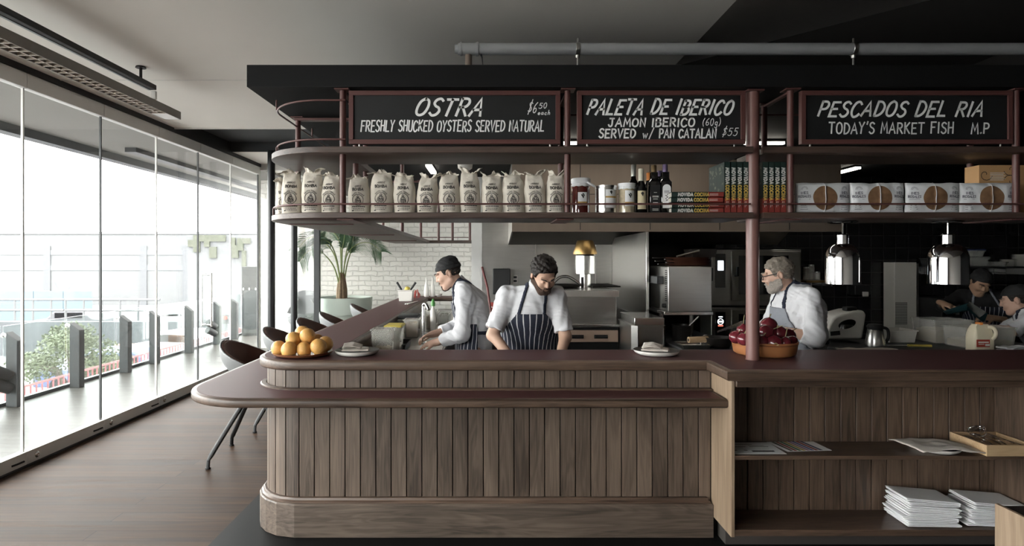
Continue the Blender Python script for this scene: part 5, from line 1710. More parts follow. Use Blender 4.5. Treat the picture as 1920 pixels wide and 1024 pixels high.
    # ---- hair, beard, cap
    hl = [Hc[k] - .16 for k in range(3)]; hh = [Hc[k] + .16 for k in range(3)]
    if hair:
        m_, thick, line, back = hair

        def hf(P):
            q = (P - Hc) @ R
            n = .0035 * np.sin(90 * q[:, 0] + 40 * q[:, 1] + 4 * np.sin(60 * q[:, 2])) + .003 * np.sin(130 * q[:, 1] + 70 * q[:, 2] + 3 * np.sin(80 * q[:, 0]))
            d = ell(q, (0, .02, .036), (.079, .097, .093)) - thick * np.clip((q[:, 2] + .03) / .07, .25, 1) - n
            # hairline: high over the face, sideburn before the ear, low at the nape
            lim = np.interp(q[:, 1], [-.11, -.08, -.045, -.02, .01, .035, .12], [line, line, line - .02, -.03, -.005 + .02, back, back])
            return np.maximum(d, lim - q[:, 2])
        sdf_obj('hair', hf, hl, hh, .0042, m_, t)
    if beard:
        gt = beard == 'goatee'

        def bf(P):
            q = (P - Hc) @ R
            d = head_sdf(q) - .0045 - .0015 * np.sin(140 * q[:, 0] + 110 * q[:, 2])
            up = np.interp(np.abs(q[:, 0]), [0, .02, .03, .05, .07], [-.038, -.038, -.06, -.05, -.02])
            reg = np.maximum(q[:, 2] - up, q[:, 1] - .012)
            reg = np.maximum(reg, -.125 - q[:, 2])
            if gt: reg = np.maximum(reg, np.maximum(np.abs(q[:, 0]) - .03, np.minimum(np.abs(q[:, 2] + .045) - .007, q[:, 2] + .072)))
            d = np.maximum(d, reg)
            d = smax(d, -ell(q, (0, -.104, -.057), (.02, .03, .0085)), .003)
            return np.maximum(d, -(rc(q, (0, -.09, .02), (0, -.118, -.02), .017)))
        sdf_obj('beard', bf, hl, hh, .004, M_BEARD if gt else beard, t)
    for s in (-1, 1):
        mb = MB()
        pp = [Vector((s * .014, -.1065, .036)), Vector((s * .03, -.1, .041)), Vector((s * .05, -.083, .037))]
        mb.tube([Vector(Hc) + loc_v + (J['rot'] @ p) for p in crom(pp, 4) for loc_v in (ORG[t.name],)], [.003, .004, .0045, .0045, .004, .004, .0035, .003, .002], 6)
        mb.build('eyebrow', brow, t)
    if hat:
        def cf(P):
            q = (P - Hc) @ R
            d = ell(q, (0, .02, .045), (.087, .105, .088))
            d = smin(d, ell(q, (0, .035, .095), (.078, .085, .042)), .03) + wrinkle(q * 1.4, .003)
            pl_ = hat.get('front', .042) - .18 * (q[:, 1]) * hat.get('slope', 1) - q[:, 2]
            d = smax(d, pl_, .006)
            band = np.maximum(np.abs(ell(q, (0, .02, .04), (.0885, .1065, .09))) - .005, np.maximum(pl_, -(pl_ + .032)))
            return np.minimum(d, band)
        sdf_obj('cap', cf, hl, [hh[0], hh[1], hh[2] + .02], .0045, hat['m'], t, iters=1)
    if glasses:
        g = thing('x', None, None) if False else None
        mb = MB(); o_ = Vector(Hc) + ORG[t.name]
        TR = lambda p: o_ + J['rot'] @ Vector(p)
        for s in (-1, 1):
            mb.tube([TR((s * .033 + .024 * math.cos(a * PI / 10), -.113 + .012 * (abs(s * .033 + .024 * math.cos(a * PI / 10)) / .057) ** 2, .01 + .018 * math.sin(a * PI / 10))) for a in range(20)], .0028, 6, closed=True)
            mb.tube([TR((s * .057, -.101, .016)), TR((s * .078, -.06, .018)), TR((s * .083, .01, .018)), TR((s * .084, .028, .002))], .003, 6)
        mb.tube([TR((-.01, -.116, .014)), TR((.01, -.116, .014))], .0025, 6)
        mb.build('glasses', M_BLACK, t)
    t.rotation_euler = (0, 0, rz)
    return t


def hrot(pitch, yaw=0, roll=0): return Matrix.Rotation(math.radians(yaw), 3, 'Z') @ Matrix.Rotation(math.radians(pitch), 3, 'X') @ Matrix.Rotation(math.radians(roll), 3, 'Y')


# bearded chef facing the room, head bowed
person((.29, 4.5, 0), 0, 'bearded chef with bare forearms in white jacket and striped apron, head bowed behind the bar',
       dict(pelvis=(0, .02, .95), waist=(0, -.02, 1.1), chest=(.0, -.12, 1.27), neck=(.035, -.2, 1.455), head=(.085, -.285, 1.545), rot=hrot(40, 16, -4),
            shL=(-.175, -.16, 1.395), elL=(-.275, -.22, 1.115), wrL=(-.12, -.40, .945), hdL=(.5, -.6, -.5), hnL=(0, -.6, .8), thL=1,
            shR=(.185, -.16, 1.39), elR=(.245, -.22, 1.1), wrR=(.17, -.42, .94), hdR=(-.3, -.7, -.5), hnR=(0, -.6, .8), thR=-1),
       dict(skin=M_SKIN, jacket=M_JACKET), bulk=1.06, sleeve=('upper', .86), hair=(M_HAIR, .014, .084, -.04), beard=M_BEARD, apron=dict(m=M_STRIPE, top=1.27, w=.105))

# chef in profile at the side bench
person((-.13, 4.97, 0), -PI / 2, 'chef in black cap and white jacket seen in profile at the side bench',
       dict(pelvis=(0, .0, .95), waist=(0, .0, 1.1), chest=(0, -.04, 1.28), neck=(0, -.115, 1.46), head=(0, -.225, 1.535), rot=hrot(24),
            shL=(-.18, -.09, 1.40), elL=(-.23, -.14, 1.08), wrL=(-.12, -.36, 1.02), hdL=(.3, -.9, -.2), hnL=(-.2, -.2, 1), thL=1,
            shR=(.18, -.08, 1.39), elR=(.235, -.10, 1.06), wrR=(.15, -.32, .985), hdR=(-.2, -.95, -.2), hnR=(.3, -.2, 1), thR=-1),
       dict(skin=M_SKIN3, jacket=M_JACKET), bulk=1.04, sleeve=('fore', .72), hair=(M_HAIR, .005, .09, -.035), beard='goatee', hat=dict(m=M_CAP, front=.04), apron=dict(m=M_STRIPEY, top=1.3, w=.11))

# grey haired cook with glasses behind the pillar
person((2.3, 4.45, 0), math.radians(-95), 'grey haired bearded cook with black glasses and grey apron beside the pillar',
       dict(pelvis=(0, .0, .95), waist=(0, .0, 1.1), chest=(0, -.01, 1.28), neck=(0, -.06, 1.455), head=(0, -.155, 1.535), rot=hrot(14, -17),
            shL=(-.21, -.04, 1.39), elL=(-.27, -.12, 1.12), wrL=(-.15, -.33, 1.10), hdL=(.3, -.9, 0), hnL=(-.3, 0, 1), thL=1,
            shR=(.215, -.02, 1.385), elR=(.27, .0, 1.11), wrR=(.17, -.27, 1.155), hdR=(-.2, -.95, .05), hnR=(.3, 0, 1), thR=-1),
       dict(skin=M_SKIN3, jacket=M_JACKET), bulk=1.28, sleeve=('fore', .3), hair=(M_HAIRG, .009, .075, -.045), beard=M_BEARDG, glasses=True, brow=M_HAIRG, hood=True, apron=dict(m=M_GREYAP, top=1.3, w=.14))

# cook in black with a folder, back right
person((5.26, 6.35, 0), math.radians(-38), 'cook in black cap, black shirt and striped apron looking down at an open folder',
       dict(pelvis=(.03, .02, .92), waist=(.02, .0, 1.02), chest=(0, -.06, 1.17), neck=(-.03, -.12, 1.32), head=(-.05, -.2, 1.405), rot=hrot(30, 22, 10),
            shL=(-.2, -.1, 1.27), elL=(-.36, -.26, 1.16), wrL=(-.36, -.42, 1.20), hdL=(.85, -.3, -.3), hnL=(-.2, -.3, 1), thL=1,
            shR=(.19, -.08, 1.25), elR=(.26, -.22, 1.02), wrR=(.05, -.42, 1.07), hdR=(-.9, -.3, .1), hnR=(0, -.7, .7), thR=-1),
       dict(skin=M_SKIN2, jacket=M_BLKCLOTH), bulk=1.0, sleeve=('fore', .55), hair=(M_HAIR, .004, .09, -.02), hat=dict(m=M_CAP, front=.045), apron=dict(m=M_STRIPE, top=1.17, w=.13), strap_m=M_GREYAP)
# cook at the right edge
person((4.87, 5.27, 0), math.radians(-122), 'cook in black cap, white sleeves and grey apron at the right edge',
       dict(pelvis=(0, .05, .82), waist=(0, .02, .93), chest=(0, -.04, 1.05), neck=(0, -.12, 1.2), head=(0, -.185, 1.285), rot=hrot(16, -8),
            shL=(-.17, -.08, 1.13), elL=(-.22, -.24, .98), wrL=(-.1, -.42, 1.04), hdL=(.2, -.9, -.3), hnL=(-.3, -.2, 1), thL=1,
            shR=(.17, -.1, 1.13), elR=(.2, -.24, 1.03), wrR=(.12, -.46, 1.05), hdR=(-.1, -.9, -.35), hnR=(.3, -.2, 1), thR=-1),
       dict(skin=M_SKIN3, jacket=M_JACKET), bulk=.92, sleeve=('upper', .95), hair=(M_HAIR, .006, .085, -.04), hat=dict(m=M_CAP, front=.05), apron=dict(m=M_GREYAP, top=1.06, w=.12))

# ================================================================ KITCHEN
struct(box('wall_kitchen', M_STEEL, -.11, 1.9, 7.3, 7.4, 0, 2.666))
struct(box('wall_kitchen_2', pbr('dark_kitchen_wall', (.03, .028, .027), .5), 1.9, 2.75, 7.75, 7.85, 0, 2.666))
struct(box('wall_kitchen_3', M_TILE, 2.75, 9, 7.3, 7.4, 0, 2.666))
struct(box('wall_kitchen_side', pbr('pale_satin_steel', (.6, .6, .59), .4, .2), -.235, -.105, 7.29, 11.3, 0, 2.666))
mb = MB()
for x in (.55, 1.28): mb.box(x - .006, x + .006, 7.293, 7.3, .9, 2.5)
struct(mb.build('trim_7', M_STEELB))

# extraction hood
t = thing('extraction_hood', 'wide stainless extraction hood over the charcoal oven and ranges', 'hood', (1.8, 6.0, 1.95))
mb = MB(); mb.box(.214, 3.52, 6.0, 6.02, 1.945, 2.66); mb.box(.214, 3.52, 5.99, 6.03, 1.935, 1.95)
mb.build('front_panel', pbr('reflection_tinted_steel', (.27, .215, .175), .45, .5, var=.12, vs=2, stretch=(6, 1, 1)), t, bevel=.002)  # beige tint puts the warm reflection into the steel colour
mb = MB()
for x in (.9, 1.6, 2.3, 3.0): mb.box(x - .003, x + .003, 5.996, 6.0, 1.955, 2.655)
mb.box(.214, 3.52, 5.997, 6.0, 2.31, 2.316)
mb.build('panel_joint', M_BLACK, t)
mb = MB(); mb.add([(.214, 6.02, 1.95), (.214, 7.29, 1.84), (.214, 7.29, 2.66), (.214, 6.02, 2.66), (.23, 6.02, 1.95), (.23, 7.29, 1.84), (.23, 7.29, 2.66), (.23, 6.02, 2.66)], [(0, 1, 2, 3), (7, 6, 5, 4), (0, 4, 5, 1), (1, 5, 6, 2), (2, 6, 7, 3), (3, 7, 4, 0)])
mb.build('side_panel', M_STEELH, t)
mb = MB(); mb.add([(.23, 7.0, 1.99), (3.5, 7.0, 1.99), (3.5, 7.29, 1.84), (.23, 7.29, 1.84), (.23, 7.0, 2.0), (3.5, 7.0, 2.0), (3.5, 7.29, 1.85), (.23, 7.29, 1.85)], [(0, 1, 2, 3), (7, 6, 5, 4), (0, 4, 5, 1), (1, 5, 6, 2), (2, 6, 7, 3), (3, 7, 4, 0)])
mb.box(.23, 3.5, 6.02, 7.0, 2.1, 2.11)
mb.build('inner_lining', M_STEELH, t)
mb = MB()
for k in range(9): mb.box(.25 + k * .03, .262 + k * .03, 6.05, 6.7, 1.97 + k * .02, 2.0 + k * .02)
mb.build('baffle_filter', M_ALUD, t)

# stainless partition
t = thing('steel_partition', 'upright stainless side screen between the oven and the dark ranges', 'screen', (1.49, 6.3, 1.1))
box('sheet', M_STEEL, 1.482, 1.492, 5.68, 7.29, 1.1, 1.92, t)
box('edge_strip', M_STEELB, 1.474, 1.5, 5.66, 5.685, 1.1, 1.92, t, .002)
mb = MB(); mb.box(1.474, 1.5, 5.68, 7.28, 1.088, 1.1); mb.box(1.478, 1.496, 6.4, 6.44, .004, 1.09); mb.build('base_strip', M_STEELB, t)

# charcoal oven
t = thing('charcoal_oven', 'stainless charcoal oven with copper pink drawers behind the bearded chef', 'oven', (.77, 5.6, 0))
box('oven_body', M_STEEL, .36, 1.17, 5.56, 6.8, 1.06, 1.31, t, .004)
box('top_slab', M_STEELB, .34, 1.185, 5.5, 6.85, 1.31, 1.372, t, .003)
box('ledge', M_STEELB, .34, 1.185, 5.48, 5.6, 1.035, 1.058, t, .003)
mb = MB(); mb.box(.36, 1.18, 5.53, 6.8, .5, 1.034); mb.build('lower_carcass', M_BLACK, t)
d = box('drawer', M_PINK, .5, 1.175, 5.505, 5.53, .895, 1.005, t, .003)
for xc in (.795, 1.016):
    mb = MB(); mb.tube([(xc - .055, 5.505, .945), (xc - .055, 5.475, .945), (xc + .055, 5.475, .945), (xc + .055, 5.505, .945)], .009, 8); mb.box(xc - .062, xc + .062, 5.5, 5.506, .928, .962)
    mb.build('drawer_handle', M_BLACK, d)
for x in (.4, 1.12):
    for y in (5.6, 6.7):
        mb = MB(); mb.tube([(x, y, .004), (x, y, .5)], .025, 10); mb.build('leg', M_STEEL, t)
fx, fy = W(1097, 500, 6.1).x, 6.1
f = thing('oven_flue', 'steel flue with brass coloured conical cap standing on the charcoal oven', 'flue', (fx, fy, 1.373))
zz = lambda py: CZ - (py - CY) / FP * fy
MB().lathe([(.056, 1.3735), (.056, zz(511)), (.05, zz(511))], (fx, fy, 0), 32).build('lower_pipe', M_STEELB, f)
MB().lathe([(.09, zz(514)), (.098, zz(513)), (.098, zz(480)), (.09, zz(479))], (fx, fy, 0), 36).build('drum', M_STEELB, f)
MB().lathe([(.088, zz(479)), (.092, zz(476.5))], (fx, fy, 0), 36).build('collar', M_BLACK, f)
MB().lathe([(.12, zz(477)), (.122, zz(474)), (.085, zz(453)), (.078, zz(451)), (.01, zz(450))], (fx, fy, 0), 40).build('cap', M_BRASS, f)
box('plate', M_ALUD, fx - .05, fx - .025, fy - .06, fy - .05, zz(538), zz(519), f)
# lid on the oven
lx, ly = W(1060, 545, 6.0).x, 6.0
t = thing('steel_pan', 'shallow steel pan with a tall curved handle on the charcoal oven', 'pan', (lx, ly, 1.373))
MB().lathe([(.12, 1.3735), (.15, 1.385), (.165, 1.41), (.16, 1.41), (.14, 1.39), (.01, 1.385)], (lx, ly, 0), 32).build('pan_body', M_PAN, t, smooth=60)
mb = MB(); mb.tube(crom([(lx - .13, ly, 1.41), (lx - .06, ly, 1.475), (lx + .02, ly, 1.485), (lx + .09, ly, 1.45), (lx + .15, ly, 1.405)], 6), .009, 8, flat=1.6); mb.build('handle', M_CHROME, t)
gx = W(1130, 545, 6.2)
t = thing('grill_rack', 'black wire rack lying on the charcoal oven right of the flue', 'rack', (gx.x, 6.2, 1.373))
mb = MB()
for k in range(14): mb.tube([(1.035 + .02 * k, 6.0, 1.385), (1.035 + .02 * k, 6.6, 1.385)], .004, 6)
mb.tube([(1.03, 6.0, 1.385), (1.3, 6.0, 1.385), (1.3, 6.6, 1.385), (1.03, 6.6, 1.385)], .007, 6, closed=True)
for q in ((1.03, 6.0), (1.17, 6.6), (1.03, 6.6)): mb.tube([(q[0], q[1], 1.3735), (q[0], q[1], 1.386)], .006, 6)
mb.build('wire_grid', M_PAN, t)

# stainless stand right of the oven
t = thing('steel_stand', 'stainless bench cabinet with cut corners right of the charcoal oven', 'steel stand', (1.35, 5.1, 0))
ol = [(1.19, 5.06), (1.23, 5.0), (1.45, 5.0), (1.48, 5.05), (1.48, 5.6), (1.19, 5.6)]
MB().loft(ol, [(0, .004), (0, 1.08), (.0, 1.1)]).build('cabinet', M_STEEL, t, smooth=0, bevel=.003)
box('top', M_STEELB, 1.21, 1.46, 5.02, 5.6, 1.1, 1.165, t, .004)
mb = MB()
for x in (1.235, 1.448): mb.box(x - .004, x + .004, 4.995, 5.0, .1, 1.08)
mb.build('seam', M_STEELB, t)

# wall things left of the oven
t = thing('towel_dispenser', 'black paper towel dispenser on the steel wall', 'dispenser', (.13, 7.25, 1.3))
zz = lambda py, Y: CZ - (py - CY) / FP * Y
box('case', M_BLACK, XS(924, 7.2), XS(957, 7.2), 7.18, 7.298, zz(552, 7.2), zz(504, 7.2), t, .01)
box('slot', M_PAPERW, XS(937, 7.18), XS(947, 7.18), 7.175, 7.182, zz(552, 7.2), zz(549, 7.2), t)
t = thing('switch_plate', 'small grey double switch plate on the steel wall right of the black dispenser', 'switch', (.3, 7.29, 1.45))
box('plate', M_PLASTW, XS(961.5, 7.28), XS(970.5, 7.28), 7.285, 7.299, zz(531, 7.28), zz(516, 7.28), t, .001)
for a in (518, 525): box('rocker', M_BLACK, XS(963, 7.28), XS(969, 7.28), 7.281, 7.286, zz(a + 4, 7.28), zz(a, 7.28), t)
t = thing('broom', 'long red broom handle leaning on the steel wall', 'broom', (-.02, 7.2, 0))
mb = MB(); mb.tube([W(904, 501, 7.28), W(914, 540, 7.15), (.13, 6.95, .12)], .014, 10); mb.build('handle', pbr('dull_red_handle', (.12, .03, .028), .5), t)
mb = MB(); mb.box(.03, .23, 6.9, 7.0, .004, .14); mb.build('brush_head', M_BLACK, t, bevel=.01)
t = thing('hazard_sign', 'red safety sign with white walking figure and diagonal stripes on the steel wall', 'sign', (-.03, 7.28, 1.0))
xa, xb, za, zb_ = XS(906, 7.27), XS(928.5, 7.27), zz(613, 7.27), zz(567, 7.27)
box('board', M_SIGNR, xa, xb, 7.27, 7.28, za, zb_, t)
fm = lambda u, v: (u, 7.2688, v)
xm, hh = (xa + xb) / 2, (zb_ - za)
mb = MB()
box('white_panel', M_PAPERW, xa + .006, xb - .006, 7.2692, 7.27, za + .01, za + hh * .52, t)
for p, w_ in (([(0, .93), (0, .9)], .022), ([(0, .86), (.0, .74)], .03), ([(0, .74), (-.022, .6)], .016), ([(0, .74), (.025, .6)], .016), ([(0, .85), (-.035, .76)], .012), ([(0, .85), (.035, .8)], .012)): mb.ribbon([(xm + a, za + b * hh) for a, b in p], w_, fm)
mb.build('figure', M_PAPERW, t, smooth=0)
mb = MB()
for k in range(-2, 5): 
    u0 = xa + .008 + k * .038
    pts = [(max(xa + .008, u0), za + .015 + max(0, xa + .008 - u0)), (min(xb - .008, u0 + hh * .45), za + .015 + min(hh * .45, xb - .008 - u0))]
    if pts[1][0] > pts[0][0]: mb.ribbon(pts, .016, fm)
mb.build('diagonal_stripes', M_SIGNR, t, smooth=0)

# side prep bench along the window bar and the front prep bench
t = thing('prep_bench', 'stainless prep bench along the inside of the window bar', 'bench', (-.7, 7, 0))
box('worktop', M_STEEL, -1.035, -.4, 4.35, 9.45, .85, .88, t, .003)
box('cupboard', M_ALUD, -1.03, -.45, 4.4, 9.4, .1, .849, t)
for x, y in ((-1.0, 4.45), (-.5, 4.45), (-1.0, 9.3), (-.5, 9.3)):
    mb = MB(); mb.tube([(x, y, .004), (x, y, .1)], .025, 10); mb.build('leg', M_STEEL, t)
t = thing('front_bench', 'stainless prep bench behind the front bar where the bearded chef works', 'bench', (.3, 3.9, 0))
box('worktop', M_STEEL, -1.02, 1.2, 3.72, 4.0, .86, .885, t, .003)
box('cupboard', M_ALUD, -1.0, 1.2, 3.72, 3.98, .1, .859, t)
ZP = .8815


def tub(label, x0, x1, y0, y1, z0, z1, m, lidm=None, cat='tub', name='food_tub', group=None, fill=None):
    t = thing(name, label, cat, ((x0 + x1) / 2, (y0 + y1) / 2, z0), group)
    w = .006; tp = .012
    mb = MB()
    o = [(x0, y0), (x1, y0), (x1, y1), (x0, y1)]
    mb.loft(o, [(tp, z0), (0, z1 - .012), (-.008, z1 - .012), (-.008, z1), (w, z1), (tp + w, z0 + .005)])
    mb.build('tub_body', m, t, smooth=20, bevel=.002)
    if lidm: 
        MB().loft(o, [(-.01, z1 + .0005), (-.01, z1 + .012), (.0, z1 + .018)]).build('lid', lidm, t, smooth=20, bevel=.002)
    if fill:
        fm_, k = fill
        mb = MB()

        def fn(u, v): return (x0 + tp + .01 + (x1 - x0 - 2 * tp - .02) * u, y0 + tp + .01 + (y1 - y0 - 2 * tp - .02) * v, z0 + (z1 - z0) * k + N3(u * 7, v * 7, x0) * .02)
        mb.grid(fn, 16, 12)
        n0 = 17 * 13
        ring = [i for i in range(17)] + [17 * j + 16 for j in range(1, 13)] + [12 * 17 + i for i in range(15, -1, -1)] + [17 * j for j in range(11, 0, -1)]
        base = [(mb.v[i][0], mb.v[i][1], z0 + .006) for i in ring]
        mb.add(base, [])
        L = len(ring)
        for i in range(L): mb.f.append((ring[i], n0 + i, n0 + (i + 1) % L, ring[(i + 1) % L])); mb.r.append(.5); mb.m.append(0)
        mb.build('contents', fm_, t, smooth=50)
    return t


M_FOODO = pbr('sliced_food', (.5, .33, .16), .6, var=.5, vs=50, bump=.6, bs=70)
M_DOUGH = pbr('pale_dough', (.62, .53, .4), .7, var=.2, vs=30, bump=.5, bs=40)
tub('clear square tub at the near end of the side bench', XS(696, 4.62), XS(737, 4.62), 4.62, 4.8, ZP, 1.115, M_PLAS, fill=(M_DOUGH, .35))
tub('clear tub with yellow lid behind the clear square tub', XS(722, 4.83), XS(751, 4.83), 4.83, 5.03, ZP, 1.105, M_PLAS, M_PLASTY)
tub('low tub of orange food beside the tap', XS(757, 5.9), XS(785, 5.9), 5.9, 6.1, ZP, zz(600, 5.9), M_PLAS, fill=(M_FOODO, .8))
tub('flat white tray beneath the black scale on the side bench', XS(747, 6.3), XS(792, 6.3), 6.3, 6.65, ZP, zz(598, 6.4), M_PLASTW)
tub('upright white food tub beyond the tap', XS(797, 6.6), XS(818, 6.6), 6.6, 6.8, ZP, zz(583, 6.6), M_PLAS, fill=(M_DOUGH, .7))
tub('long grey tray of herbs beyond the white food tub', XS(818, 7.2), XS(842, 7.2), 7.2, 7.7, ZP, 1.0, M_PLAS, fill=(pbr('herbs', (.05, .06, .03), .8, var=.6, vs=40), .7))
t = thing('kitchen_scale', 'black kitchen scale on the flat white tray', 'scale', (W(770, 598, 6.45).x, 6.45, zz(597, 6.4)))
x, z = W(768, 598, 6.45).x, zz(598, 6.4) + .001
box('scale_base', M_BLACK, x - .11, x + .1, 6.34, 6.6, z, z + .035, t, .006); box('scale_plate', M_ALUD, x - .1, x + .09, 6.35, 6.59, z + .036, z + .044, t, .003)
# tap
tx = W(794, 640, 5.55).x
t = thing('bench_tap', 'upright steel tap on the side bench in front of the profile chef', 'tap', (tx, 5.55, ZP))
MB().lathe([(.03, ZP), (.026, ZP + .02), (.016, ZP + .03), (.016, 1.2)], (tx, 5.55, 0), 20).build('column', M_STEELB, t)
mb = MB(); mb.tube(crom([(tx, 5.55, 1.19), (tx, 5.55, 1.235), (tx + .03, 5.5, 1.245), (tx + .06, 5.45, 1.2)], 5), .014, 12); mb.build('spout', M_STEELB, t)
mb = MB(); mb.tube([(tx, 5.55, .97), (tx + .14, 5.5, .985)], .01, 10); mb.build('lever', M_STEELB, t)
# green topped bottle
bx = W(812, 600, 6.4).x
t = thing('squeeze_bottle', 'small white bottle with bright green top beyond the tap', 'bottle', (bx, 6.4, 1.1))
MB().lathe([(.03, ZP), (.03, zz(583, 6.4)), (.014, zz(577, 6.4)), (.012, zz(572, 6.4))], (bx, 6.4, 0), 20).build('bottle_body', M_PLASTW, t)
MB().lathe([(.022, zz(574, 6.4)), (.024, zz(568, 6.4)), (.012, zz(563, 6.4)), (.004, zz(560, 6.4))], (bx, 6.4, 0), 14).build('top', M_PLASTG, t)
# board and black tray under the chef's hands
t = thing('chopping_board', 'white chopping board under the hands of the profile chef', 'chopping board', (-.6, 4.95, ZP)); box('board', M_PLASTW, -.7, -.41, 4.72, 5.25, ZP, ZP + .016, t, .004)
t = thing('black_tray', 'black tray on the side bench left of the chopping board', 'tray', (-.8, 4.95, ZP)); MB().loft([(-.95, 5.05), (-.72, 5.05), (-.72, 5.45), (-.95, 5.45)], [(.01, ZP), (0, ZP + .05), (.008, ZP + .05), (.015, ZP + .01)]).build('tray_body', M_BLACK, t, smooth=20)

# on the far end of the window bar
cx_, cy_ = W(766, 562, 9.0).x, 8.75
zt = ZB
t = thing('cutlery_pot', 'square white pot holding black handled spoons at the far end of the window bar', 'pot', (cx_, cy_, zt))
MB().loft([(cx_ - .105, cy_ - .1), (cx_ + .105, cy_ - .1), (cx_ + .105, cy_ + .1), (cx_ - .105, cy_ + .1)], [(.012, zt), (0, zt + .15), (-.012, zt + .152), (-.012, zt + .165), (.008, zt + .165), (.02, zt + .02)]).build('pot_body', M_CERAM, t, smooth=20, bevel=.006)
for (dx, s, lb) in ((-.06, -1, 'leaning left'), (.06, 1, 'leaning right')):
    k = thing('spoon', 'black handled spoon %s out of the square white pot' % lb, 'spoon', (cx_ + dx, cy_, zt + .1), 'spoons in the white pot')
    mb = MB(); mb.tube([(cx_ + dx * .3, cy_, zt + .06), (cx_ + dx * 1.3, cy_, zt + .18), (cx_ + dx * 2.3, cy_ + .02, zt + .27)], [.008, .014, .016], 8); mb.build('spoon_handle', M_BLACK, k)
    mb = MB(); mb.ball((cx_ + dx * .3, cy_, zt + .05), .016, 10, sq=(1, 1, .5)); mb.build('spoon_bowl', M_STEELB, k)
t = thing('lemon', 'yellow lemon lying in the square white pot', 'lemon', (cx_ + .02, cy_, zt + .17)); mb = MB(); mb.lathe([(.004, -.045), (.012, -.038), (.03, -.02), (.034, 0), (.03, .02), (.012, .038), (.004, .045)], (cx_ + .02, cy_ - .03, zt + .178), 16, Matrix.Rotation(1.3, 3, 'Y')); mb.build('peel', M_PLASTY, t, smooth=80)
wb = MB().lathe([(.03, 0), (.037, .01), (.038, .11), (.03, .17), (.014, .22), (.012, .285), (.015, .29)], (0, 0, 0), 24)
for px, Y, lb in ((799.5, 9.7, 'left of the two at the corner of the window bar'), (811, 9.75, 'right of the two at the corner of the window bar')):
    x = XS(px, Y); t = thing('glass_bottle', 'slim white bottle, ' + lb, 'bottle', (x, Y, zt), 'slim white bottles at the corner')
    MB().lathe([(.03, zt), (.04, zt + .01), (.041, zt + .11), (.032, zt + .17), (.015, zt + .23), (.013, zt + .285), (.016, zt + .29)], (x, Y, 0), 24).build('bottle_body', M_CERAM, t, smooth=60)
    MB().lathe([(.014, zt + .2905), (.014, zt + .31)], (x, Y, 0), 14).build('stopper', M_PLASTW, t)
x = XS(823, 9.75); t = thing('sauce_bowl', 'small white bowl right of the slim white bottles', 'bowl', (x, 9.75, zt)); MB().lathe([(.03, zt), (.06, zt + .05), (.056, zt + .05), (.025, zt + .008)], (x, 9.75, 0), 24).build('bowl_body', M_CERAM, t, smooth=60)
x = XS(783, 9.3); t = thing('dried_chilli_bunch', 'bunch of dried red chillies beside the square white pot', 'chilli bunch', (x, 9.2, zt))
for k in range(6):
    a = k * 1.05; mb = MB(); mb.tube(crom([(x + .02 * math.cos(a), 9.2 + .02 * math.sin(a), zt + .1 + .01 * k), (x + .045 * math.cos(a), 9.2 + .03 * math.sin(a), zt + .06), (x + .035 * math.cos(a), 9.2 + .04 * math.sin(a), zt + .012)], 4), [.004, .01, .011, .011, .01, .009, .007, .005, .002], 7); mb.build('chilli', M_SIGNR, t)
x = XS(776, 8.3); t = thing('tongs', 'pair of steel tongs lying on the window bar before the white pot', 'tongs', (x, 8.2, zt))
for s in (0, .03):
    mb = MB(); mb.tube([(x - .08 + s, 8.0, zt + .008), (x - .02 + s * .6, 8.3, zt + .012), (x + .02, 8.55, zt + .01)], [.008, .008, .006], 7, flat=.5); mb.build('arm', M_STEELB, t)

# salamander grill box
SY = 5.3
xa, xb = XS(1253, SY), XS(1335, SY)
t = thing('salamander_grill', 'stainless salamander grill box on a stand with pans on top', 'grill', ((xa + xb) / 2, SY, 0))
zt2, zb2 = zz(500, SY), zz(585, SY)
box('housing', M_STEEL, xa, xb, SY, 5.9, zb2, zt2, t, .006)
box('front_lip', M_STEELB, xa - .03, xb + .02, SY + .02, 5.9, zb2 - .03, zb2 - .001, t, .003)
mb = MB()
for k in range(16): mb.box(xa - .003, xa, SY + .04 + .0, SY + .09, zt2 - .04 - k * .018, zt2 - .032 - k * .018)
mb.build('vent_slots', M_BLACK, t)
mb = MB(); mb.lathe([(.02, 0), (.018, .03)], (xa, SY + .08, zb2 + .05), 16, Matrix.Rotation(-PI / 2, 3, 'Y')); mb.build('knob', M_BLACK, t)
box('carriage', M_ALUD, xa - .06, xa - .001, SY + .15, 5.85, zt2 - .16, zt2 - .09, t, .004)
box('handle', M_BLACK, xb + .001, xb + .03, SY + .05, SY + .11, zt2 - .13, zt2 - .01, t, .006)
for x in (xa + .05, xb - .05):
    mb = MB(); mb.tube([(x, 5.7, .955), (x, 5.7, zb2 - .03)], .02, 10); mb.build('leg', M_STEEL, t)
pan0 = None
for k in range(5):
    z = zt2 + .001 + k * .0145; xx = XS(1290, 5.55) + (k % 2) * .015 - .01
    lb = ['lowest', 'second lowest', 'third', 'fourth', 'top'][k] + ' worn copper pan stacked on the salamander grill'
    if pan0 is None:
        pan0 = thing('copper_pan', lb, 'pan', (xx, 5.56, z), 'pans stacked on the grill')
        MB().lathe([(.15, z), (.19, z + .008), (.205, z + .024), (.2, z + .024), (.18, z + .012), (.01, z + .008)], (xx, 5.56, 0), 36).build('pan_body', M_COPPER, pan0, smooth=60)
        mb = MB(); mb.tube([(xx - .19, 5.5, z + .018), (xx - .3, 5.44, z + .02)], .009, 8, flat=.5); mb.build('pan_handle', M_PAN, pan0)
    else: dup(pan0, (xx, 5.56, z), (.0, .25, -.15, .2, -.3)[k], lb)
t = thing('black_roasting_tin', 'black roasting tin leaning on the stacked copper pans', 'tin', (XS(1310, 5.6), 5.6, zt2 + .085))
x = XS(1302, 5.62); z = zt2 + .001 + 5 * .0145 + .012
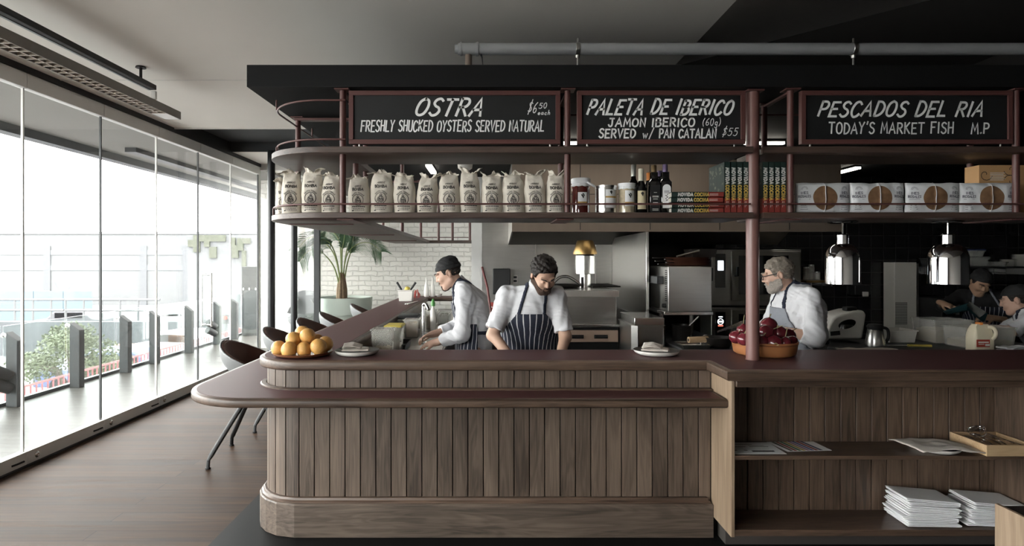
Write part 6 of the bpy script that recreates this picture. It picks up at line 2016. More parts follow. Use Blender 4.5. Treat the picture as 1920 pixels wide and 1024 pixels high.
MB().loft([(x - .06, 5.5), (x + .17, 5.5), (x + .17, 5.75), (x - .06, 5.75)], [(.012, z), (0, z + .075), (.006, z + .075), (.018, z + .01)]).build('tin_body', M_PAN, t, smooth=20)
mb = MB(); mb.tube([(x - .0, 5.49, z + .06), (x - .22, 5.45, z + .005)], .009, 8); mb.build('tin_handle', M_STEEL, t)

# range bench with pans
t = thing('range_bench', 'dark steel range bench between the salamander grill and the bar', 'bench', (1.75, 5.2, 0))
box('worktop', M_ALUD, 1.5, 2.04, 4.6, 5.95, .925, .95, t, .004); box('body', M_BLACK, 1.5, 2.02, 4.62, 5.95, .06, .924, t)
for x, y in ((1.55, 4.66), (1.97, 4.66), (1.55, 5.9), (1.97, 5.9)):
    mb = MB(); mb.tube([(x, y, .004), (x, y, .06)], .025, 8); mb.build('leg', M_STEEL, t)
ZR = .9515
Y = 4.76; xa, xb = XS(1256, Y), XS(1321, Y)
t = thing('oven_tray', 'shallow grey oven tray on the range bench', 'tray', ((xa + xb) / 2, Y, ZR)); xa = max(xa, 1.505); xb = 1.73
MB().loft([(xa, 4.68), (xb, 4.68), (xb, 4.9), (xa, 4.9)], [(.014, ZR), (0, ZR + .03), (-.006, ZR + .031), (-.006, ZR + .035), (.004, ZR + .034), (.016, ZR + .008)]).build('tray_body', M_STEELB, t, smooth=25, bevel=.002)
t = thing('rolling_pin', 'short pale wooden roll lying on the grey oven tray', 'rolling pin', (xb - .08, 4.78, ZR + .03)); mb = MB(); mb.tube([(xb - .15, 4.77, ZR + .062), (xb + .01, 4.79, ZR + .064)], .025, 16); mb.build('roller', M_TRAYW, t); mb = MB(); mb.tube([(xb - .152, 4.77, ZR + .062), (xb - .155, 4.77, ZR + .062)], .012, 12); mb.build('bore', M_BLACK, t)
px_ = XS(1346, 4.8)
t = thing('frying_pan', 'black iron frying pan on the range bench left of the onions', 'pan', (px_, 4.8, ZR))
MB().lathe([(.085, ZR), (.1, ZR + .02), (.112, ZR + .07), (.118, ZR + .08), (.113, ZR + .082), (.1, ZR + .05), (.09, ZR + .012), (.01, ZR + .01)], (px_, 4.8, 0), 36).build('pan_body', M_PAN, t, smooth=60)
mb = MB(); mb.tube([(px_ + .1, 4.8, ZR + .065), (px_ + .2, 4.83, ZR + .06)], .009, 8); mb.build('pan_handle', M_STEELB, t)
o = napkin('tea_towel', .14, .1, 3, .012, (XS(1320, 5.15), 5.15, ZR), .5, 'crumpled beige tea towel behind the black frying pan', 91, wav=.05, thick=.005, cat='towel')
t = thing('stock_pot', 'dark pot with a ladle handle under the salamander grill', 'pot', (XS(1250, 5.35), 5.35, ZR))
x = 1.64
MB().lathe([(.075, ZR), (.08, ZR + .01), (.085, ZR + .14), (.09, ZR + .145), (.08, ZR + .145), (.075, ZR + .02)], (x, 5.12, 0), 32).build('pot_body', M_PAN, t, smooth=60)
mb = MB(); mb.tube([(x, 5.1, ZR + .08), (x + .13, 5.08, ZR + .22)], .008, 8); mb.build('ladle_handle', M_STEELB, t)
t['label'] = 'dark pot with a ladle in it under the salamander grill'
t = thing('chef_knife', 'broad bladed knife held out level beside the pillar', 'knife', (XS(1370, 4.6), 4.6, 1.1))
mb = MB(); a, b_ = W(1345, 621, 4.55), W(1392, 606, 4.5); d = (b_ - a); n = Vector((-d.z, 0, d.x)).normalized() * .022
mb.add([a, b_ + n * .8, b_ - n * .8, a - n * .5] + [q + Vector((0, .002, 0)) for q in (a, b_ + n * .8, b_ - n * .8, a - n * .5)], [(0, 3, 2, 1), (4, 5, 6, 7), (0, 1, 5, 4), (1, 2, 6, 5), (2, 3, 7, 6), (3, 0, 4, 7)])
mb.build('blade', M_STEELB, t, smooth=0)
mb = MB(); mb.tube([b_, b_ + d.normalized() * .12], .012, 10, flat=1.4); mb.build('knife_handle', M_BLACK, t)

# combination ovens at the back
OY = 6.9
for nm, py0, py1, lb in (('upper', 468, 573, 'upper combination oven with lit white screen at the back of the kitchen'), ('lower', 577, 672, 'lower combination oven with round lit dial, under the upper oven')):
    xa, xb = XS(1334, OY), XS(1502, OY); za, zb_ = zz(py1, OY), zz(py0, OY)
    t = thing('combination_oven', lb, 'oven', ((xa + xb) / 2, OY, za), 'combination ovens')
    box('housing', M_STEEL, xa, xb, OY, 7.28, za, zb_, t, .005)
    box('control_panel', M_BLKGLS, XS(1341, OY), XS(1360, OY), OY - .008, OY - .0005, zb_ - .44, zb_ - .05, t, .003)
    d = box('door', M_STEELH, XS(1370, OY), xb - .02, OY - .03, OY - .001, za + .06, zb_ - .02, t, .005)
    box('door_glass', M_BLKGLS, XS(1383, OY), xb - .16, OY - .036, OY - .0305, za + .13, zb_ - .07, d, .004)
    mb = MB(); mb.tube([(XS(1377, OY), OY - .03, zb_ - .3), (XS(1377, OY), OY - .09, zb_ - .3), (XS(1377, OY), OY - .09, zb_ - .2)], .014, 8); mb.build('door_handle', M_BLACK, d)
    if nm == 'upper':
        box('screen', M_SCREEN, XS(1345.5, OY), XS(1356, OY), OY - .012, OY - .0085, zz(507, OY), zz(489, OY), t)
    else:
        fm = lambda u, v: (u, OY - .0095, v)
        cx_, cz_ = XS(1350.5, OY), zz(603, OY)
        mb = MB(); mb.ribbon([(cx_ + .032 * math.cos(a * PI / 12), cz_ + .032 * math.sin(a * PI / 12)) for a in range(25)], .006, fm); mb.ribbon([(cx_ - .02, cz_), (cx_ + .02, cz_)], .018, fm); mb.ribbon([(cx_ - .02, cz_ + .055), (cx_ + .02, cz_ + .055)], .01, fm)
        mb.build('dial', M_SCREEN, t, smooth=0)
        mb = MB(); mb.ribbon([(cx_ - .025, cz_ - .048), (cx_ + .025, cz_ - .048)], .012, fm); mb.build('red_display', M_LEDR, t, smooth=0)
box_t = thing('oven_stand', 'dark stand under the two combination ovens', 'stand', (2.9, 7.2, 0)); box('base', M_BLACK, XS(1334, OY), XS(1502, OY), OY, 7.28, .004, zz(672, OY) - .002, box_t)

# heat lamps
for px, lb, r in ((1580, 'left polished heat lamp hanging under the right shelf', .098), (1777.5, 'right polished heat lamp hanging under the right shelf', .108)):
    Y = 3.74; x = XS(px, Y)
    t = thing('heat_lamp', lb, 'heat lamp', (x, Y, 1.5), 'polished heat lamps')
    z = lambda py: CZ - (py - CY) / FP * Y
    MB().lathe([(.085, 1.893), (.085, 1.886), (.07, 1.882), (.01, 1.88)][::-1], (x, Y, 0), 36).build('ceiling_disc', M_BLKGLS, t)
    mb = MB(); mb.tube([(x, Y, 1.884), (x, Y, z(440))], .006, 10); mb.build('stem', M_CHROME, t)
    MB().lathe([(.036, z(457)), (.036, z(441)), (.03, z(439))], (x, Y, 0), 32).build('neck', M_CHROME, t)
    R_ = r
    prof = [(R_ - .004, z(531)), (R_, z(532.5)), (R_, z(485))] + [(.03 + (R_ - .03) * math.cos(a * PI / 16), z(485) + (z(457) - z(485)) * math.sin(a * PI / 16)) for a in range(1, 9)]
    prof += [(.026, z(458) - .004)] + [(.026 + (R_ - .034) * math.cos(a * PI / 16), z(487) + (z(459) - z(487)) * math.sin(a * PI / 16)) for a in range(7, 0, -1)] + [(R_ - .006, z(487))]
    MB().lathe(prof, (x, Y, 0), 48).build('shade', M_CHROME, t, smooth=50)
    mb = MB(); mb.ball((x, Y, 1.6), .045, 16, sq=(1, 1, 1.2)); mb.build('bulb', pbr('infrared_bulb_%d' % px, (.3, .05, .03), .3), t)

# bench on the right with its things
t = thing('right_bench', 'dark steel kitchen bench behind the right bar', 'bench', (4.2, 5, 0))
box('worktop', M_ALUD, 2.72, 4.5, 4.3, 5.3, .925, .95, t, .004); box('body', M_BLACK, 2.75, 4.47, 4.35, 5.28, .06, .924, t)
for x, y in ((2.8, 4.4), (4.4, 4.4), (2.8, 5.2), (4.4, 5.2)):
    mb = MB(); mb.tube([(x, y, .004), (x, y, .06)], .025, 8); mb.build('leg', M_STEEL, t)
# white food processor base
Y = 5.05; t = thing('kitchen_machine', 'white sloping kitchen machine base with oval dial on the right bench', 'kitchen machine', (XS(1585, Y), Y, ZR))
P = lambda px, py: (XS(px, Y), zz(py, Y))
side = [P(1548, 636), P(1550, 622), P(1561, 598), P(1568, 592), P(1603, 583), P(1620, 582), P(1625, 590), P(1618, 636)]
mb = MB(); n = len(side); vs = [(p[0], Y, max(ZR, p[1])) for p in side] + [(p[0], Y + .26, max(ZR, p[1])) for p in side]
mb.add(vs, [tuple(range(n)), tuple(reversed(range(n, 2 * n)))] + [(i, i + n, (i + 1) % n + n, (i + 1) % n) for i in range(n)])
mb.build('housing', M_PLASTW, t, smooth=30, bevel=.02, seg=4)
mb = MB(); c0 = P(1588, 608); mb.lathe([(.075, 0), (.075, .004), (.01, .005)], (c0[0], Y - .0005, c0[1]), 32, Matrix.Rotation(-.28, 3, 'Y') @ Matrix.Rotation(PI / 2, 3, 'X') @ Matrix.Diagonal((1, .5, 1))); mb.build('dial', M_BLKGLS, t)
mb = MB(); c0 = P(1566, 625); mb.box(-.04, .04, -.003, .001, -.018, .018, M=None); mb.v = [tuple(Vector((c0[0], Y - .001, c0[1])) + (Matrix.Rotation(-.1, 3, 'Y') @ Vector(p))) for p in mb.v]; mb.build('display', M_BLACK, t)
a, b_ = P(1598, 583), P(1612, 582); box('lid_lock', M_BLACK, a[0] - .03, b_[0], Y + .03, Y + .1, a[1] - .005, a[1] + .03, t, .008)
# steel jug
Y = 4.85; x = XS(1641, Y)
t = thing('steel_jug', 'steel jug with black lid and handle right of the white kitchen machine', 'jug', (x, Y, ZR))
MB().lathe([(.075, ZR), (.076, ZR + .01), (.055, zz(618, Y)), (.05, zz(616, Y))], (x, Y, 0), 32).build('jug_body', M_STEELB, t)
MB().lathe([(.055, zz(618, Y) + .001), (.062, zz(612, Y)), (.05, zz(608, Y)), (.01, zz(607, Y))], (x, Y, 0), 32).build('lid', M_BLACK, t)
mb = MB(); mb.tube(crom([(x + .055, Y, zz(614, Y)), (x + .1, Y, zz(618, Y)), (x + .105, Y, zz(634, Y)), (x + .07, Y, zz(646, Y))], 5), .012, 8); mb.build('handle', M_BLACK, t)
tub('pale plastic tray behind the steel jug', XS(1660, 5.1), XS(1712, 5.1), 5.05, 5.27, ZR, zz(618, 5.1), M_PLASTW)
t = thing('knife_with_yellow_handle', 'yellow handled knife lying on the right bench', 'knife', (XS(1722, 4.8), 4.8, ZR)); t.name = 'kitchen_knife'; ORG['kitchen_knife'] = ORG.get('knife_with_yellow_handle', Vector(t.location))
a, b_ = Vector((XS(1702, 4.8), 4.8, ZR + .014)), Vector((XS(1741, 4.8), 4.77, ZR + .014))
mb = MB(); mb.tube([a, (a + b_) / 2, b_], [.013, .012, .014], 10, flat=.8); mb.build('knife_handle', M_PLASTY, t)
mb = MB(); mb.box(a.x - .16, a.x, 4.785, 4.82, ZR + .011, ZR + .014); mb.build('blade', M_STEELB, t)
o = napkin('tea_towel', .42, .12, 2, .008, (XS(1625, 4.62), 4.62, ZR), .03, 'white tea towel lying in front of the steel jug', 95, wav=.01, thick=.004, mat_=M_LINEN, cat='towel')
tub('clear deep tub of dough pieces at the back of the right bench', XS(1750, 5.0), XS(1822, 5.0), 4.98, 5.26, ZR, zz(600, 5.0), M_PLAS, fill=(M_DOUGH, .55))
tub('clear tub of flour behind the milk bottle', XS(1808, 4.72), XS(1902, 4.72), 4.7, 4.95, ZR, zz(614, 4.72), M_PLAS, fill=(M_DOUGH, .35))
Y = 4.58; x = XS(1837, Y)
t = thing('milk_bottle', 'plastic milk bottle with red label and orange cap on the right bench', 'milk bottle', (x, Y, ZR))
hw = .078
ol = []
for sx, sy, a0 in ((1, 1, 0), (-1, 1, 90), (-1, -1, 180), (1, -1, 270)): ol += arc(x + sx * (hw - .025), Y + sy * (.055 - .025), .025, a0, a0 + 90, 5)
zm = lambda py: zz(py, Y)
MB().loft(ol, [(.008, ZR), (0, ZR + .007), (0, zm(631)), (.004, zm(625)), (.012, zm(618)), (.024, zm(612)), (.034, zm(609)), (.036, zm(607.5))]).build('bottle_body', M_MILK, t, smooth=60)
mb = MB(); mb.tube(crom([(x + .018, Y - .045, zm(612)), (x + .05, Y - .06, zm(613)), (x + .068, Y - .064, zm(620)), (x + .066, Y - .062, zm(629)), (x + .05, Y - .054, zm(635))], 5), [.013] * 21, 10); mb.build('handle', M_MILK, t)
MB().lathe([(.024, zm(609)), (.024, zm(604.5)), (.02, zm(604))], (x - .005, Y, 0), 20).build('cap', M_ORCAP, t)
box('label', M_PLASTR, x - .07, x + .03, Y - .0575, Y - .0552, zm(649), zm(635), t)
mb = MB(); fm = lambda u, v: (u, Y - .0582, v); mb.ribbon([(x - .055, zm(640)), (x + .018, zm(640))], .009, fm); mb.ribbon([(x - .055, zm(643.5)), (x - .015, zm(643.5))], .005, fm); mb.ribbon([(x - .0, zm(645)), (x + .022, zm(645))], .017, fm); mb.build('label_print', M_WPRT, t, smooth=0)
napkin('tea_towel', .2, .12, 3, .012, (XS(1905, 4.6), 4.62, ZR), .3, 'crumpled white towel at the right end of the right bench', 97, wav=.03, thick=.005, mat_=M_WHITEC, cat='towel')
# folder in the hands of the cook in black
t = thing('open_folder', 'open blue green folder held by the cook in black', 'folder', W(1830, 590, 6.0))
for nm, q in (('cover', [W(1768, 584, 6.12), W(1817, 568, 6.06), W(1826, 580, 5.98), W(1775, 590, 6.02)]), ('cover', [W(1817, 566, 6.06), W(1852, 588, 5.94), W(1845, 606, 5.88), W(1812, 580, 5.98)])):
    mb = MB(); mb.add(q, [(0, 1, 2, 3)]); mb.build(nm, pbr('teal_folder' if 'teal_folder' not in MT else 'teal_folder_b', (.012, .045, .055), .4), t, smooth=0, thick=.004)
mb = MB(); mb.add([W(1818, 566, 6.04), W(1850, 586, 5.92), W(1836, 596, 5.87), W(1812, 572, 5.96)], [(0, 1, 2, 3)]); mb.build('page', M_PLAS, t, smooth=0, thick=.002)
# pale refrigerated cabinet
Y = 7.08
t = thing('ice_machine', 'pale upright cabinet with perforated vent against the black tiles', 'cabinet', (XS(1700, Y), Y, 0))
xa, xb = XS(1677, Y), XS(1719, Y)
box('housing', pbr('pale_enamel', (.6, .575, .53), .5, var=.06), xa, xb, Y, 7.28, .004, zz(492, Y), t, .006)
mb = MB()
for j in range(14):
    for k in range(9):
        mb.box(xa + .012 + k * .016, xa + .022 + k * .016, Y - .002, Y, zz(566, Y) - .02 - j * .019, zz(566, Y) - .008 - j * .019)
mb.build('vent', M_BLACK, t)
box('side_strip', M_STEEL, xb + .0, xb + .03, Y + .01, 7.28, .004, zz(494, Y), t)
t.name = 'cooling_cabinet'; ORG['cooling_cabinet'] = ORG['ice_machine']
t = thing('soap_dispenser', 'small black dispenser with white nozzle on the black tiles', 'dispenser', (XS(1632, 7.25), 7.25, 1.3)); box('case', M_BLACK, XS(1603, 7.2), XS(1633, 7.2), 7.2, 7.299, zz(553, 7.2), zz(535, 7.2), t, .01); box('nozzle', M_PLASTW, XS(1618, 7.18), XS(1628, 7.18), 7.17, 7.2, zz(556, 7.2), zz(547, 7.2), t, .006)
# narrow wall shelf behind the grey haired cook
t = thing('wall_shelf', 'narrow steel wall shelf on the black tiles behind the grey haired cook', 'shelf', (XS(1535, 7.2), 7.2, 1.4)); box('board', M_BRASS, XS(1508, 7.1), XS(1556, 7.1), 7.05, 7.299, zz(530, 7.1), zz(526, 7.1), t, .002)
for px in (1512, 1550): box('bracket', M_STEEL, XS(px, 7.2), XS(px + 2, 7.2), 7.1, 7.299, zz(536, 7.2), zz(530.2, 7.2), t)
for k, (px, hh) in enumerate(((1494, 22), (1504, 26), (1515, 14))):
    Y = 7.22; x = XS(px + 8, Y); t = thing('spice_jar', 'small jar on the narrow wall shelf, ' + ['leftmost', 'middle and tallest', 'rightmost'][k], 'jar', (x + .05, Y, zz(526, 7.1)), 'jars on the narrow wall shelf')
    z0 = zz(526, 7.1) + .001; x += .06
    MB().lathe([(.035, z0), (.035, z0 + hh * .006), (.028, z0 + hh * .0064)], (x, Y, 0), 20).build('jar_body', M_PLAS, t); MB().lathe([(.03, z0 + hh * .0065), (.03, z0 + hh * .0072)], (x, Y, 0), 20).build('lid', M_STEEL, t)
# high shelf with boxes and plates
SYh = 7.0
t = thing('high_shelf', 'steel wall shelf of plates and tubs above the cook in black', 'shelf', (5.9, 7.1, 1.55)); box('board', M_ALUD, XS(1740, SYh), 7.2, SYh, 7.299, zz(503, SYh), zz(500, SYh), t, .002)
for px in (1746, 1900): box('bracket', M_STEEL, XS(px, 7.2), XS(px + 3, 7.2), SYh + .05, 7.299, zz(515, SYh), zz(503.2, SYh), t)
zsh = zz(500, SYh) + .001
for k, (px, w_, n_, r) in enumerate(((1890, 0, 7, .08), (1917, 0, 12, .1))):
    base = None
    for j in range(n_):
        z = zsh + j * .012; x = XS(px, 7.14); lb = 'plate %s in the %s plate stack on the high shelf' % (['at the bottom', 'second from below', 'third from below', 'fourth from below', 'fifth from below', 'sixth from below', 'seventh from below', 'eighth from below', 'ninth from below', 'tenth from below', 'eleventh from below', 'at the top'][j], ('left', 'right')[k])
        if base is None:
            base = thing('stacked_plate', lb, 'plate', (x, 7.14, z), 'plates on the high shelf'); MB().lathe([(r * .6, z), (r * .97, z + .009), (r, z + .0115), (r * .9, z + .011), (.01, z + .006)], (x, 7.14, 0), 28).build('dish', M_CERAM, base)
        else: dup(base, (x, 7.14, z), label=lb)
for k, (px, w_, h_, m_, lb) in enumerate(((1758, 28, 16, M_ALUD, 'dark low tub at the left of the high shelf'), (1830, 30, 16, M_PLAS, 'clear tub in the middle of the high shelf'), (1868, 24, 9, M_PLAS, 'small clear tub left of the plate stacks'), (1790, 26, 12, M_BLACK, 'black tub left of the clear tub on the high shelf'))):
    tub(lb, XS(px - w_ / 2, 7.1), XS(px + w_ / 2, 7.1), 7.03, 7.27, zsh, zsh + h_ * .0062, m_, M_PLAS if k == 1 else None, name='storage_tub')
zs2 = zsh + 16 * .0062 + .02
tub('clear tub with dark blue lid stacked on the clear tub of the high shelf', XS(1818, 7.1), XS(1840, 7.1), 7.05, 7.25, zs2, zs2 + .07, M_PLAS, pbr('blue_lid', (.02, .03, .1), .4), name='storage_tub')
for k, (px, lb) in enumerate(((1783, 'left'), (1819, 'right'))):
    Y = 6.75; xa, xb = XS(px - 17, Y), XS(px + 17, Y); t = thing('microwave_oven', '%s black microwave oven low against the black tiles' % lb, 'microwave', ((xa + xb) / 2, Y, 1.0), 'black microwave ovens')
    box('housing', M_BLACK, xa, xb, Y, 7.2, zz(596, Y), zz(560, Y), t, .006); box('door_glass', M_BLKGLS, xa + .02, xb - .06, Y - .006, Y - .0005, zz(592, Y), zz(566, Y), t); box('button_panel', M_STEEL, xb - .05, xb - .01, Y - .006, Y - .0005, zz(590, Y), zz(568, Y), t)
t = thing('back_counter', 'dark counter under the microwave ovens', 'counter', (5.2, 7, 0)); box('body', M_BLACK, 5.1, 7.2, 6.7, 7.299, .004, zz(596, 6.75) - .001, t)
# strip lights under the bulkhead
for nm, a in (('strip_light', (.42, 2.47, 5.0, 5.05, 'long strip light under the bulkhead behind the chalkboards')), ('strip_light', (3.88, 3.95, 6.36, 6.75, 'short strip light over the right side of the kitchen')), ('strip_light', (-.68, -.61, 6.2, 6.75, 'short strip light over the side bench'))):
    x0, x1, y0, y1, lb = a
    t = thing(nm, lb, 'strip light', ((x0 + x1) / 2, (y0 + y1) / 2, 2.63), 'kitchen strip lights')
    box('housing', M_ALUD, x0, x1, y0, y1, 2.645, 2.665, t); box('diffuser', M_EMITW, x0 + .005, x1 - .005, y0 + .005, y1 - .005, 2.625, 2.6445, t)
t = thing('smoke_detector', 'round white detector under the bulkhead behind the rice sacks', 'detector', (XS(872, 6.3), 6.3, 2.63)); MB().lathe([(.05, 2.6), (.075, 2.62), (.08, 2.664)], (XS(872, 6.3), 6.3, 0), 24).build('detector_body', M_PLASTW, t); MB().lathe([(.03, 2.59), (.035, 2.6)], (XS(872, 6.3), 6.3, 0), 20).build('sensor', M_ALUD, t)

# ================================================================ PLANT, STOOLS
PY = 10.3
pp = W(645, 570, PY)
t = thing('potted_palm', 'kentia palm in a large sage green pot before the white brick wall', 'potted plant', (pp.x, PY, 0))
k = PY / FP
r = 52.5 * k
zr = CZ - (557 - CY) * k
MB().lathe([(r * .62, .004), (r * .66, .02), (r * .86, zr - .3), (r * .86, zr - .285), (r * .955, zr - .28), (r * 1.0, zr - .02), (r * .99, zr), (r * .94, zr), (r * .92, zr - .05), (.02, zr - .06)], (pp.x, PY, 0), 56).build('pot', M_POT, t, smooth=40)
mb = MB(); mb.lathe([(r * .915, zr - .05), (r * .6, zr - .03), (.02, zr - .02)], (pp.x, PY, 0), 32); mb.build('soil', M_SOIL, t, kind=None)
bx = W(641, 545, PY)
mb = MB()
for j in range(7):
    a = j * .9; mb.tube(crom([(bx.x + .05 * math.cos(a), PY + .05 * math.sin(a), zr - .05), (bx.x + .055 * math.cos(a), PY + .05 * math.sin(a), zr + .14), (bx.x + .02 * math.cos(a), PY + .02 * math.sin(a), zr + .42)], 4), [.045, .045, .042, .04, .038, .034, .03, .026, .02], 8)
mb.build('trunk', M_TRUNK, t, smooth=70)
fr = [([(641, 540), (646, 500), (655, 472), (675, 457), (697, 457), (717, 472)], -.1, .19, 1.0), ([(640, 540), (634, 500), (624, 470), (604, 450), (584, 446), (566, 464)], -.15, .2, 1), ([(641, 540), (638, 490), (634, 455), (622, 436), (606, 430), (590, 438)], .25, .19, 1),
      ([(642, 540), (645, 490), (652, 455), (662, 436), (678, 428), (696, 436)], .3, .18, 1), ([(640, 540), (630, 505), (613, 478), (598, 468), (584, 474), (574, 490)], -.35, .17, 1), ([(641, 540), (640, 480), (642, 448), (640, 430), (634, 418), (622, 410)], .1, .2, 1),
      ([(642, 540), (650, 500), (656, 478), (660, 462), (664, 440), (672, 424)], .0, .14, .9), ([(640, 540), (636, 495), (628, 462), (620, 452), (610, 452), (600, 462)], -.5, .16, 1), ([(641, 540), (642, 500), (644, 470), (648, 452), (650, 440), (648, 428)], -.2, .15, .9)]
rs = random.Random(12)
for pts, dy, ll, sc in fr:
    P3 = [W(a, b_, PY) + Vector((0, dy * i / (len(pts) - 1) * 1.0, 0)) for i, (a, b_) in enumerate(pts)]
    P3[0] = Vector((bx.x, PY, zr - .02))
    C3 = crom(P3, 7)
    n = len(C3)
    mb = MB(); mb.tube(C3, [.014 - .0105 * i / n for i in range(n)], 6)
    stalk = mb.build('frond_stalk', M_STALK, t)
    mb = MB(); n0 = int(n * .42)
    for i in range(n0, n):
        q = (i - n0) / (n - n0)
        for half in (0, .5):
            p = C3[i] if half == 0 else C3[i].lerp(C3[min(i + 1, n - 1)], .5)
            d = (C3[min(i + 1, n - 1)] - C3[i - 1]).normalized()
            sd = d.cross(Vector((0, 1, .15))).normalized()
            out = Vector((0, 1, 0)) if abs(d.y) < .9 else Vector((1, 0, 0))
            for s in (-1, 1):
                L = ll * sc * (1.15 - .75 * abs(q - .3)) * rs.uniform(.85, 1.1) * 1.5
                dr = (d * .7 + (sd * .75 + out * .45) * s + Vector((0, 0, .1))).normalized()
                w = .0075
                pts_ = [p + dr * L * a + Vector((0, 0, -1)) * (L * .5 * a * a) for a in (0, .3, .65, 1)]
                wd_ = dr.cross(Vector((0, 0, 1)))
                if wd_.length < .1: wd_ = Vector((1, 0, 0))
                wd_ = (wd_.normalized() * .6 + Vector((0, 0, .8)) * .7).normalized()
                vs = []
                for a, ww in zip(pts_, (.5, 1, .8, .08)): vs += [a - wd_ * w * ww, a + wd_ * w * ww]
                mb.add(vs, [(0, 1, 3, 2), (2, 3, 5, 4), (4, 5, 7, 6)])
    mb.build('leaflets', M_LEAF, t, smooth=0, thick=.0015)

# bar stools


def tub_f(lo_, th, cut_a):
    def f(P):
        d = ell(P, (0, 0, .93), (.285, .30, .285))
        d = np.abs(d + lo_) - th
        pl_ = P[:, 2] - (.985 - .45 * (P[:, 0] + .28) - .12 * np.abs(P[:, 1]))
        return smax(d, pl_, .012)
    return f


seat0 = None
sp = [(-1.97, 5.05, 'nearest the room, its splayed legs in view'), (-2.0, 6.05, 'second from the room, behind the oranges'), (-1.97, 7.0, 'third from the room'), (-1.95, 7.85, 'fourth from the room'), (-1.9, 9.35, 'farthest, in front of the palm pot')]
for x, y, lb in sp:
    if seat0 is None:
        t = seat0 = thing('bar_stool', 'brown leather tub stool at the window bar, ' + lb, 'stool', (0, 0, 0), 'tub stools at the window bar')
        sdf_obj('shell', tub_f(0, .009, 0), [-.35, -.36, .6], [.35, .36, 1.05], .011, M_SHELL, t, iters=2)
        sdf_obj('leather_pad', tub_f(.02, .0125, 0), [-.35, -.36, .6], [.35, .36, 1.05], .011, M_LEATH, t, iters=2)
        MB().lathe([(.05, .56), (.055, .6), (.09, .64), (.02, .655)], (0, 0, 0), 24).build('swivel_hub', M_BLACK, t)
        for q in range(4):
            a = PI / 4 + q * PI / 2 + .12
            c_, s_ = math.cos(a), math.sin(a)
            mb = MB(); mb.tube(crom([(.02 * c_, .02 * s_, .6), (.2 * c_, .2 * s_, .37), (.4 * c_, .4 * s_, .1), (.42 * c_, .42 * s_, .06), (.424 * c_, .424 * s_, .012)], 4), [.022] * 9 + [.016] * 8, 10, flat=.8)
            lg = mb.build('leg', M_BLACK, t)
            MB().lathe([(.02, .001), (.02, .014)], (.424 * c_, .424 * s_, 0), 12).build('foot', M_BLACK, lg)
        t.location = (x, y, 0)
    else: dup(seat0, (x, y, 0), rotz=rs.uniform(-.1, .15), label='brown leather tub stool at the window bar, ' + lb)

# pale chair beyond the glass return
cp = Vector((-3.3, 10.45, 0))
t = thing('side_chair', 'pale moulded chair with wire legs beyond the glazed return', 'chair', cp)
sdf_obj('shell', lambda P: smax(np.abs(smin(ell(P, (0, .0, .72), (.25, .24, .28)), ell(P, (0, .2, .95), (.22, .06, .28)), .08)) - .008, .0 + (P[:, 2] - .74 - 1.4 * np.clip(P[:, 1] + .02, 0, .4)) , .01), [-.3, -.3, .4], [.3, .32, 1.28], .012, M_SHELL, t, iters=2)
for q in range(4):
    a = PI / 4 + q * PI / 2
    mb = MB(); mb.tube([(cp.x + .1 * math.cos(a), cp.y + .1 * math.sin(a), .46), (cp.x + .3 * math.cos(a), cp.y + .3 * math.sin(a), .004)], .009, 8); mb.build('leg', M_STEEL, t)

# ================================================================ CEILING FITTINGS
t = thing('cable_tray', 'dark grey steel channel hung below the ceiling by the windows', 'channel', (-2.8, 4.9, 3.09))
mb = MB(); mb.box(-2.825, -2.78, 1.5, 4.97, 3.065, 3.105); mb.build('channel', pbr('dark_channel', (.045, .045, .045), .5, .3), t, bevel=.003)
box('inner_lip', M_GALV, -2.845, -2.8255, 1.5, 4.965, 3.062, 3.072, t)
for y in (4.78, 2.2):
    mb = MB(); mb.tube([(-2.8, y, 3.1), (-2.8, y, 3.19)], .011, 10); mb.lathe([(.04, 3.188), (.035, 3.1985)], (-2.8, y, 0), 20); mb.build('hanger_rod', M_BLACK, t)
t = thing('linear_luminaire', 'long grey louvred ceiling lamp hung under the steel channel', 'ceiling lamp', (-2.87, 5.2, 2.96))
x0, x1, y0, y1, z0, z1 = -2.955, -2.81, 1.5, 5.42, 2.925, 2.995
mb = MB(); mb.box(x0, x0 + .006, y0, y1, z0, z1); mb.box(x1 - .006, x1, y0, y1, z0, z1); mb.box(x0, x1, y0, y1, z1 - .004, z1); mb.box(x0 + .006, x1 - .006, y1 - .006, y1, z0, z1 - .004)
mb.build('housing', pbr('lamp_grey', (.27, .255, .235), .5, .2), t, bevel=.001)
mb = MB()
yy = 1.55
while yy < 5.2: mb.box(x0 + .006, x1 - .006, yy, yy + .007, z0 + .001, z0 + .03); yy += .07
mb.box((x0 + x1) / 2 - .003, (x0 + x1) / 2 + .003, y0, 5.2, z0 + .002, z0 + .03)
mb.build('louvre', pbr('louvre_bronze', (.5, .43, .36), .4, .2), t)
box('inner_dark_sheet', M_BLACK, x0 + .0065, x1 - .0065, y0, 5.2, z1 - .012, z1 - .006, t)  # black sheet stands in for the shade behind the slats
box('end_plate', M_PLASTW, x0 + .006, x1 - .006, 5.2, 5.41, z0 + .001, z0 + .004, t)
for y in (5.0, 2.3):
    mb = MB(); mb.box(-2.84, -2.8, y - .012, y + .012, 2.996, 3.064); mb.build('clamp', M_STEEL, t)

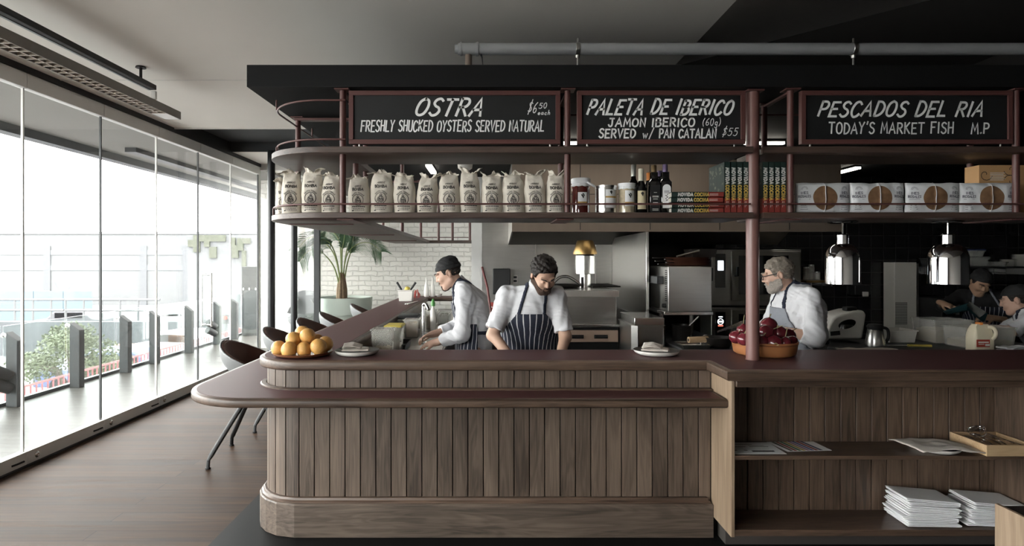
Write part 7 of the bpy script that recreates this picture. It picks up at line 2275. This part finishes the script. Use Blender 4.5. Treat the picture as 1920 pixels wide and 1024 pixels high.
t = thing('overhead_pipe', 'grey galvanised pipe running above the black bulkhead', 'pipe', (1.5, 3.75, 2.97))
YP = 3.75
zp = CZ + (CY - 92) * YP / FP; rp = 11 * YP / FP
Mx = Matrix.Rotation(PI / 2, 3, 'Y')
xs = XS(862, YP)
MB().lathe([(rp, 0), (rp, 8.5 - xs)], (xs + .1, YP, zp), 28, Mx).build('pipe_run', M_GALV, t)
MB().lathe([(rp * .7, -.03), (rp * .75, -.012), (rp * .98, -.01), (rp * 1.0, 0), (rp * 1.14, .002), (rp * 1.14, .014), (rp * 1.04, .016), (rp * 1.04, .1), (rp * 1.2, .102), (rp * 1.2, .118), (rp * 1.02, .12)], (xs, YP, zp), 28, Mx).build('tee_fitting', M_GALV, t)
mb = MB(); mb.tube([(xs + .055, YP, zp - rp), (xs + .055, YP, 2.7965)], .021, 16); mb.build('drop_pipe', pbr('brown_pipe', (.2, .15, .12), .5), t)
for px in (1083, 1600):
    xh = XS(px, YP)
    mb = MB(); mb.lathe([(rp * 1.05, -.014), (rp * 1.1, -.012), (rp * 1.1, .012), (rp * 1.05, .014)], (xh, YP, zp), 28, Mx); mb.tube([(xh, YP, zp - rp), (xh, YP, 2.7965)], .006, 8); mb.lathe([(.012, -.02), (.014, -.004), (.01, 0)], (xh, YP, zp - rp), 10); mb.tube([(xh, YP, zp + rp), (xh, YP, zp + rp + .03)], .006, 8)
    mb.build('pipe_clip', M_STEEL, t)
mb = MB(); mb.tube(crom([(XS(902, YP), YP, zp - rp), (XS(904, YP), YP, zp - .06), (XS(907, YP), YP, 2.7965)], 4), [.02, .019, .017, .014, .011, .009, .007, .006, .005], 8, flat=.3); mb.build('tape_end', M_BLACK, t)

# ================================================================ OUTSIDE, BELOW THE TERRACE
rs = random.Random(31)
t = thing('tree', 'round leafed green tree beyond the balustrade', 'tree', (-8.6, 12.2, -3.0))
tc = Vector((-8.55, 12.2, -.15))
mb = MB(); br = []
mb.tube(crom([(-8.5, 12.2, -3), (-8.45, 12.2, -2.0), (-8.6, 12.25, -1.2)], 4), [.14] * 3 + [.12] * 3 + [.1] * 3, 10)
for k in range(9):
    a = k * .72; q = tc + Vector((math.cos(a) * .75, math.sin(a) * .55, rs.uniform(-.45, .35)))
    mb.tube(crom([(-8.58, 12.22, -1.4), tc + (q - tc) * .4 + Vector((0, 0, -.35)), q], 4), [.05, .045, .04, .035, .03, .025, .02, .015, .01], 6); br.append(q)
mb.build('trunk', pbr('bark', (.12, .1, .08), .9, var=.3), t)
mb = MB()
for k in range(5200):
    c0 = br[rs.randrange(len(br))] if rs.random() < .8 else tc + Vector((0, 0, .2))
    v = Vector((rs.gauss(0, 1), rs.gauss(0, 1), rs.gauss(0, 1))).normalized() * rs.random() ** .4
    p = c0 + Vector((v.x * .48, v.y * .42, v.z * .32))
    a = Vector((rs.uniform(-1, 1), rs.uniform(-1, 1), rs.uniform(-.4, 1))).normalized(); b_ = a.orthogonal().normalized()
    L, w_ = rs.uniform(.05, .085), .02
    mb.add([p, p + a * L * .5 + b_ * w_, p + a * L, p + a * L * .5 - b_ * w_], [(0, 1, 2, 3)])
mb.build('foliage', pbr('tree_leaf', (.072, .085, .042), .6, var=.5, vs=3), t, smooth=0)
MO = lambda n, c, r=.7: pbr(n, c, r, var=.06)
W_ = MO('white_facade', (.105, .108, .112)); G_ = MO('pale_grey_facade', (.14, .145, .15)); WIN = MO('facade_glass', (.1, .11, .12), .3)


def house(lb, x0, x1, y, ztop, bands, cols, m, zb=-3.0, dep=14):
    t = thing('warehouse', lb, 'building', ((x0 + x1) / 2, y, zb))
    box('wall', m, x0, x1, y, y + dep, zb, ztop, t)
    box('parapet', G_, x0 - .1, x1 + .1, y - .12, y + dep, ztop + .005, ztop + .25, t)
    for b_ in bands:
        mb = MB(); mb.box(x0 + .4, x1 - .4, y - .06, y - .005, b_, b_ + .5); mb.build('window_band', WIN, t)
    for c_ in cols:
        mb = MB(); mb.box(c_ - .35, c_ + .35, y - .1, y - .065, zb, ztop - 1.2); mb.build('service_shaft', MO('shaft_grey_%d' % int(c_ * 10), (.09, .093, .1)), t)


house('long white warehouse across the water, filling the left windows', -62, -22.5, 62, 4.35, (2.2, .6), (-52, -46, -36, -31.6), W_)
house('lower white wing of the warehouse on its right', -22.3, -15, 66, 3.9, (1.8,), (-20,), W_)
t = thing('patterned_building', 'white building with stepped grey green wall panels', 'building', (-13.5, 30, -3))
yb = 30
box('wall', W_, XS(352, yb), XS(478, yb), yb, yb + 8, -3, zz(441, yb), t)
for i, (a, b_, c_, d) in enumerate(((354, 374, 450, 463), (364, 376, 441, 473), (374, 424, 441, 453), (384, 394, 453, 463), (394, 407, 463, 484), (434, 442, 446, 460), (436, 448, 460, 484), (446, 457, 447, 470), (450, 470, 447, 457), (455, 462, 470, 500))):
    box('green_panel', pbr('grey_green_panel_%d' % i, (.07, .074, .058), .9, var=.4, vs=5), XS(a, yb), XS(b_, yb), yb - .1 - .002 * i, yb, zz(d, yb), zz(c_, yb), t)  # blocky grey green areas set on the white wall
for k, (px, top) in enumerate(((222, 405), (240, 412), (368, 480))):
    if k < 2:
        t = thing('harbour_crane', '%s faint crane jib above the white warehouse' % ('left', 'right')[k], 'crane', (XS(px, 90), 90, -3))
        mb = MB(); mb.tube([(XS(px + 6, 90), 90, -3), (XS(px + 6, 90), 90, zz(450, 90))], .25, 6); mb.build('tower', G_, t)
        mb = MB(); mb.tube([(XS(px + 6, 90), 90, zz(450, 90)), (XS(px - 4, 90), 90, zz(top, 90))], .16, 6); mb.build('jib', G_, t)
t = thing('site_hoarding', 'pale blue hoarding beyond the road', 'hoarding', (-30, 42, -3)); yh = 42
for a, b_ in ((0, 62), (63, 118), (119, 172)): box('panel', MO('blue_hoarding_%d' % a, (.09, .13, .17)), XS(a - 30 if a == 0 else a, yh), XS(b_, yh), yh, yh + .1, -3, zz(546, yh), t)
for k, (y_, px0, px1, lb) in enumerate(((34, -40, 120, 'long white pipe rail on the far quay, left'), (34, 123, 300, 'long white pipe rail on the far quay, right'))):
    t = thing('pipe_rail', lb, 'railing', (XS(px0, y_), y_, -3))
    for zq in (-.6, -1.2): mb = MB(); mb.tube([(XS(px0, y_), y_, zq), (XS(px1, y_), y_, zq)], .07, 8); mb.build('rail', W_, t)
    for px in range(px0, px1, 34): mb = MB(); mb.tube([(XS(px, y_), y_, -3), (XS(px, y_), y_, -.6)], .06, 8); mb.build('post', W_, t)


def car(lb, x, y, rz, m, L=4.3, Wd=1.75, H=1.45, van=False, gnd=-3.0):
    t = thing('car' if not van else 'van', lb, 'car' if not van else 'van', (0, 0, 0))
    s = [(-L / 2, .3), (-L / 2, .75), (-L / 2 + .2, .85), (-L * .25, .92), (-L * .12, H), (L * .25, H), (L * .4, .95), (L / 2, .88), (L / 2, .3)] if not van else [(-L / 2, .3), (-L / 2, .9), (-L * .36, 1.05), (-L * .27, H), (L / 2 - .05, H), (L / 2, .3)]
    mb = MB(); n = len(s)
    mb.add([(p[0], -Wd / 2, p[1]) for p in s] + [(p[0], Wd / 2, p[1]) for p in s], [tuple(reversed(range(n))), tuple(range(n, 2 * n))] + [(i, (i + 1) % n, (i + 1) % n + n, i + n) for i in range(n)])
    mb.build('car_body', m, t, bevel=.06, seg=2)
    mb = MB()
    for sgn in (-1, 1): mb.box(-L * .12, L * .27, sgn * Wd / 2 - .02, sgn * Wd / 2 + .012, 1.0, H - .12)
    mb.build('side_glass', M_BLKGLS, t)
    for px in (-L * .3, L * .3):
        for sgn in (-1, 1):
            mb = MB(); mb.lathe([(.32, -.1), (.33, 0), (.32, .1)], (px, sgn * (Wd / 2 - .06), .33), 20, Matrix.Rotation(PI / 2, 3, 'X')); mb.build('wheel', M_BLACK, t)
    t.location = (x, y, gnd); t.rotation_euler = (0, 0, rz)


car('dark blue car parked beyond the tree', -13.6, 21.5, .15, MO('blue_paint', (.08, .1, .2), .3))
car('grey car parked far beyond the middle windows', -20.5, 37, .5, MO('grey_paint', (.25, .26, .28), .3))
car('white car parked left of the patterned building', -14.2, 27.5, -.2, MO('white_paint', (.7, .7, .7), .3))
car('silver car parked behind the white one', -18.5, 33, .3, MO('silver_paint', (.5, .5, .52), .3))
car('dark car far left on the quay', -27, 38.5, .1, MO('dark_paint', (.1, .1, .11), .3))
t = thing('barrier', 'orange and white plastic road barrier beyond the tree', 'road barrier', (-12, 24, -3))
box('barrier_body', MO('orange_barrier', (.6, .3, .16)), XS(212, 25), XS(250, 25), 25, 25.5, -3, -1.9, t, .05); box('reflective_strip', W_, XS(214, 25), XS(248, 25), 24.98, 24.999, -2.6, -2.4, t)
# rusty pink mesh fence below the terrace
rr2 = ['nearest', 'second', 'third', 'fourth', 'fifth']
for k in range(5):
    y0 = 8.5 + k * 3.2
    t = thing('mesh_fence', 'pink red mesh fence panel below the terrace edge, %s from the camera' % rr2[k], 'fence', (-7.2, y0, -3), 'pink mesh fence panels')
    mb = MB()
    n = 26
    for j in range(n): mb.tube([(-7.2, y0 + j * 3.15 / n, -2.95), (-7.2, y0 + j * 3.15 / n, -.3)], .014, 5)
    mb.build('mesh', MO('pink_mesh_%d' % k, (.2, .06, .065)), t)
    mb = MB(); mb.tube([(-7.2, y0, -.3), (-7.2, y0 + 3.1, -.3)], .02, 6); mb.tube([(-7.2, y0, -2.9), (-7.2, y0 + 3.1, -2.9)], .02, 6); mb.build('rail', MO('pink_rail_%d' % k, (.18, .06, .06)), t)
    mb = MB(); mb.tube([(-7.2, y0, -3), (-7.2, y0, -.25)], .03, 8); mb.build('post', G_, t)
struct(box('quay_wall', pbr('quay_stone', (.06, .065, .07), .8, var=.3, vs=1), -70, XS(360, 29), 29, 29.5, -3.0, -1.35))
t = thing('terrace_cabinet', 'tall charcoal metal cabinet at the far end of the terrace', 'cabinet', (XS(468, 13.1), 13.1, 0))
xa, xb = XS(453, 13.1), XS(485, 13.1)
box('housing', M_POSTG, xa, xb, 13.1, 13.5, -.005, zz(500, 13.1), t, .01); box('lower_door', pbr('dark_cabinet_door', (.05, .055, .055), .5), xa + .06, xb - .01, 13.07, 13.098, .05, zz(545, 13.1), t, .006)
for px in (455, 466, 478): box('label_plate', M_PAPERW, XS(px, 13.06), XS(px + 2, 13.06), 13.064, 13.069 if px < 460 else 13.069, zz(544, 13.06), zz(540, 13.06), t)
t = thing('signal_lamp', 'small traffic light with red lamp lit beyond the balustrade', 'traffic light', (XS(423, 17), 17, -3))
box('case', M_ALUD, XS(416, 17), XS(430, 17), 17, 17.2, zz(607, 17), zz(590, 17), t, .01); mb = MB(); mb.tube([(XS(423, 17), 17.1, -3), (XS(423, 17), 17.1, zz(607, 17))], .05, 8); mb.build('pole', G_, t)
mb = MB(); mb.lathe([(.05, 0), (.045, .02)], (XS(423, 17), 16.995, zz(596, 17)), 14, Matrix.Rotation(PI / 2, 3, 'X')); mb.build('red_lamp', M_LEDR, t)
